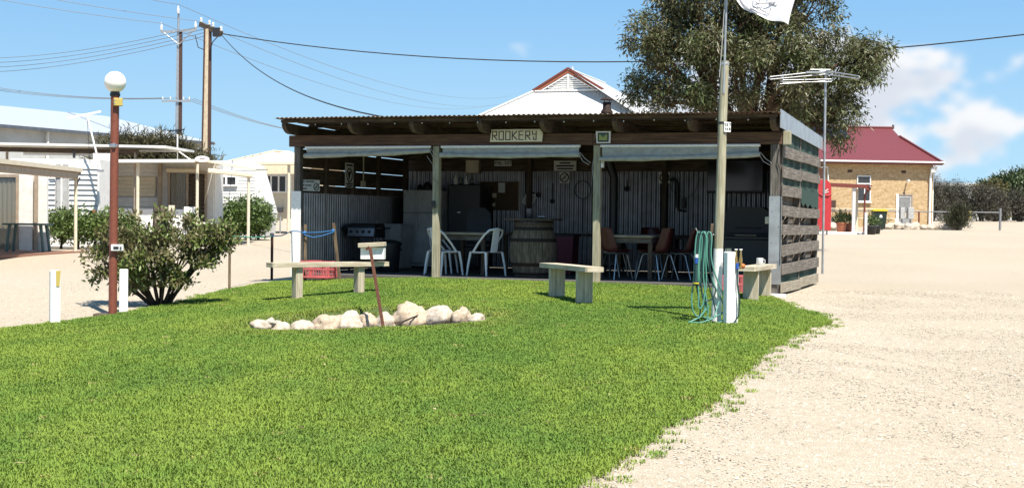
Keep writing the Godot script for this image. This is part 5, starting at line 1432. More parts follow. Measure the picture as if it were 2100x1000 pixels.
func make_utility_poles() -> void:
	# nearer steel-and-concrete pole
	var g := gy(-12.6, 58)
	var o := thing("power_pole", "tall pale concrete and rusty steel power pole behind the vans", "power pole", Vector3(-12.62, g, -58))
	var ht := 8.5 - g
	put("concrete_core", mb().slab([Vector3(-0.13, 0, 0.06), Vector3(0.09, 0, 0.06), Vector3(0.1, ht, 0.06), Vector3(-0.03, ht, 0.06)], 0.12, Vector3(0, 0, 1)), M.pole_concrete, o)
	put("steel_flange", mb().slab([Vector3(-0.2, 0, 0.07), Vector3(-0.13, 0, 0.07), Vector3(-0.03, ht, 0.07), Vector3(-0.1, ht, 0.07)], 0.14, Vector3(0, 0, 1)), M.pole_steel, o)
	put("steel_flange", mb().slab([Vector3(0.09, 0, 0.07), Vector3(0.22, 0, 0.07), Vector3(0.2, ht, 0.07), Vector3(0.1, ht, 0.07)], 0.14, Vector3(0, 0, 1)), M.pole_steel, o)
	var arm := put("crossarm", mb().beam(Vector3(-0.35, ht + 0.25, -0.4), Vector3(0.72, ht - 0.25, 0.5), 0.2, 0.14, Vector3.UP, 0.01), M.dark_timber, o)
	put("fuse_box", bx(Vector3(0.5, ht - 0.18, 0.4), Vector3(0.3, 0.36, 0.25), 0.02), M.black_metal, o)
	for q in [[-0.3, 0.36, -0.35], [0.12, 0.2, 0.02], [0.3, 0.1, 0.15], [0.7, -0.1, 0.48]]:
		put("insulator", mb().lathe([Vector2(0, 0), Vector2(0.05, 0), Vector2(0.06, 0.05), Vector2(0.035, 0.1), Vector2(0.06, 0.14), Vector2(0.03, 0.2), Vector2(0, 0.21)], 10, Vector3(q[0], ht + q[1] - 0.05, q[2])), M.insulator, o)
	put("stay_wire", mb().tube([Vector3(-0.5, ht - 0.25, -0.2), Vector3(-0.35, ht - 0.75, -0.05), Vector3(-0.1, ht - 0.85, 0.07)], 0.02, 5), M.cable, o)
	put("stay_wire", mb().tube([Vector3(0.6, ht - 0.3, 0.4), Vector3(0.3, ht - 0.55, 0.2), Vector3(0.15, ht - 0.9, 0.08)], 0.02, 5), M.cable, o)
	# farther pole with two crossarms
	g = gy(-17.8, 75)
	o = thing("power_pole", "distant slim power pole with two crossarms and top pin", "power pole", Vector3(-17.78, g, -75))
	ht = 10.6 - g
	put("concrete_core", mb().slab([Vector3(-0.2, 0, 0.08), Vector3(0.03, 0, 0.08), Vector3(0.03, ht, 0.08), Vector3(-0.09, ht, 0.08)], 0.16, Vector3(0, 0, 1)), M.galvanised, o)
	put("steel_flange", mb().slab([Vector3(0.03, 0, 0.09), Vector3(0.2, 0, 0.09), Vector3(0.17, ht, 0.09), Vector3(0.03, ht, 0.09)], 0.18, Vector3(0, 0, 1)), M.pole_steel, o)
	put("top_pin", mb().tube([Vector3(-0.04, ht - 0.4, 0), Vector3(-0.02, ht + 0.9, 0)], 0.06, 8), M.galvanised, o)
	put("upper_crossarm", mb().beam(Vector3(-0.95, ht - 0.08, 0.12), Vector3(0.95, ht + 0.06, 0.12), 0.12, 0.1), M.galvanised, o)
	put("lower_crossarm", mb().beam(Vector3(-0.85, ht - 3.72, 0.12), Vector3(0.65, ht - 3.7, 0.12), 0.1, 0.1), M.galvanised, o)
	put("arm_brace", mb().tube([Vector3(-0.75, ht - 0.12, 0.16), Vector3(0.0, ht - 0.7, 0.16)], 0.03, 6), M.galvanised, o)
	put("arm_brace", mb().tube([Vector3(0.75, ht - 0.02, 0.16), Vector3(0.02, ht - 0.75, 0.16)], 0.03, 6), M.galvanised, o)
	for q in [[-0.9, 0.0], [0.9, 0.1], [-0.02, 0.9], [-0.8, -3.66], [-0.4, -3.66], [0.3, -3.66], [0.6, -3.66]]:
		var s := 1.0 if q[1] > -1.0 else 0.45
		put("insulator", mb().lathe([Vector2(0, 0), Vector2(0.06 * s, 0), Vector2(0.09 * s, 0.06), Vector2(0.05 * s, 0.12 * s), Vector2(0.09 * s, 0.2 * s), Vector2(0.05 * s, 0.28 * s), Vector2(0.03 * s, 0.4 * s), Vector2(0, 0.42 * s)], 10, Vector3(q[0], ht + q[1], 0.12)), M.insulator, o)
	put("cable_bracket", mb().beam(Vector3(-0.55, ht - 5.3, 0.1), Vector3(0.35, ht - 5.2, 0.1), 0.06, 0.06), M.black_metal, o)
	# lines
	var hv := "thin grey high voltage wire from the distant pole top"
	for q in [[[-17.8, 12.0, -75.0], [-0.5, 18.2, -200.0], 2.0], [[-16.9, 11.15, -75.0], [-1.0, 17.2, -200.0], 2.0], [[-18.7, 11.0, -75.0], [-3.5, 16.8, -200.0], 2.0], [[-17.8, 12.0, -75.0], [-30.0, 13.6, -62.0], 0.3], [[-16.9, 11.15, -75.0], [-32.0, 13.0, -66.0], 0.3], [[-18.7, 11.0, -75.0], [-33.0, 12.6, -66.0], 0.3]]:
		wire(Vector3(q[0][0], q[0][1], q[0][2]), Vector3(q[1][0], q[1][1], q[1][2]), q[2], 0.016, M.grey_wire, hv, "high voltage wires")
	for i in 4:
		wire(Vector3(-12.9 + 0.1 * i, 8.65 - 0.12 * i, -58.3), Vector3(-38.0, 11.0 - 0.33 * i, -92.0), 0.6, 0.014, M.grey_wire, "thin grey wire running from the concrete pole to the far left", "street wires")
	for i in 3:
		wire(Vector3(-18.6 + 0.4 * i, 7.05, -74.9), Vector3(-34.0, 8.9 - 0.15 * i, -80.0), 0.5, 0.014, M.grey_wire, "grey low wire on the lower crossarm of distant pole", "low voltage wires")
		wire(Vector3(-17.45 + 0.25 * i, 7.05, -74.9), Vector3(-13.0 + 0.4 * i, 7.4 - 0.1 * i, -110.0), 0.6, 0.014, M.grey_wire, "grey low wire on the lower crossarm of distant pole", "low voltage wires")
	wire(Vector3(-11.9, 8.25, -57.5), Vector3(17.6, 6.8, -41.0), 1.15, 0.022, M.cable, "thick black service cable crossing above the shed roof", "")
	wire(Vector3(-11.9, 8.2, -57.5), Vector3(-2.35, 2.75, -26.4), 0.55, 0.016, M.cable, "black service cable dropping from concrete pole to shed", "")

func roof_poly(called: String, parent: Node, pts: Array, m: Material) -> void:
	put(called, mb().slab(pts, 0.05), m, parent)

func window_unit(parent: Node, c: Vector3, w: float, h: float, fr: Material, sill := true) -> Node3D:
	# frame strips, glass and sill on a wall that faces +z
	var o := put("window", bx(Vector3(c.x, c.y, c.z - 0.01), Vector3(w, h, 0.02)), M.black_metal, parent)
	for q in [[-1, 0], [1, 0]]: put("frame", bx(c + Vector3(q[0] * (w * 0.5), 0, 0.02), Vector3(0.06, h + 0.12, 0.07)), fr, o)
	for q in [-1, 1]: put("frame", bx(c + Vector3(0, q * (h * 0.5 + 0.03), 0.02), Vector3(w - 0.065, 0.06, 0.07)), fr, o)
	put("glass", bx(c + Vector3(0, 0, 0.02), Vector3(w - 0.06, h, 0.006)), M.glass, o)
	if sill: put("sill", bx(c + Vector3(0, -h * 0.5 - 0.1, 0.06), Vector3(w + 0.16, 0.07, 0.16)), fr, o)
	return o

func make_red_house() -> void:
	# front wall runs from the left (nearer) to the right corner
	var right := Vector3(27.2, 0, -91.5)
	var dirx := Vector3(1.0, 0, -0.08).normalized()
	var turn := atan2(-dirx.z, dirx.x)
	var o := thing("red_roof_house", "gold stone house with red corrugated hip roof", "house", right, turn)
	# local: x to the right along the front, 0 at the right corner; z towards us
	var wl := -17.0
	var dp := -9.0
	put("front_wall", bx(Vector3(wl * 0.5, 2.4, -0.15), Vector3(-wl, 4.6, 0.3)), M.gold_stone, o)
	put("side_wall", bx(Vector3(-0.15, 2.4, dp * 0.5 - 0.15), Vector3(0.3, 4.6, -dp)), M.gold_stone, o)
	put("rear_wall", bx(Vector3(wl * 0.5, 2.4, dp), Vector3(-wl, 4.6, 0.3)), M.gold_stone, o)
	var ey := 4.82
	var ov := 0.45
	var ry := 7.33
	var a := Vector3(wl, ey, ov)
	var b := Vector3(ov, ey, ov)
	var c := Vector3(ov, ey, dp - ov)
	var rr := Vector3(-1.2, ry, dp * 0.5)
	var rl := Vector3(wl, ry, dp * 0.5)
	var gz := 0.55
	var g1 := Vector3(-1.1, ry - 0.66, dp * 0.5 + 1.3)
	var g2 := Vector3(-1.1, ry - 0.66, dp * 0.5 - 1.3)
	roof_poly("roof_slope", o, [a, b, g1 + Vector3(0.0, 0, 0), rr, rl], M.red_roof)
	roof_poly("roof_slope", o, [b, c, g2, g1], M.red_roof)
	put("gablet", mb().slab([g1, g2, rr], 0.04, Vector3(1, 0, 0)), M.fascia_red, o)
	put("ridge_cap", mb().tube([rl + Vector3(0, 0.03, 0), rr + Vector3(0.15, 0.03, 0)], 0.09, 8), M.red_roof, o)
	put("hip_cap", mb().tube([g1 + Vector3(0, 0.05, 0), b + Vector3(0, 0.05, 0)], 0.08, 8), M.red_roof, o)
	put("finial", mb().lathe([Vector2(0.1, 0), Vector2(0.06, 0.1), Vector2(0.1, 0.15), Vector2(0, 0.25)], 8, rr + Vector3(0.1, 0.02, 0)), M.black_metal, o)
	put("gutter", mb().beam(Vector3(wl, ey + 0.03, ov + 0.06), Vector3(ov + 0.1, ey + 0.03, ov + 0.06), 0.1, 0.1), M.white_paint, o)
	put("fascia", mb().beam(Vector3(wl, ey - 0.09, ov), Vector3(ov, ey - 0.09, ov), 0.13, 0.05), M.fascia_red, o)
	put("side_gutter", mb().beam(Vector3(ov + 0.05, ey - 0.02, ov), Vector3(ov + 0.05, ey - 0.02, dp), 0.14, 0.12), M.dark_timber, o)
	put("soffit", bx(Vector3(wl * 0.5, ey - 0.14, ov * 0.5), Vector3(-wl, 0.02, ov - 0.05)), M.beige_trim, o)
	# solar panels
	var up := (rl - a - Vector3(0, 0, 0)).normalized()
	var nn := Vector3(1, 0, 0).cross(up).normalized()
	if nn.y < 0.0: nn = -nn
	for i in 3:
		var p := Vector3(-5.2 - 1.1 * i, ey, ov) + up * 4.3 + nn * 0.12
		put("solar_panel", bx(p, Vector3(1.05, 0.05, 1.7), 0.0, Basis(Vector3(1, 0, 0), nn, Vector3(1, 0, 0).cross(nn))), M.solar, o)
	# window, door, pipes
	var wo := window_unit(o, Vector3(-4.58, 3.1, 0.005), 0.85, 1.55, M.white_paint)
	put("mullion", bx(Vector3(-4.58, 3.42, 0.04), Vector3(0.84, 0.07, 0.05)), M.white_paint, wo)
	put("mullion", bx(Vector3(-4.53, 2.86, 0.04), Vector3(0.06, 1.02, 0.05)), M.white_paint, wo)
	var dr := put("door", bx(Vector3(-1.85, 1.62, 0.01), Vector3(0.86, 2.1, 0.04)), M.grey_boards, o)
	for i in 15:
		put("grille_bar", mb().beam(Vector3(-2.23, 0.7 + 0.13 * i, 0.045), Vector3(-1.5, 0.72 + 0.13 * i, 0.045), 0.025, 0.02), M.dark_steel, dr)
	put("door_frame", bx(Vector3(-2.35, 1.68, 0.02), Vector3(0.14, 2.26, 0.08)), M.white_paint, dr)
	put("door_frame", bx(Vector3(-1.37, 1.68, 0.02), Vector3(0.1, 2.26, 0.08)), M.beige_trim, dr)
	put("door_frame", bx(Vector3(-1.85, 2.76, 0.02), Vector3(0.9, 0.1, 0.08)), M.beige_trim, dr)
	put("step", bx(Vector3(-1.85, 0.66, 0.5), Vector3(1.2, 0.14, 0.8)), M.white_paint, o)
	put("porch_light", mb().tube([Vector3(-1.75, 3.55, 0.0), Vector3(-1.75, 3.62, 0.35)], 0.05, 8), M.white_paint, o)
	put("light_globe", mb().rock(Vector3(0.09, 0.09, 0.09), 3, Vector3(-1.75, 3.62, 0.4), 0.0), M.globe, o)
	for x in [-5.5, -1.95]: put("air_vent", bx(Vector3(x, 4.22, 0.012), Vector3(0.3, 0.16, 0.03)), M.pole_steel, o)
	put("meter_box", bx(Vector3(-6.6, 2.05, 0.05), Vector3(0.36, 0.55, 0.1), 0.01), M.pole_steel, o)
	put("downpipe", mb().tube([Vector3(-0.02, 4.6, 0.4), Vector3(-0.15, 4.2, 0.12), Vector3(-0.2, 3.9, 0.1), Vector3(-0.22, 0.75, 0.1), Vector3(0.15, 0.5, 0.35)], 0.075, 10), M.white_paint, o)
	put("downpipe", mb().tube([Vector3(0.35, 4.6, -0.3), Vector3(0.12, 4.1, -0.35), Vector3(0.1, 0.6, -0.35)], 0.075, 10), M.white_paint, o)
	put("drain_head", bx(Vector3(-0.12, 4.35, 0.25), Vector3(0.25, 0.3, 0.2), 0.02), M.white_paint, o)
	put("old_wall_patch", bx(Vector3(-8.0, 4.0, 0.01), Vector3(1.6, 1.2, 0.04)), M.brick_paving, o)
	put("lean_to_pipe", mb().tube([Vector3(-9.2, 4.4, 0.1), Vector3(-7.0, 4.45, 0.1), Vector3(-6.95, 3.4, 0.1)], 0.05, 8), M.white_paint, o)
	# rail fence in front
	var f := thing("pipe_rail_fence", "grey pipe rail fence in front of the gold stone house", "fence", on(22.0, 84.0), -0.05)
	put("rail", mb().tube([Vector3(-6.0, 1.05, 0), Vector3(6.9, 1.05, 0)], 0.032, 8), M.grey_pipe, f)
	for x in [-5.9, -2.5, 2.15, 6.9]: put("post", mb().tube([Vector3(x, -0.2, 0), Vector3(x, 1.3 if x > 6 else 1.05, 0)], 0.05 if x < 6 else 0.07, 8), M.grey_pipe if x != 2.15 else M.fascia_red, f)
	put("reflector", bx(Vector3(5.1, 0.9, 0.05), Vector3(0.16, 0.45, 0.02)), M.yellow_tag, f)
	var hr := thing("hand_rail", "pale looped hand rail along the gold stone wall", "rail", on(22.6, 89.8), turn)
	put("loop", mb().tube([Vector3(-3.0, 0.55, 0), Vector3(-3.2, 0.75, 0), Vector3(-3.2, 1.0, 0), Vector3(-3.0, 1.15, 0), Vector3(2.2, 1.15, 0), Vector3(2.45, 1.0, 0), Vector3(2.45, 0.7, 0), Vector3(2.2, 0.55, 0), Vector3(-3.0, 0.55, 0)], 0.025, 8), M.cream_paint, hr)
	for x in [-2.4, 0.0, 1.8]: put("post", mb().tube([Vector3(x, -0.2, 0), Vector3(x, 0.56, 0)], 0.04, 6), M.white_paint, hr)
	for q in [[23.05, 0.95], [23.55, 0.95]]:
		var mb_ := thing("meter_cabinet", "narrow pale grey metal cabinet on a post by house door" if q[0] < 23.2 else "wide pale grey metal cabinet on a post by house door", "cabinet", on(q[0], 83.6), 0.1, "metal cabinets by the house door")
		put("case", bx(Vector3(0, q[1], 0), Vector3(0.36 if q[0] > 23.2 else 0.26, 0.7, 0.3), 0.02), M.grey_boards, mb_)
		put("leg", mb().tube([Vector3(0, -0.1, 0), Vector3(0, q[1] - 0.34, 0)], 0.05, 8), M.galvanised, mb_)
	# rocks edging the garden bed
	var xs := [15.3, 15.75, 16.2, 16.7, 17.2, 21.1, 21.7, 22.25, 22.7, 23.2, 23.7, 24.15, 24.6, 25.1, 25.6, 26.05]
	for i in xs.size():
		var d: float = (76.5 if i < 5 else 83.0) + rng.randf_range(-0.3, 0.3)
		var s := rng.randf_range(0.28, 0.42)
		one("garden_rock", mb().rock(Vector3(s, s * 0.75, s * 0.8), 300 + i * 3), M.limestone, "cream rock edging the garden bed before gold stone house", "rock", on(xs[i], d, s * 0.35), 0.0, "rocks edging the house garden bed")
	# little carport with red fascia
	var cp := thing("small_carport", "open porch with red-brown fascia and white posts", "carport", on(16.0, 68.0))
	put("roof", bx(Vector3(0.1, 2.37, -1.5), Vector3(2.3, 0.06, 3.4), 0.0, Basis(Vector3(0, 0, 1), -0.04)), M.fascia_red, cp)
	put("fascia", mb().beam(Vector3(-1.1, 2.37, 0.22), Vector3(0.85, 2.3, 0.22), 0.17, 0.06), M.fascia_red, cp)
	put("fascia", mb().beam(Vector3(0.85, 2.3, 0.25), Vector3(1.2, 2.16, 0.05), 0.17, 0.06), M.fascia_red, cp)
	put("post", bx(Vector3(0.4, 1.0, 0.1), Vector3(0.15, 2.45, 0.12), 0.01), M.white_boards, cp)
	put("post", bx(Vector3(0.86, 1.0, -1.2), Vector3(0.12, 2.4, 0.12), 0.01), M.cream_paint, cp)
	put("post", bx(Vector3(-1.6, 0.5, 0.0), Vector3(0.32, 1.3, 0.2), 0.01), M.white_boards, cp)
	put("post", bx(Vector3(-1.18, 0.5, -0.3), Vector3(0.25, 1.3, 0.2), 0.01), M.grey_timber, cp)
	put("downpipe", mb().tube([Vector3(1.15, 2.2, 0.0), Vector3(0.98, 1.9, -0.1), Vector3(0.96, 0.1, -0.1)], 0.05, 8), M.fascia_red, cp)
	put("slab", bx(Vector3(-0.5, 0.03, -1.4), Vector3(2.8, 0.12, 3.4), 0.01), M.white_paint, cp)
	one("marker_post", bx(Vector3(0, 0.45, 0), Vector3(0.12, 1.2, 0.1), 0.01), M.white_boards, "short white post standing among the potted plants", "post", on(16.82, 67.2))
	# red fabric hood
	var rh := thing("red_hood", "tall red fabric cover with rounded top beside porch", "cover", on(14.5, 66.0))
	var hp := []
	for i in 13:
		var q := PI * i / 12.0
		hp.append(Vector2(cos(q) * 0.33, 2.15 + sin(q) * 0.42))
	var pg := PackedVector2Array([Vector2(0.33, 0.2), Vector2(0.34, 1.2)])
	for q in hp: pg.append(q)
	pg.append(Vector2(-0.31, 1.2)); pg.append(Vector2(-0.34, 0.25))
	put("fabric", mb().prism(pg, 0.5), M.red_fabric, rh)
	put("fold", mb().tube([Vector3(-0.33, 1.95, 0.25), Vector3(-0.1, 1.83, 0.28), Vector3(0.2, 1.82, 0.28), Vector3(0.33, 1.9, 0.25)], 0.03, 6), M.red_fabric, rh)
	put("print", mb().tube([Vector3(-0.08, 2.0, 0.256), Vector3(0.05, 2.02, 0.256), Vector3(0.18, 2.12, 0.256)], 0.02, 5), M.sign_white, rh)
	put("print", mb().tube([Vector3(0.02, 1.93, 0.256), Vector3(0.2, 2.0, 0.256)], 0.018, 5), M.sign_white, rh)
	put("leg", bx(Vector3(-0.2, 0.05, 0), Vector3(0.08, 0.5, 0.08)), M.galvanised, rh)
	put("leg", bx(Vector3(0.2, 0.05, 0), Vector3(0.08, 0.5, 0.08)), M.galvanised, rh)
	# wheelie bin
	var wb := thing("wheelie_bin", "dark green wheelie bin with yellow lid near house", "bin", on(20.9, 80.5))
	put("body", mb().prism(PackedVector2Array([Vector2(-0.27, 0.05), Vector2(0.27, 0.05), Vector2(0.38, 1.05), Vector2(-0.38, 1.05)]), 0.62), M.bin_green, wb)
	put("lid", mb().prism(PackedVector2Array([Vector2(-0.42, 1.06), Vector2(0.42, 1.06), Vector2(0.4, 1.13), Vector2(0.25, 1.19), Vector2(-0.25, 1.19), Vector2(-0.4, 1.13)]), 0.72), M.yellow_lid, wb)
	put("emblem", mb().prism(PackedVector2Array([Vector2(-0.1, 0.7), Vector2(0.1, 0.7), Vector2(0.05, 0.86), Vector2(-0.05, 0.86)]), 0.01, Vector3(0.02, 0, 0.314)), M.sign_white, wb)
	for x in [-0.24, 0.24]: put("wheel", mb().lathe([Vector2(0, -0.03), Vector2(0.1, -0.03), Vector2(0.1, 0.03), Vector2(0, 0.03)], 14, Vector3(x, 0.1, -0.28), Basis(Vector3(0, 0, 1), PI / 2)), M.black_plastic, wb)

func make_white_house() -> void:
	var o := thing("white_roof_house", "house with white iron roof and red-edged louvred gablet behind shed", "house", Vector3(3.05, 0.4, -75.0), -0.32)
	var ey := 4.4
	var hx := 6.6
	var f := 4.5
	var dz := -11.0
	var a := Vector3(-hx, ey, f)
	var b := Vector3(hx, ey, f)
	var c := Vector3(hx, ey, dz)
	var d := Vector3(-hx, ey, dz)
	var gl := Vector3(-1.8, 7.25, 0.6)
	var gr := Vector3(1.8, 7.25, 0.6)
	var ap := Vector3(0, 8.35, 0.5)
	var re := Vector3(0, 8.35, -7.0)
	put("walls", bx(Vector3(0, 2.1, -3.2), Vector3(12.4, 4.6, 14.4)), M.light_cladding, o)
	roof_poly("roof_slope", o, [a, b, gr, gl], M.white_roof)
	roof_poly("roof_slope", o, [b, c, re, ap, gr], M.white_roof)
	roof_poly("roof_slope", o, [d, a, gl, ap, re], M.white_roof)
	roof_poly("roof_slope", o, [c, d, re], M.white_roof)
	put("gablet_back", mb().slab([gl + Vector3(0, 0, -0.1), gr + Vector3(0, 0, -0.1), ap + Vector3(0, 0, -0.1)], 0.05, Vector3(0, 0, 1)), M.dark_timber, o)
	for i in 7:
		var y := 7.32 + 0.115 * i
		var w := 1.35 * (1.0 - (y - 7.28) / 0.92)
		if w > 0.1: put("louvre", bx(Vector3(0, y, 0.58), Vector3(w * 2.0, 0.075, 0.06), 0.0, Basis(Vector3(1, 0, 0), 0.5)), M.white_paint, o)
	put("louvre_mullion", bx(Vector3(0, 7.68, 0.64), Vector3(0.08, 0.85, 0.04)), M.white_paint, o)
	for s in [-1.0, 1.0]:
		put("barge_board", mb().beam(Vector3(s * 1.85, 7.22, 0.68), Vector3(0, 8.3, 0.66), 0.2, 0.05), M.terracotta, o)
		put("barge_cap", mb().beam(Vector3(s * 1.95, 7.28, 0.7), Vector3(0, 8.43, 0.68), 0.09, 0.09), M.fascia_red, o)
		put("inner_trim", mb().beam(Vector3(s * 1.5, 7.26, 0.66), Vector3(0, 8.12, 0.64), 0.06, 0.05), M.white_paint, o)
		put("hip_cap", mb().tube([Vector3(s * 1.8, 7.3, 0.6), Vector3(s * hx, ey + 0.05, f)], 0.07, 8), M.white_roof, o)
	put("ledge", mb().beam(Vector3(-1.8, 7.25, 0.72), Vector3(1.8, 7.25, 0.72), 0.07, 0.1), M.white_paint, o)
	put("ridge_cap", mb().tube([ap + Vector3(0, 0.03, 0), re], 0.08, 8), M.white_roof, o)
	put("finial", mb().lathe([Vector2(0.08, 0), Vector2(0.05, 0.08), Vector2(0, 0.2)], 8, ap + Vector3(0.1, 0.05, -0.3)), M.galvanised, o)

func boards(parent: Node, x0: float, x1: float, y0: float, y1: float, pitch: float, z: float, m: Material, tilt := 0.12) -> void:
	# lapped horizontal boards on a wall that faces +z, each one a piece
	var n := int(round((y1 - y0) / pitch))
	for i in n:
		var y := y0 + pitch * (i + 0.5)
		put("board", bx(Vector3((x0 + x1) * 0.5, y, z), Vector3(x1 - x0, pitch * 0.96, 0.018), 0.0, Basis(Vector3(1, 0, 0), -tilt)), m, parent)

func sliding_door(parent: Node, c: Vector3, w: float, h: float, side := 1.0) -> void:
	var o := put("sliding_door", bx(c + Vector3(0, 0, -0.06), Vector3(w, h, 0.02)), M.dark_timber, parent)
	for x in [-0.5, 0.0, 0.5]: put("frame", bx(c + Vector3(x * w, 0, 0.0), Vector3(0.07, h, 0.06)), M.beige_trim, o)
	for y in [-0.5, 0.5]: put("frame", bx(c + Vector3(0, y * h, 0.002), Vector3(w + 0.07, 0.07, 0.06)), M.beige_trim, o)
	put("glass", bx(c + Vector3(-w * 0.25 * side, 0, 0.005), Vector3(w * 0.5 - 0.07, h - 0.07, 0.006)), M.glass, o)
	var cu := mb()
	var p := -1
	for i in 29:
		var q := i / 28.0
		var zz := 0.02 * sin(q * 44.0)
		var nn := Vector3(-0.8 * cos(q * 44.0), 0, 1).normalized()
		var a := cu.vert(c + Vector3((-w * 0.5 if side > 0.0 else 0.0) + 0.04 + q * (w * 0.5 - 0.08), -h * 0.48, -0.028 + zz * 0.6), nn)
		var b := cu.vert(c + Vector3((-w * 0.5 if side > 0.0 else 0.0) + 0.04 + q * (w * 0.5 - 0.08), h * 0.47, -0.028 + zz * 0.6), nn)
		if i > 0:
			cu.face(p - 1, p, b, nn); cu.face(p - 1, b, a, nn)
		p = b
	put("curtain", cu, M.curtain, o)
	for s in [-1.0, 1.0]:
		for i in 13:
			var t0 := -h * 0.46 + h * 0.92 * i / 13.0
			put("screen_bar", mb().beam(c + Vector3(side * w * 0.03, t0 + (0.0 if s > 0 else h * 0.07), 0.012), c + Vector3(side * w * 0.47, t0 + (h * 0.07 if s > 0 else 0.0), 0.012), 0.014, 0.008), M.beige_trim, o)

func make_vans() -> void:
	# annexe at the far left, its open side facing the road
	var g := gy(-11.5, 31)
	var o := thing("van_annexe", "cream annexe with deep awning and sliding door at the road edge", "annexe", Vector3(0, g, 0))
	put("awning_sheet", mb().slab([Vector3(-14.2, 2.12, -25.5), Vector3(-10.1, 1.98, -25.5), Vector3(-10.23, 1.99, -33.35), Vector3(-14.2, 2.15, -33.35)], 0.05), M.cream_paint, o)
	put("awning_edge", mb().beam(Vector3(-10.08, 1.95, -25.5), Vector3(-10.2, 1.96, -33.4), 0.09, 0.07), M.cream_paint, o)
	put("rolled_blind", mb().beam(Vector3(-10.16, 1.82, -25.5), Vector3(-10.28, 1.83, -33.3), 0.17, 0.1, Vector3.UP, 0.03), M.beige_trim, o)
	put("awning_end", mb().beam(Vector3(-14.2, 1.98, -33.42), Vector3(-10.22, 1.92, -33.42), 0.12, 0.06), M.beige_trim, o)
	put("post", mb().tube([Vector3(-10.28, -0.1, -33.25), Vector3(-10.28, 1.8, -33.25)], 0.04, 10), M.cream_paint, o)
	put("post_bracket", mb().tube([Vector3(-10.28, 1.55, -33.25), Vector3(-10.22, 1.72, -33.25), Vector3(-10.18, 1.78, -33.25)], 0.02, 6), M.dark_steel, o)
	put("end_wall", bx(Vector3(-12.9, 1.0, -34.2), Vector3(3.3, 2.3, 0.08)), M.white_boards, o)
	sliding_door(o, Vector3(-12.8, 0.9, -34.1), 1.7, 1.85, -1.0)
	put("wall_panel", bx(Vector3(-11.75, 0.9, -34.12), Vector3(0.34, 1.9, 0.05), 0.004), M.white_boards, o)
	put("corner_trim", bx(Vector3(-11.5, 0.9, -34.1), Vector3(0.07, 1.95, 0.09)), M.beige_trim, o)
	put("paved_floor", mb().slab([Vector3(-14.5, 0.05, -25.0), Vector3(-10.7, 0.05, -29.0), Vector3(-10.15, 0.05, -33.6), Vector3(-14.5, 0.05, -34.0)], 0.2), M.brick_paving, o)
	var t := thing("patio_table", "dark green plastic patio table under the annexe awning", "table", Vector3(-11.08, g + 0.05, -32.3))
	put("table_top", bx(Vector3(0, 0.63, 0), Vector3(0.98, 0.04, 0.6), 0.012), M.green_bench, t)
	for q in [[-0.38, 0.2], [0.4, 0.2], [-0.38, -0.2], [0.4, -0.2]]: put("leg", mb().tube([Vector3(q[0] * 0.9, 0.61, q[1]), Vector3(q[0], 0.3, q[1] * 1.05), Vector3(q[0] * 1.08, 0, q[1] * 1.1)], [0.04, 0.032, 0.04], 8), M.green_bench, t)
	# white boarded cabin
	g = gy(-11.7, 37)
	o = thing("white_cabin", "white cabin clad in wide louvred boards behind the hedge", "cabin", Vector3(0, g, 0))
	put("wall", bx(Vector3(-12.0, 1.18, -37.6), Vector3(2.36, 2.3, 1.1)), M.white_boards, o)
	boards(o, -13.1, -11.98, 0.45, 2.25, 0.135, -37.02, M.white_boards, 0.32)
	boards(o, -11.62, -10.86, 0.45, 2.25, 0.135, -37.02, M.white_boards, 0.32)
	put("shutter", bx(Vector3(-11.8, 1.45, -37.0), Vector3(0.3, 1.5, 0.06), 0.01), M.grey_boards, o)
	put("shutter_rib", bx(Vector3(-11.8, 1.45, -36.96), Vector3(0.05, 1.46, 0.03)), M.white_boards, o)
	put("corner_trim", bx(Vector3(-10.84, 1.2, -37.0), Vector3(0.05, 2.2, 0.08)), M.white_boards, o)
	put("tap", bx(Vector3(-10.95, 0.95, -36.96), Vector3(0.09, 0.12, 0.08), 0.02), M.terracotta, o)
	put("lamp_bracket", mb().tube([Vector3(-12.1, 1.85, -36.95), Vector3(-12.0, 1.95, -36.9), Vector3(-11.7, 2.05, -36.88)], 0.02, 6), M.grey_boards, o)
	o = thing("wall_antenna", "thin white antenna mast with flat crossbar above cabin", "antenna", Vector3(-10.68, g + 2.0, -36.6))
	put("mast", mb().tube([Vector3(0, 0.05, 0), Vector3(-0.36, 1.45, 0)], 0.025, 8), M.white_paint, o)
	put("crossbar", mb().beam(Vector3(-0.86, 1.37, 0), Vector3(0.0, 1.55, 0), 0.05, 0.04), M.white_paint, o)
	put("foot", bx(Vector3(0, 0.02, 0), Vector3(0.12, 0.06, 0.2)), M.galvanised, o)
	put("guy", mb().tube([Vector3(-0.36, 1.45, 0), Vector3(-0.36, 0.2, -0.3)], 0.006, 5), M.cable, o)
	# high flat carport roof
	g = gy(-12, 42)
	o = thing("flat_carport", "long flat cream carport roof on steel posts", "carport", Vector3(0, g, 0))
	put("roof", mb().slab([Vector3(-17.5, 2.95, -41.5), Vector3(-10.2, 2.9, -41.5), Vector3(-10.6, 3.02, -47.0), Vector3(-17.5, 3.05, -47.0)], 0.07), M.white_boards, o)
	put("edge_beam", mb().beam(Vector3(-17.5, 2.77, -41.9), Vector3(-11.1, 2.72, -41.9), 0.14, 0.07), M.dark_timber, o)
	for x in [-15.0, -12.05, -11.2]: put("post", mb().tube([Vector3(x, -0.1, -41.9), Vector3(x, 2.7, -41.9)], 0.04, 8), M.beige_trim, o)
	put("hanging_bracket", bx(Vector3(-13.0, 2.62, -41.86), Vector3(0.06, 0.2, 0.06)), M.dark_steel, o)
	put("white_panel", bx(Vector3(-13.45, 2.66, -42.0), Vector3(2.2, 0.13, 0.04)), M.white_paint, o)
	# caravan with awning and annexe
	g = gy(-11, 44)
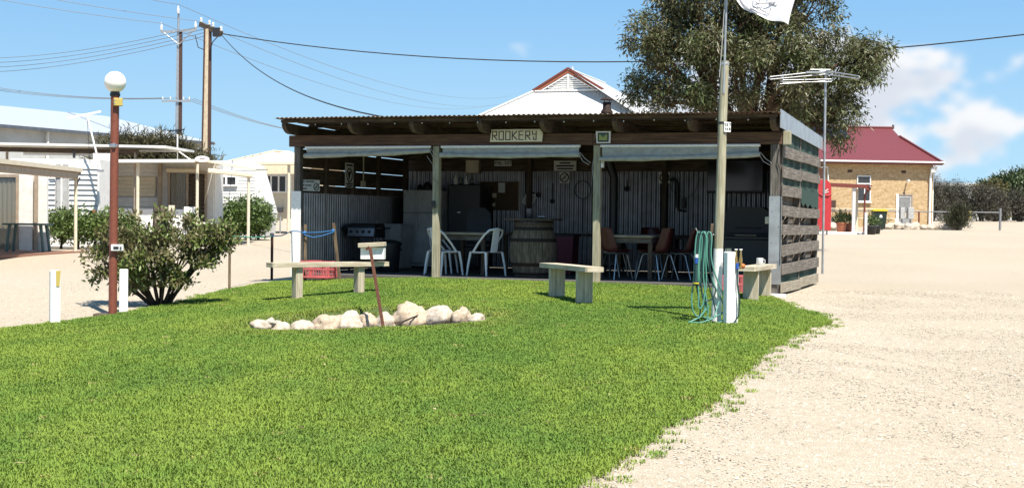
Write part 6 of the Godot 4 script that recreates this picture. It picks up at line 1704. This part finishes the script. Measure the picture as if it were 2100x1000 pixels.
	o = thing("old_caravan", "old white caravan with lapped siding under a long awning", "caravan", Vector3(0, g, 0))
	var pr := PackedVector2Array([Vector2(-13.35, 0.45), Vector2(-12.45, 0.45), Vector2(-12.75, 1.5), Vector2(-12.95, 2.35), Vector2(-13.35, 2.5)])
	put("sloped_nose", mb().prism(pr, 1.8, Vector3(0, 0, -43.6)), M.white_paint, o)
	put("side_wall", bx(Vector3(-11.2, 1.45, -44.9), Vector3(3.7, 2.2, 1.5)), M.white_boards, o)
	boards(o, -12.9, -11.0, 1.1, 2.45, 0.15, -44.12, M.white_boards, 0.06)
	put("skirt", bx(Vector3(-11.95, 0.72, -44.12), Vector3(1.9, 0.72, 0.04)), M.white_boards, o)
	var sh := put("window_shutter", bx(Vector3(-11.75, 1.72, -44.06), Vector3(1.25, 0.62, 0.05), 0.01), M.cream_paint, o)
	for i in 5: put("slat", bx(Vector3(-11.75, 1.48 + 0.12 * i, -44.03), Vector3(1.2, 0.1, 0.02), 0.0, Basis(Vector3(1, 0, 0), -0.15)), M.cream_paint, sh)
	put("trim_strip", bx(Vector3(-10.98, 1.5, -44.0), Vector3(0.1, 2.05, 0.15)), M.beige_trim, o)
	put("annexe_wall", bx(Vector3(-10.2, 1.4, -44.3), Vector3(1.75, 2.2, 0.1)), M.white_boards, o)
	sliding_door(o, Vector3(-10.15, 1.3, -44.1), 1.15, 1.75)
	put("door_blind", bx(Vector3(-10.3, 2.24, -44.0), Vector3(1.0, 0.13, 0.12), 0.03), M.cream_paint, o)
	put("awning_sheet", mb().slab([Vector3(-12.7, 2.45, -41.6), Vector3(-9.3, 2.5, -41.6), Vector3(-9.35, 2.55, -45.5), Vector3(-12.7, 2.5, -45.5)], 0.06), M.cream_paint, o)
	put("awning_beam", mb().beam(Vector3(-12.7, 2.4, -41.55), Vector3(-9.35, 2.45, -41.55), 0.09, 0.06), M.white_paint, o)
	put("drop_awning", mb().slab([Vector3(-9.3, 2.52, -41.7), Vector3(-7.62, 2.24, -41.9), Vector3(-7.8, 2.35, -45.0), Vector3(-9.3, 2.55, -45.0)], 0.05), M.cream_paint, o)
	put("blind_box", mb().beam(Vector3(-9.0, 2.17, -41.7), Vector3(-7.7, 2.05, -41.8), 0.14, 0.12, Vector3.UP, 0.03), M.cream_paint, o)
	for x in [-11.08, -9.32]: put("post", mb().tube([Vector3(x, -0.1, -41.75), Vector3(x, 2.36, -41.75)], 0.05 if x < -10 else 0.045, 8), M.cream_paint, o)
	put("post", mb().tube([Vector3(-7.82, -0.1, -41.85), Vector3(-7.82, 2.0, -41.85)], 0.045, 8), M.cream_paint, o)
	put("white_fascia_box", bx(Vector3(-12.05, 2.5, -41.5), Vector3(0.55, 0.26, 0.1), 0.01), M.white_paint, o)
	var ov := put("oval_badge", mb().lathe([Vector2(0, 0.015), Vector2(0.15, 0.015), Vector2(0.16, 0), Vector2(0, 0)], 24, Vector3(-9.12, 2.5, -41.48), Basis(Vector3(1, 0, 0), PI / 2).scaled(Vector3(1.4, 0.62, 1))), M.white_paint, o)
	put("badge_print", bx(Vector3(-9.12, 2.52, -41.46), Vector3(0.16, 0.02, 0.004)), M.fascia_red, ov)
	put("low_wall", bx(Vector3(-10.9, 0.55, -42.3), Vector3(2.6, 0.95, 0.1), 0.01), M.white_paint, o)
	put("low_wall_cap", bx(Vector3(-9.65, 0.85, -42.25), Vector3(0.3, 0.5, 0.3), 0.02), M.white_paint, o)
	put("plant_shelf", bx(Vector3(-9.3, 0.62, -42.0), Vector3(0.8, 0.05, 0.3)), M.white_paint, o)
	put("roof_antenna", mb().tube([Vector3(-10.45, 2.5, -44.0), Vector3(-10.45, 3.35, -44.0)], 0.02, 6), M.white_paint, o)
	put("antenna_stay", mb().tube([Vector3(-10.45, 2.85, -44.0), Vector3(-9.95, 2.54, -43.8)], 0.02, 6), M.white_paint, o)
	one("tree_stump", mb().tube([Vector3(0, -0.1, 0), Vector3(0.0, 0.5, 0), Vector3(0.01, 1.12, 0)], [0.22, 0.19, 0.18], 12), M.stump_bark, "pale mottled log standing upright behind the big bush", "stump", on(-10.15, 40.6))
	o = thing("site_marker", "small cream site marker plate on a thin stake", "sign", on(-9.72, 40.3))
	put("stake", mb().tube([Vector3(0, -0.1, 0), Vector3(0, 1.0, 0)], 0.018, 6), M.white_paint, o)
	put("plate", bx(Vector3(0, 1.08, 0.01), Vector3(0.17, 0.15, 0.03), 0.004), M.cream_paint, o)
	# second caravan, bright end
	g = gy(-10, 50)
	o = thing("white_caravan", "white caravan with lapped siding and small twin window", "caravan", Vector3(0, g, 0))
	put("body", mb().prism(PackedVector2Array([Vector2(-11.0, -0.05), Vector2(-8.75, -0.05), Vector2(-8.65, 0.9), Vector2(-8.9, 1.8), Vector2(-9.15, 2.6), Vector2(-9.5, 2.72), Vector2(-11.0, 2.72)]), 2.0, Vector3(0, 0, -51.05)), M.white_boards, o)
	boards(o, -10.9, -9.1, 0.6, 2.6, 0.118, -50.02, M.white_boards, 0.1)
	var wd := window_unit(o, Vector3(-10.13, 2.0, -49.98), 0.72, 0.26, M.white_paint, false)
	put("mullion", bx(Vector3(-10.13, 2.0, -49.95), Vector3(0.07, 0.26, 0.06)), M.white_paint, wd)
	put("hatch", bx(Vector3(-9.7, 0.95, -49.98), Vector3(0.5, 0.7, 0.03), 0.005), M.white_boards, o)
	# third caravan with sloped window end
	g = gy(-9.4, 56)
	o = thing("cream_caravan", "cream caravan with wide sloping front window", "caravan", Vector3(0, g, 0))
	put("body", mb().prism(PackedVector2Array([Vector2(-10.4, 0.5), Vector2(-8.3, 0.5), Vector2(-8.3, 2.75), Vector2(-10.5, 2.75), Vector2(-10.1, 1.6)]), 2.0, Vector3(0, 0, -57.2)), M.cream_paint, o)
	var w3 := window_unit(o, Vector3(-9.3, 1.97, -56.17), 0.95, 0.6, M.white_paint, false)
	for x in [-9.6, -9.3, -9.0]: put("mullion", bx(Vector3(x, 1.97, -56.13), Vector3(0.06, 0.6, 0.06)), M.white_paint, w3)
	put("awning_edge", mb().beam(Vector3(-10.4, 2.72, -55.6), Vector3(-8.3, 2.76, -55.6), 0.09, 0.8), M.cream_paint, o)
	put("post", mb().tube([Vector3(-8.78, -0.1, -55.4), Vector3(-8.78, 2.7, -55.4)], 0.06, 8), M.cream_paint, o)
	put("gas_meter", bx(Vector3(-9.2, 0.95, -56.0), Vector3(0.22, 0.22, 0.2), 0.02), M.dark_steel, o)
	put("meter_stand", mb().tube([Vector3(-9.2, -0.1, -56.0), Vector3(-9.2, 0.85, -56.0)], 0.03, 6), M.galvanised, o)

func make_far_things() -> void:
	# long grey-white storage building behind the vans
	var o := thing("grey_storage_building", "long pale grey iron storage building behind the vans", "building", Vector3.ZERO)
	var ax := Vector3(0.45, 0, -0.89).normalized()
	var pp := Vector3(-0.89, 0, -0.45).normalized()
	var cr := Vector3(-15.3, 0, -71.0)
	var cl := cr - ax * 32.0
	var e0 := 4.5
	var e1 := 6.02
	var up := Vector3.UP
	put("roof_slope", mb().slab([cl + up * e0 + pp * -0.25, cr + up * e0 + pp * -0.25 + ax * 0.3, cr + up * e1 + pp * 7.0 + ax * 0.3, cl + up * e1 + pp * 7.0], 0.06), M.grey_roof, o)
	put("roof_slope", mb().slab([cl + up * e0 + pp * 14.25, cr + up * e0 + pp * 14.25 + ax * 0.3, cr + up * e1 + pp * 7.0 + ax * 0.3, cl + up * e1 + pp * 7.0], 0.06), M.grey_roof, o)
	put("side_wall", mb().slab([cl, cr, cr + up * (e0 - 0.08), cl + up * (e0 - 0.08)], 0.1, -pp), M.light_cladding, o)
	put("end_wall", mb().slab([cr, cr + pp * 14.0, cr + pp * 14.0 + up * (e0 - 0.1), cr + pp * 7.0 + up * (e1 - 0.15), cr + up * (e0 - 0.1)], 0.1, ax), M.light_cladding, o)
	put("gutter", mb().beam(cl + up * (e0 - 0.03) + pp * -0.33, cr + up * (e0 - 0.03) + pp * -0.33, 0.14, 0.12), M.zinc_wall, o)
	for i in 6: put("downpipe", mb().tube([cr - ax * (5.0 * i + 1.0) + pp * -0.15 + up * 0.4, cr - ax * (5.0 * i + 1.0) + pp * -0.15 + up * (e0 - 0.1)], 0.07, 8), M.white_boards, o)
	# small far roof between the caravans and the shed
	o = thing("far_pale_house", "far house with pale hip roof behind the caravans", "house", Vector3(-14.8, 0.5, -86.0))
	put("walls", bx(Vector3(0, 1.6, -3), Vector3(6.5, 3.4, 6)), M.cream_paint, o)
	var q := [Vector3(-3.7, 3.4, 0.5), Vector3(3.7, 3.4, 0.5), Vector3(3.7, 3.4, -6.6), Vector3(-3.7, 3.4, -6.6)]
	var t1 := Vector3(-0.25, 4.5, -2.6)
	var t2 := Vector3(0.6, 4.5, -3.4)
	roof_poly("roof_slope", o, [q[0], q[1], t2, t1], M.cream_paint)
	roof_poly("roof_slope", o, [q[1], q[2], t2], M.cream_paint)
	roof_poly("roof_slope", o, [q[2], q[3], t1, t2], M.cream_paint)
	roof_poly("roof_slope", o, [q[3], q[0], t1], M.cream_paint)
	# far right: pale building and green fence
	o = thing("far_white_building", "low pale building far behind the dark trees", "building", Vector3(50.0, 1.4, -165.0))
	put("walls", bx(Vector3(2, 1.9, -4), Vector3(13, 4.2, 8)), M.light_cladding, o)
	put("roof", bx(Vector3(2, 4.1, -4), Vector3(13.6, 0.35, 8.6)), M.white_roof, o)
	o = thing("green_iron_fence", "green ribbed steel fence at the far right road end", "fence", on(46.6, 127.0))
	for i in 7:
		put("panel", mb().corrugated(0.78, 1.75, 0.2, 0.02, Transform3D(Basis(Vector3(1, 0, 0), Vector3(0, 0, 1), Vector3(0, 1, 0)), Vector3(-1.7 + 0.77 * i, 0.0, 0.003 * (i % 2))), 4), M.colorbond, o)
	put("top_rail", mb().beam(Vector3(-1.7, 1.77, 0), Vector3(3.7, 1.77, 0), 0.06, 0.05), M.colorbond, o)
	# rooftop antenna on the shed's rear corner
	o = thing("television_antenna", "large looped television antenna on a mast at shed corner", "antenna", sp(7.72, 0, -4.52), SHED_TURN)
	put("mast", mb().tube([Vector3(0, 0.02, 0), Vector3(0, 3.48, 0)], 0.02, 10), M.galvanised, o)
	put("boom", mb().beam(Vector3(-0.3, 3.44, 0.25), Vector3(0.12, 3.47, -0.1), 0.03, 0.03), M.galvanised, o)
	for s in [[-1.0, 0.0, 0.92], [1.0, -0.02, 0.6]]:
		var x1: float = s[0] * s[2]
		put("loop_element", mb().tube([Vector3(0, 3.48, 0.02), Vector3(x1 * 0.97, 3.37 + s[1], 0.3), Vector3(x1, 3.345 + s[1], 0.3), Vector3(x1 * 0.97, 3.325 + s[1], 0.3), Vector3(0, 3.42, 0.05)], 0.011, 6), M.galvanised, o)
	put("loop_element", mb().tube([Vector3(-0.68, 3.31, 0.3), Vector3(0.1, 3.33, 0.1), Vector3(0.13, 3.31, 0.1), Vector3(0.1, 3.285, 0.1), Vector3(-0.68, 3.27, 0.3), Vector3(-0.71, 3.29, 0.3), Vector3(-0.68, 3.31, 0.3)], 0.009, 6), M.galvanised, o)
	put("rod_element", mb().tube([Vector3(-0.72, 3.24, 0.35), Vector3(0.0, 3.3, 0.08)], 0.008, 6), M.galvanised, o)
	put("rod_element", mb().tube([Vector3(-0.25, 3.5, 0.1), Vector3(0.08, 3.5, 0.0)], 0.009, 6), M.galvanised, o)

func leaf_cluster(k: int, rad: float, ll: float, lw: float, droop: float) -> ArrayMesh:
	var g := MB.new()
	for i in k:
		var p := Vector3(rng.randfn(), rng.randfn() * 0.8, rng.randfn()) * rad * 0.5
		var d := (Vector3(rng.randf_range(-1, 1), rng.randf_range(-1, 1), rng.randf_range(-1, 1)) + Vector3(0, -droop, 0) + p.normalized() * 0.8).normalized()
		var s := d.cross(Vector3(rng.randf_range(-1, 1), rng.randf_range(-1, 1), rng.randf_range(-1, 1))).normalized()
		var nn := d.cross(s).normalized()
		if nn.y < 0.0: nn = -nn
		var l := ll * rng.randf_range(0.7, 1.3)
		var w := lw * rng.randf_range(0.7, 1.2) * 0.5
		var sh := rng.randf_range(0.88, 1.12)
		g.col = Color(sh, sh, sh)
		var a := g.vert(p, nn)
		var b := g.vert(p + d * l * 0.45 + s * w + nn * w * 0.3, nn)
		var c := g.vert(p + d * l - nn * l * 0.12, nn)
		var e := g.vert(p + d * l * 0.45 - s * w + nn * w * 0.3, nn)
		g.face(a, b, c, nn); g.face(a, c, e, nn)
	return g.mesh()

func foliage(parent: Node, called: String, lobes: Array, per: float, meshes: Array, colors: Array, size := 1.0, shell := 0.45, clump := 0.0) -> void:
	# lobes: [centre, radii]; leaf clusters spread through each lobe, gathered into sprays where clump > 0
	var pl := []
	var cl := []
	for k in meshes.size():
		pl.append([]); cl.append([])
	for lb in lobes:
		var r: Vector3 = lb[1]
		var n := int(per * pow(r.x * r.y * r.z, 0.667))
		var sprays := []
		for i in max(5, int(n / 22.0)):
			var d := Vector3(rng.randfn(), rng.randfn(), rng.randfn()).normalized()
			sprays.append([lb[0] + d * r * pow(rng.randf(), shell), rng.randf()])
		for i in n:
			var d := Vector3(rng.randfn(), rng.randfn(), rng.randfn()).normalized()
			var p: Vector3 = lb[0] + d * r * pow(rng.randf(), shell) * rng.randf_range(0.7, 1.08)
			var hue := rng.randf()
			if clump > 0.0:
				var sy: Array = sprays[i % sprays.size()]
				p = sy[0] + Vector3(rng.randfn(), rng.randfn() * 0.7, rng.randfn()) * clump
				hue = clamp(sy[1] + rng.randfn() * 0.2, 0.0, 0.999)
			var k := rng.randi() % meshes.size()
			var s := size * rng.randf_range(0.65, 1.3)
			pl[k].append(Transform3D(Basis.from_euler(Vector3(rng.randf_range(-0.5, 0.5), rng.randf() * TAU, rng.randf_range(-0.5, 0.5))).scaled(Vector3(s, s, s)), p))
			var ci: float = min(hue, 0.999) * (colors.size() - 1)
			var c0: Color = colors[int(ci)]
			cl[k].append(c0.lerp(colors[int(ci) + 1], ci - int(ci)))
	for k in meshes.size():
		var o := scatter(called, meshes[k], M.leaf, pl[k], cl[k], parent)
		o.set_meta("kind", "stuff")

func limb(a: Vector3, b: Vector3, r0: float, r1: float, bow: float) -> MB:
	var pts := []
	var rr := []
	var sd := Vector3(rng.randf_range(-1, 1), rng.randf_range(0, 1), rng.randf_range(-1, 1)).normalized()
	for i in 8:
		var q := i / 7.0
		pts.append(a.lerp(b, q) + sd * bow * sin(q * PI) + Vector3(rng.randf_range(-1, 1), rng.randf_range(-1, 1), rng.randf_range(-1, 1)) * bow * 0.12 * sin(q * PI))
		rr.append(lerp(r0, r1, q))
	return mb().tube(pts, rr, 9)

func make_trees() -> void:
	var cm := []
	for i in 4: cm.append(leaf_cluster(16, 0.3, 0.16, 0.042, 0.6))
	var o := thing("gum_tree", "big spreading gum tree with red-brown limbs behind the shed", "tree", on(6.8, 42.0))
	var base := o.position
	# limbs, in the tree's own space
	var g := base.y
	var forks := {"l": Vector3(-0.95, 4.1 - g, 0.3), "c": Vector3(0.7, 4.2 - g, 0), "m": Vector3(0.25, 3.3 - g, -0.3)}
	put("trunk", mb().tube([Vector3(0, -0.2, 0), Vector3(-0.1, 0.8, 0), Vector3(0.05, 1.6, 0)], [0.5, 0.38, 0.36], 12), M.bark, o)
	put("limb", limb(Vector3(0.0, 1.4, 0), forks.l, 0.22, 0.17, 0.12), M.bark, o)
	put("limb", limb(Vector3(0.05, 1.4, 0), forks.c, 0.28, 0.22, 0.1), M.bark, o)
	put("limb", limb(Vector3(0.05, 1.4, 0), forks.m, 0.2, 0.15, 0.1), M.bark, o)
	# [x, y above camera-level datum, z offset, radius]
	var lb := [[-2.6, 5.5, 0.2, 1.05], [-2.9, 4.75, -0.2, 0.62], [-2.1, 6.7, -0.3, 1.25], [-1.0, 6.5, 0.7, 1.3], [0.35, 6.45, -0.6, 1.35], [1.6, 6.1, 0.5, 1.2], [2.9, 5.6, 0.2, 1.05], [3.75, 5.95, -0.2, 0.62], [3.55, 5.2, 0.4, 0.6], [2.3, 4.75, -0.5, 1.0], [1.2, 5.0, 0.9, 0.85], [-0.55, 5.0, -0.9, 0.8], [-1.8, 4.75, 0.5, 0.75], [2.95, 4.1, 0.3, 0.62], [2.1, 3.95, -0.3, 0.6], [2.6, 3.35, 0.1, 0.42], [0.35, 7.8, 0.2, 1.4], [2.0, 7.4, -0.5, 1.15], [-1.5, 7.7, 0.2, 1.2], [-2.75, 6.35, 0.4, 0.7], [-1.15, 4.15, 0.4, 0.5], [1.55, 4.1, 0.6, 0.5], [-2.4, 4.3, 0.4, 0.45], [0.0, 8.9, -0.2, 1.1], [1.6, 8.6, 0.2, 0.9], [-0.4, 5.7, 0.9, 0.6], [0.9, 4.3, -0.9, 0.5], [-0.1, 4.5, 1.0, 0.5], [0.5, 5.6, 1.1, 0.65], [-1.4, 5.6, 1.0, 0.7], [1.9, 5.4, 1.1, 0.6]]
	var lobes := []
	for q in lb:
		var c := Vector3(q[0], q[1] - g, q[2])
		lobes.append([c, Vector3(q[3], q[3] * 0.85, q[3] * 1.05)])
		var f: Vector3 = forks.l if q[0] < -0.7 else (forks.c if q[0] > 0.5 else forks.m)
		put("branch", limb(f, c, 0.12, 0.025, 0.25), M.bark, o)
		for k in 3:
			var e: Vector3 = c + Vector3(rng.randf_range(-1, 1), rng.randf_range(-0.4, 0.8), rng.randf_range(-1, 1)) * q[3] * 0.8
			put("twig", limb(f.lerp(c, 0.75), e, 0.035, 0.01, 0.1), M.bark, o)
	foliage(o, "crown", lobes, 225.0, cm, [Color(0.078, 0.105, 0.03), Color(0.098, 0.078, 0.037), Color(0.085, 0.11, 0.033)], 0.9, 0.38, 0.15)
	# feathery dark tree behind the vans
	cm = []
	for i in 3: cm.append(leaf_cluster(22, 0.34, 0.24, 0.03, -0.5))
	o = thing("she_oak", "low feathery olive she-oak behind the caravan awnings", "tree", on(-13.3, 52.0))
	put("trunk", mb().tube([Vector3(0, -0.2, 0), Vector3(0.1, 1.2, 0), Vector3(0, 2.4, 0)], [0.18, 0.14, 0.08], 8), M.stem_bark, o)
	for q in [[-1.5, 2.8], [-0.7, 3.0], [0.3, 3.0], [1.1, 2.8], [1.7, 2.5]]: put("branch", limb(Vector3(0, 1.3, 0), Vector3(q[0], q[1] - 0.3, 0), 0.06, 0.015, 0.15), M.stem_bark, o)
	foliage(o, "crown", [[Vector3(-1.5, 2.75, 0), Vector3(0.75, 0.75, 0.8)], [Vector3(-0.6, 2.95, 0.3), Vector3(0.9, 0.9, 0.9)], [Vector3(0.4, 2.95, 0), Vector3(0.9, 0.85, 0.9)], [Vector3(1.2, 2.7, 0.2), Vector3(0.8, 0.75, 0.8)], [Vector3(1.9, 2.45, 0), Vector3(0.45, 0.6, 0.6)], [Vector3(0.1, 2.0, 0), Vector3(1.7, 0.9, 0.9)]], 330.0, cm, [Color(0.075, 0.07, 0.03), Color(0.09, 0.08, 0.035)], 1.0, 0.5)
	# far right trees
	cm = []
	for i in 3: cm.append(leaf_cluster(12, 0.45, 0.28, 0.12, 0.0))
	var far := [[44.6, 128.0, 4.6, 2.0, "dense dark round pine at the far road end", [Color(0.045, 0.07, 0.022), Color(0.05, 0.075, 0.022)]], [47.4, 129.0, 5.0, 2.1, "dark green rounded tree beside the far pine", [Color(0.055, 0.085, 0.022), Color(0.06, 0.09, 0.022)]], [42.4, 126.0, 3.2, 1.5, "yellow-green wattle tree among the far dark trees", [Color(0.05, 0.055, 0.012), Color(0.1, 0.085, 0.02), Color(0.12, 0.1, 0.03)]], [49.8, 127.0, 4.0, 2.0, "bright green tree behind the green steel fence", [Color(0.03, 0.06, 0.015), Color(0.06, 0.1, 0.02), Color(0.08, 0.12, 0.03)]]]
	for q in far:
		var h: float = q[2]
		var r: float = q[3]
		var t := thing("far_tree", q[4], "tree", on(q[0], q[1]), 0.0, "trees at the far road end")
		put("trunk", mb().tube([Vector3(0, -0.2, 0), Vector3(0.1, h * 0.6, 0)], [0.22, 0.12], 8), M.stem_bark, t)
		for k in 4: put("branch", limb(Vector3(0, h * 0.3, 0), Vector3(r * 0.6 * cos(k * 1.6), h * 0.6, r * 0.6 * sin(k * 1.6)), 0.08, 0.03, 0.15), M.stem_bark, t)
		foliage(t, "crown", [[Vector3(0, h * 0.72, 0), Vector3(r * 0.75, h * 0.27, r * 0.75)], [Vector3(-r * 0.6, h * 0.5, 0.2), Vector3(r * 0.6, h * 0.3, r * 0.6)], [Vector3(r * 0.6, h * 0.52, 0.2), Vector3(r * 0.6, h * 0.3, r * 0.6)], [Vector3(0.1, h * 0.35, r * 0.4), Vector3(r * 0.85, h * 0.32, r * 0.6)]], 130.0, cm, q[5], 1.0, 0.4, 0.3)
	# grey scrubby bushes along the road end
	cm = []
	for i in 3: cm.append(leaf_cluster(12, 0.35, 0.2, 0.03, -0.4))
	var k2 := 0
	for q in [[34.6, 117.0, 3.9], [36.2, 118.0, 3.5], [37.7, 119.0, 3.4], [39.2, 118.0, 3.2], [40.6, 119.0, 3.0], [33.0, 116.0, 3.7], [42.6, 119.0, 2.8]]:
		k2 += 1
		var t := thing("scrub_bush", "grey-brown twiggy scrub bush in the far hedgerow", "bush", on(q[0], q[1]), 0.0, "scrub bushes beyond the house")
		for k in 6: put("stem", limb(Vector3(rng.randf_range(-0.4, 0.4), -0.1, 0), Vector3(rng.randf_range(-1.2, 1.2), q[2] * 0.8, rng.randf_range(-0.6, 0.6)), 0.06, 0.015, 0.2), M.stem_bark, t)
		foliage(t, "foliage", [[Vector3(0, q[2] * 0.62, 0), Vector3(1.1, q[2] * 0.4, 1.0)], [Vector3(0.3, q[2] * 0.3, 0.4), Vector3(1.2, q[2] * 0.32, 0.9)]], 300.0, cm, [Color(0.055, 0.045, 0.038), Color(0.08, 0.068, 0.056), Color(0.06, 0.065, 0.025)], 1.0, 0.5)

func make_bushes() -> void:
	var cm := []
	for i in 4: cm.append(leaf_cluster(12, 0.075, 0.062, 0.032, -0.4))
	# big bush by the lamp post: stems fan out from one foot
	var o := thing("leafy_bush", "big spreading bush with bare stems behind the lamp post", "bush", on(-4.42, 17.75))
	var lobes := []
	for q in [[-0.62, 0.72, 0.0, 0.3], [-0.42, 0.95, 0.1, 0.3], [-0.15, 0.9, -0.1, 0.34], [0.15, 0.95, 0.1, 0.34], [0.45, 0.95, 0.0, 0.32], [0.68, 0.88, 0.1, 0.26], [0.8, 0.95, 0.0, 0.16], [-0.05, 0.62, 0.28, 0.38], [0.28, 0.62, 0.2, 0.34], [-0.45, 0.55, 0.15, 0.28], [0.52, 0.62, 0.0, 0.22], [-0.72, 0.45, 0.1, 0.17], [-0.6, 0.34, 0.1, 0.15], [0.05, 0.38, 0.25, 0.28], [0.3, 0.35, 0.15, 0.2], [0.6, 0.72, -0.15, 0.22], [-0.3, 0.3, 0.1, 0.2], [-0.7, 0.88, 0.0, 0.2], [-0.35, 0.72, 0.3, 0.3], [0.5, 0.78, 0.25, 0.26], [-0.15, 0.45, 0.3, 0.24], [0.15, 0.78, 0.38, 0.26], [-0.78, 0.62, 0.05, 0.18], [0.75, 0.8, 0.0, 0.18]]:
		var c := Vector3(q[0], q[1], q[2])
		lobes.append([c, Vector3(q[3], q[3] * 0.75, q[3]) * 0.9])
		put("stem", limb(Vector3(q[0] * 0.08, -0.05, q[2] * 0.1), c, 0.022, 0.006, 0.05), M.stem_bark, o)
		for k in 2: put("twig", limb(c * 0.6, c + Vector3(rng.randf_range(-1, 1), rng.randf_range(-0.3, 0.6), rng.randf_range(-0.5, 1)) * q[3], 0.009, 0.003, 0.03), M.stem_bark, o)
	foliage(o, "foliage", lobes, 820.0, cm, [Color(0.11, 0.155, 0.032), Color(0.14, 0.105, 0.05), Color(0.12, 0.165, 0.035)], 0.95, 0.4, 0.05)
	# dry twigs on the crown
	var tw := mb()
	for i in 90:
		var p := Vector3(rng.randf_range(-0.25, 0.45), rng.randf_range(0.7, 0.98), rng.randf_range(0.2, 0.5))
		var e := p + Vector3(rng.randf_range(-0.12, 0.12), rng.randf_range(0.0, 0.14), rng.randf_range(0.0, 0.1))
		tw.tube([p, e], [0.004, 0.002], 4, false)
	put("dry_twigs", tw, M.stake_wood, o)
	# hedges by the vans
	cm = []
	for i in 3: cm.append(leaf_cluster(14, 0.12, 0.09, 0.042, 0.0))
	o = thing("round_hedge", "clipped green hedge in front of white louvred cabin", "hedge", on(-11.2, 36.0))
	foliage(o, "foliage", [[Vector3(-0.2, 0.62, 0), Vector3(0.55, 0.5, 0.5)], [Vector3(0.45, 0.55, 0), Vector3(0.5, 0.45, 0.5)], [Vector3(0.9, 0.6, 0.1), Vector3(0.5, 0.45, 0.5)], [Vector3(1.4, 0.5, 0.2), Vector3(0.5, 0.4, 0.4)]], 800.0, cm, [Color(0.08, 0.13, 0.025), Color(0.09, 0.14, 0.026), Color(0.12, 0.165, 0.035)], 1.0, 0.35)
	for x in [-0.3, 0.1, 0.5, 0.9]: put("stem", limb(Vector3(x, -0.1, 0), Vector3(x + 0.1, 0.5, 0), 0.04, 0.02, 0.03), M.stem_bark, o)
	o = thing("round_hedge", "large dense round green bush beside caravan awning post", "hedge", on(-8.95, 47.5))
	foliage(o, "foliage", [[Vector3(0, 0.8, 0), Vector3(0.95, 0.72, 0.8)], [Vector3(-0.35, 0.65, 0.2), Vector3(0.65, 0.6, 0.6)], [Vector3(0.4, 0.7, 0.2), Vector3(0.6, 0.65, 0.6)]], 800.0, cm, [Color(0.065, 0.115, 0.022), Color(0.075, 0.125, 0.024), Color(0.1, 0.15, 0.032)], 1.0, 0.35)
	for x in [-0.3, 0.1, 0.4]: put("stem", limb(Vector3(x, -0.1, 0), Vector3(x + 0.1, 0.6, 0), 0.05, 0.02, 0.03), M.stem_bark, o)
	# plants before the gold stone house
	var k := 0
	for q in [[15.6, 77.5, 0.55, "low dark green shrub behind the garden rocks"], [16.9, 77.5, 0.55, "low dark green shrub behind the garden rocks"], [18.0, 78.0, 0.6, "low dark green shrub behind the garden rocks"], [21.6, 83.8, 0.7, "low dark green shrub behind the garden rocks"]]:
		var t := thing("garden_shrub", q[3], "shrub", on(q[0], q[1]), 0.0, "shrubs in the house garden bed")
		foliage(t, "foliage", [[Vector3(0, q[2] * 0.7, 0), Vector3(0.75, q[2] * 0.7, 0.5)]], 160.0, cm, [Color(0.045, 0.065, 0.02), Color(0.06, 0.075, 0.025)], 1.6, 0.4)
		put("stem", limb(Vector3(0, -0.1, 0), Vector3(0.1, q[2] * 0.6, 0), 0.05, 0.02, 0.03), M.stem_bark, t)
	var t2 := thing("rosemary_bush", "spiky grey-green rosemary bush at garden corner", "shrub", on(25.95, 82.5))
	var sp_ := []
	for i in 3: sp_.append(leaf_cluster(14, 0.2, 0.45, 0.03, -1.6))
	foliage(t2, "foliage", [[Vector3(0, 0.5, 0), Vector3(0.85, 0.5, 0.6)], [Vector3(0.1, 0.9, 0), Vector3(0.6, 0.35, 0.5)]], 200.0, sp_, [Color(0.055, 0.06, 0.03), Color(0.08, 0.085, 0.045)], 1.0, 0.5)
	put("stem", limb(Vector3(0, -0.1, 0), Vector3(0.1, 0.6, 0), 0.06, 0.02, 0.03), M.stem_bark, t2)
	# potted plants
	for q in [[15.98, 68.6, "terracotta", 0.24, 0.55, "terracotta pot with a dark spiky plant by porch"], [16.75, 70.0, "terracotta", 0.3, 0.5, "terracotta pot behind the white porch posts"], [17.15, 67.5, "black_plastic", 0.26, 0.42, "black pot with a light green plant by short post"], [17.75, 69.0, "black_plastic", 0.27, 0.42, "black pot with red-tinged green plant apart from others"]]:
		k += 1
		var t := thing("potted_plant", q[5], "potted plant", on(q[0], q[1]))
		put("pot", mb().lathe([Vector2(0, 0), Vector2(q[3] * 0.75, 0), Vector2(q[3], q[4] * 0.85), Vector2(q[3] * 1.08, q[4] * 0.86), Vector2(q[3] * 1.08, q[4]), Vector2(q[3] * 0.9, q[4]), Vector2(0, q[4] * 0.92)], 16), M[q[2]], t)
		foliage(t, "leaves", [[Vector3(0, q[4] + 0.16, 0), Vector3(0.24, 0.2, 0.24)]], 420.0, sp_ if k < 3 else cm, [Color(0.055, 0.085, 0.022), Color(0.065, 0.1, 0.024), Color(0.09, 0.14, 0.03)], 0.7 if k < 3 else 1.3, 0.5)
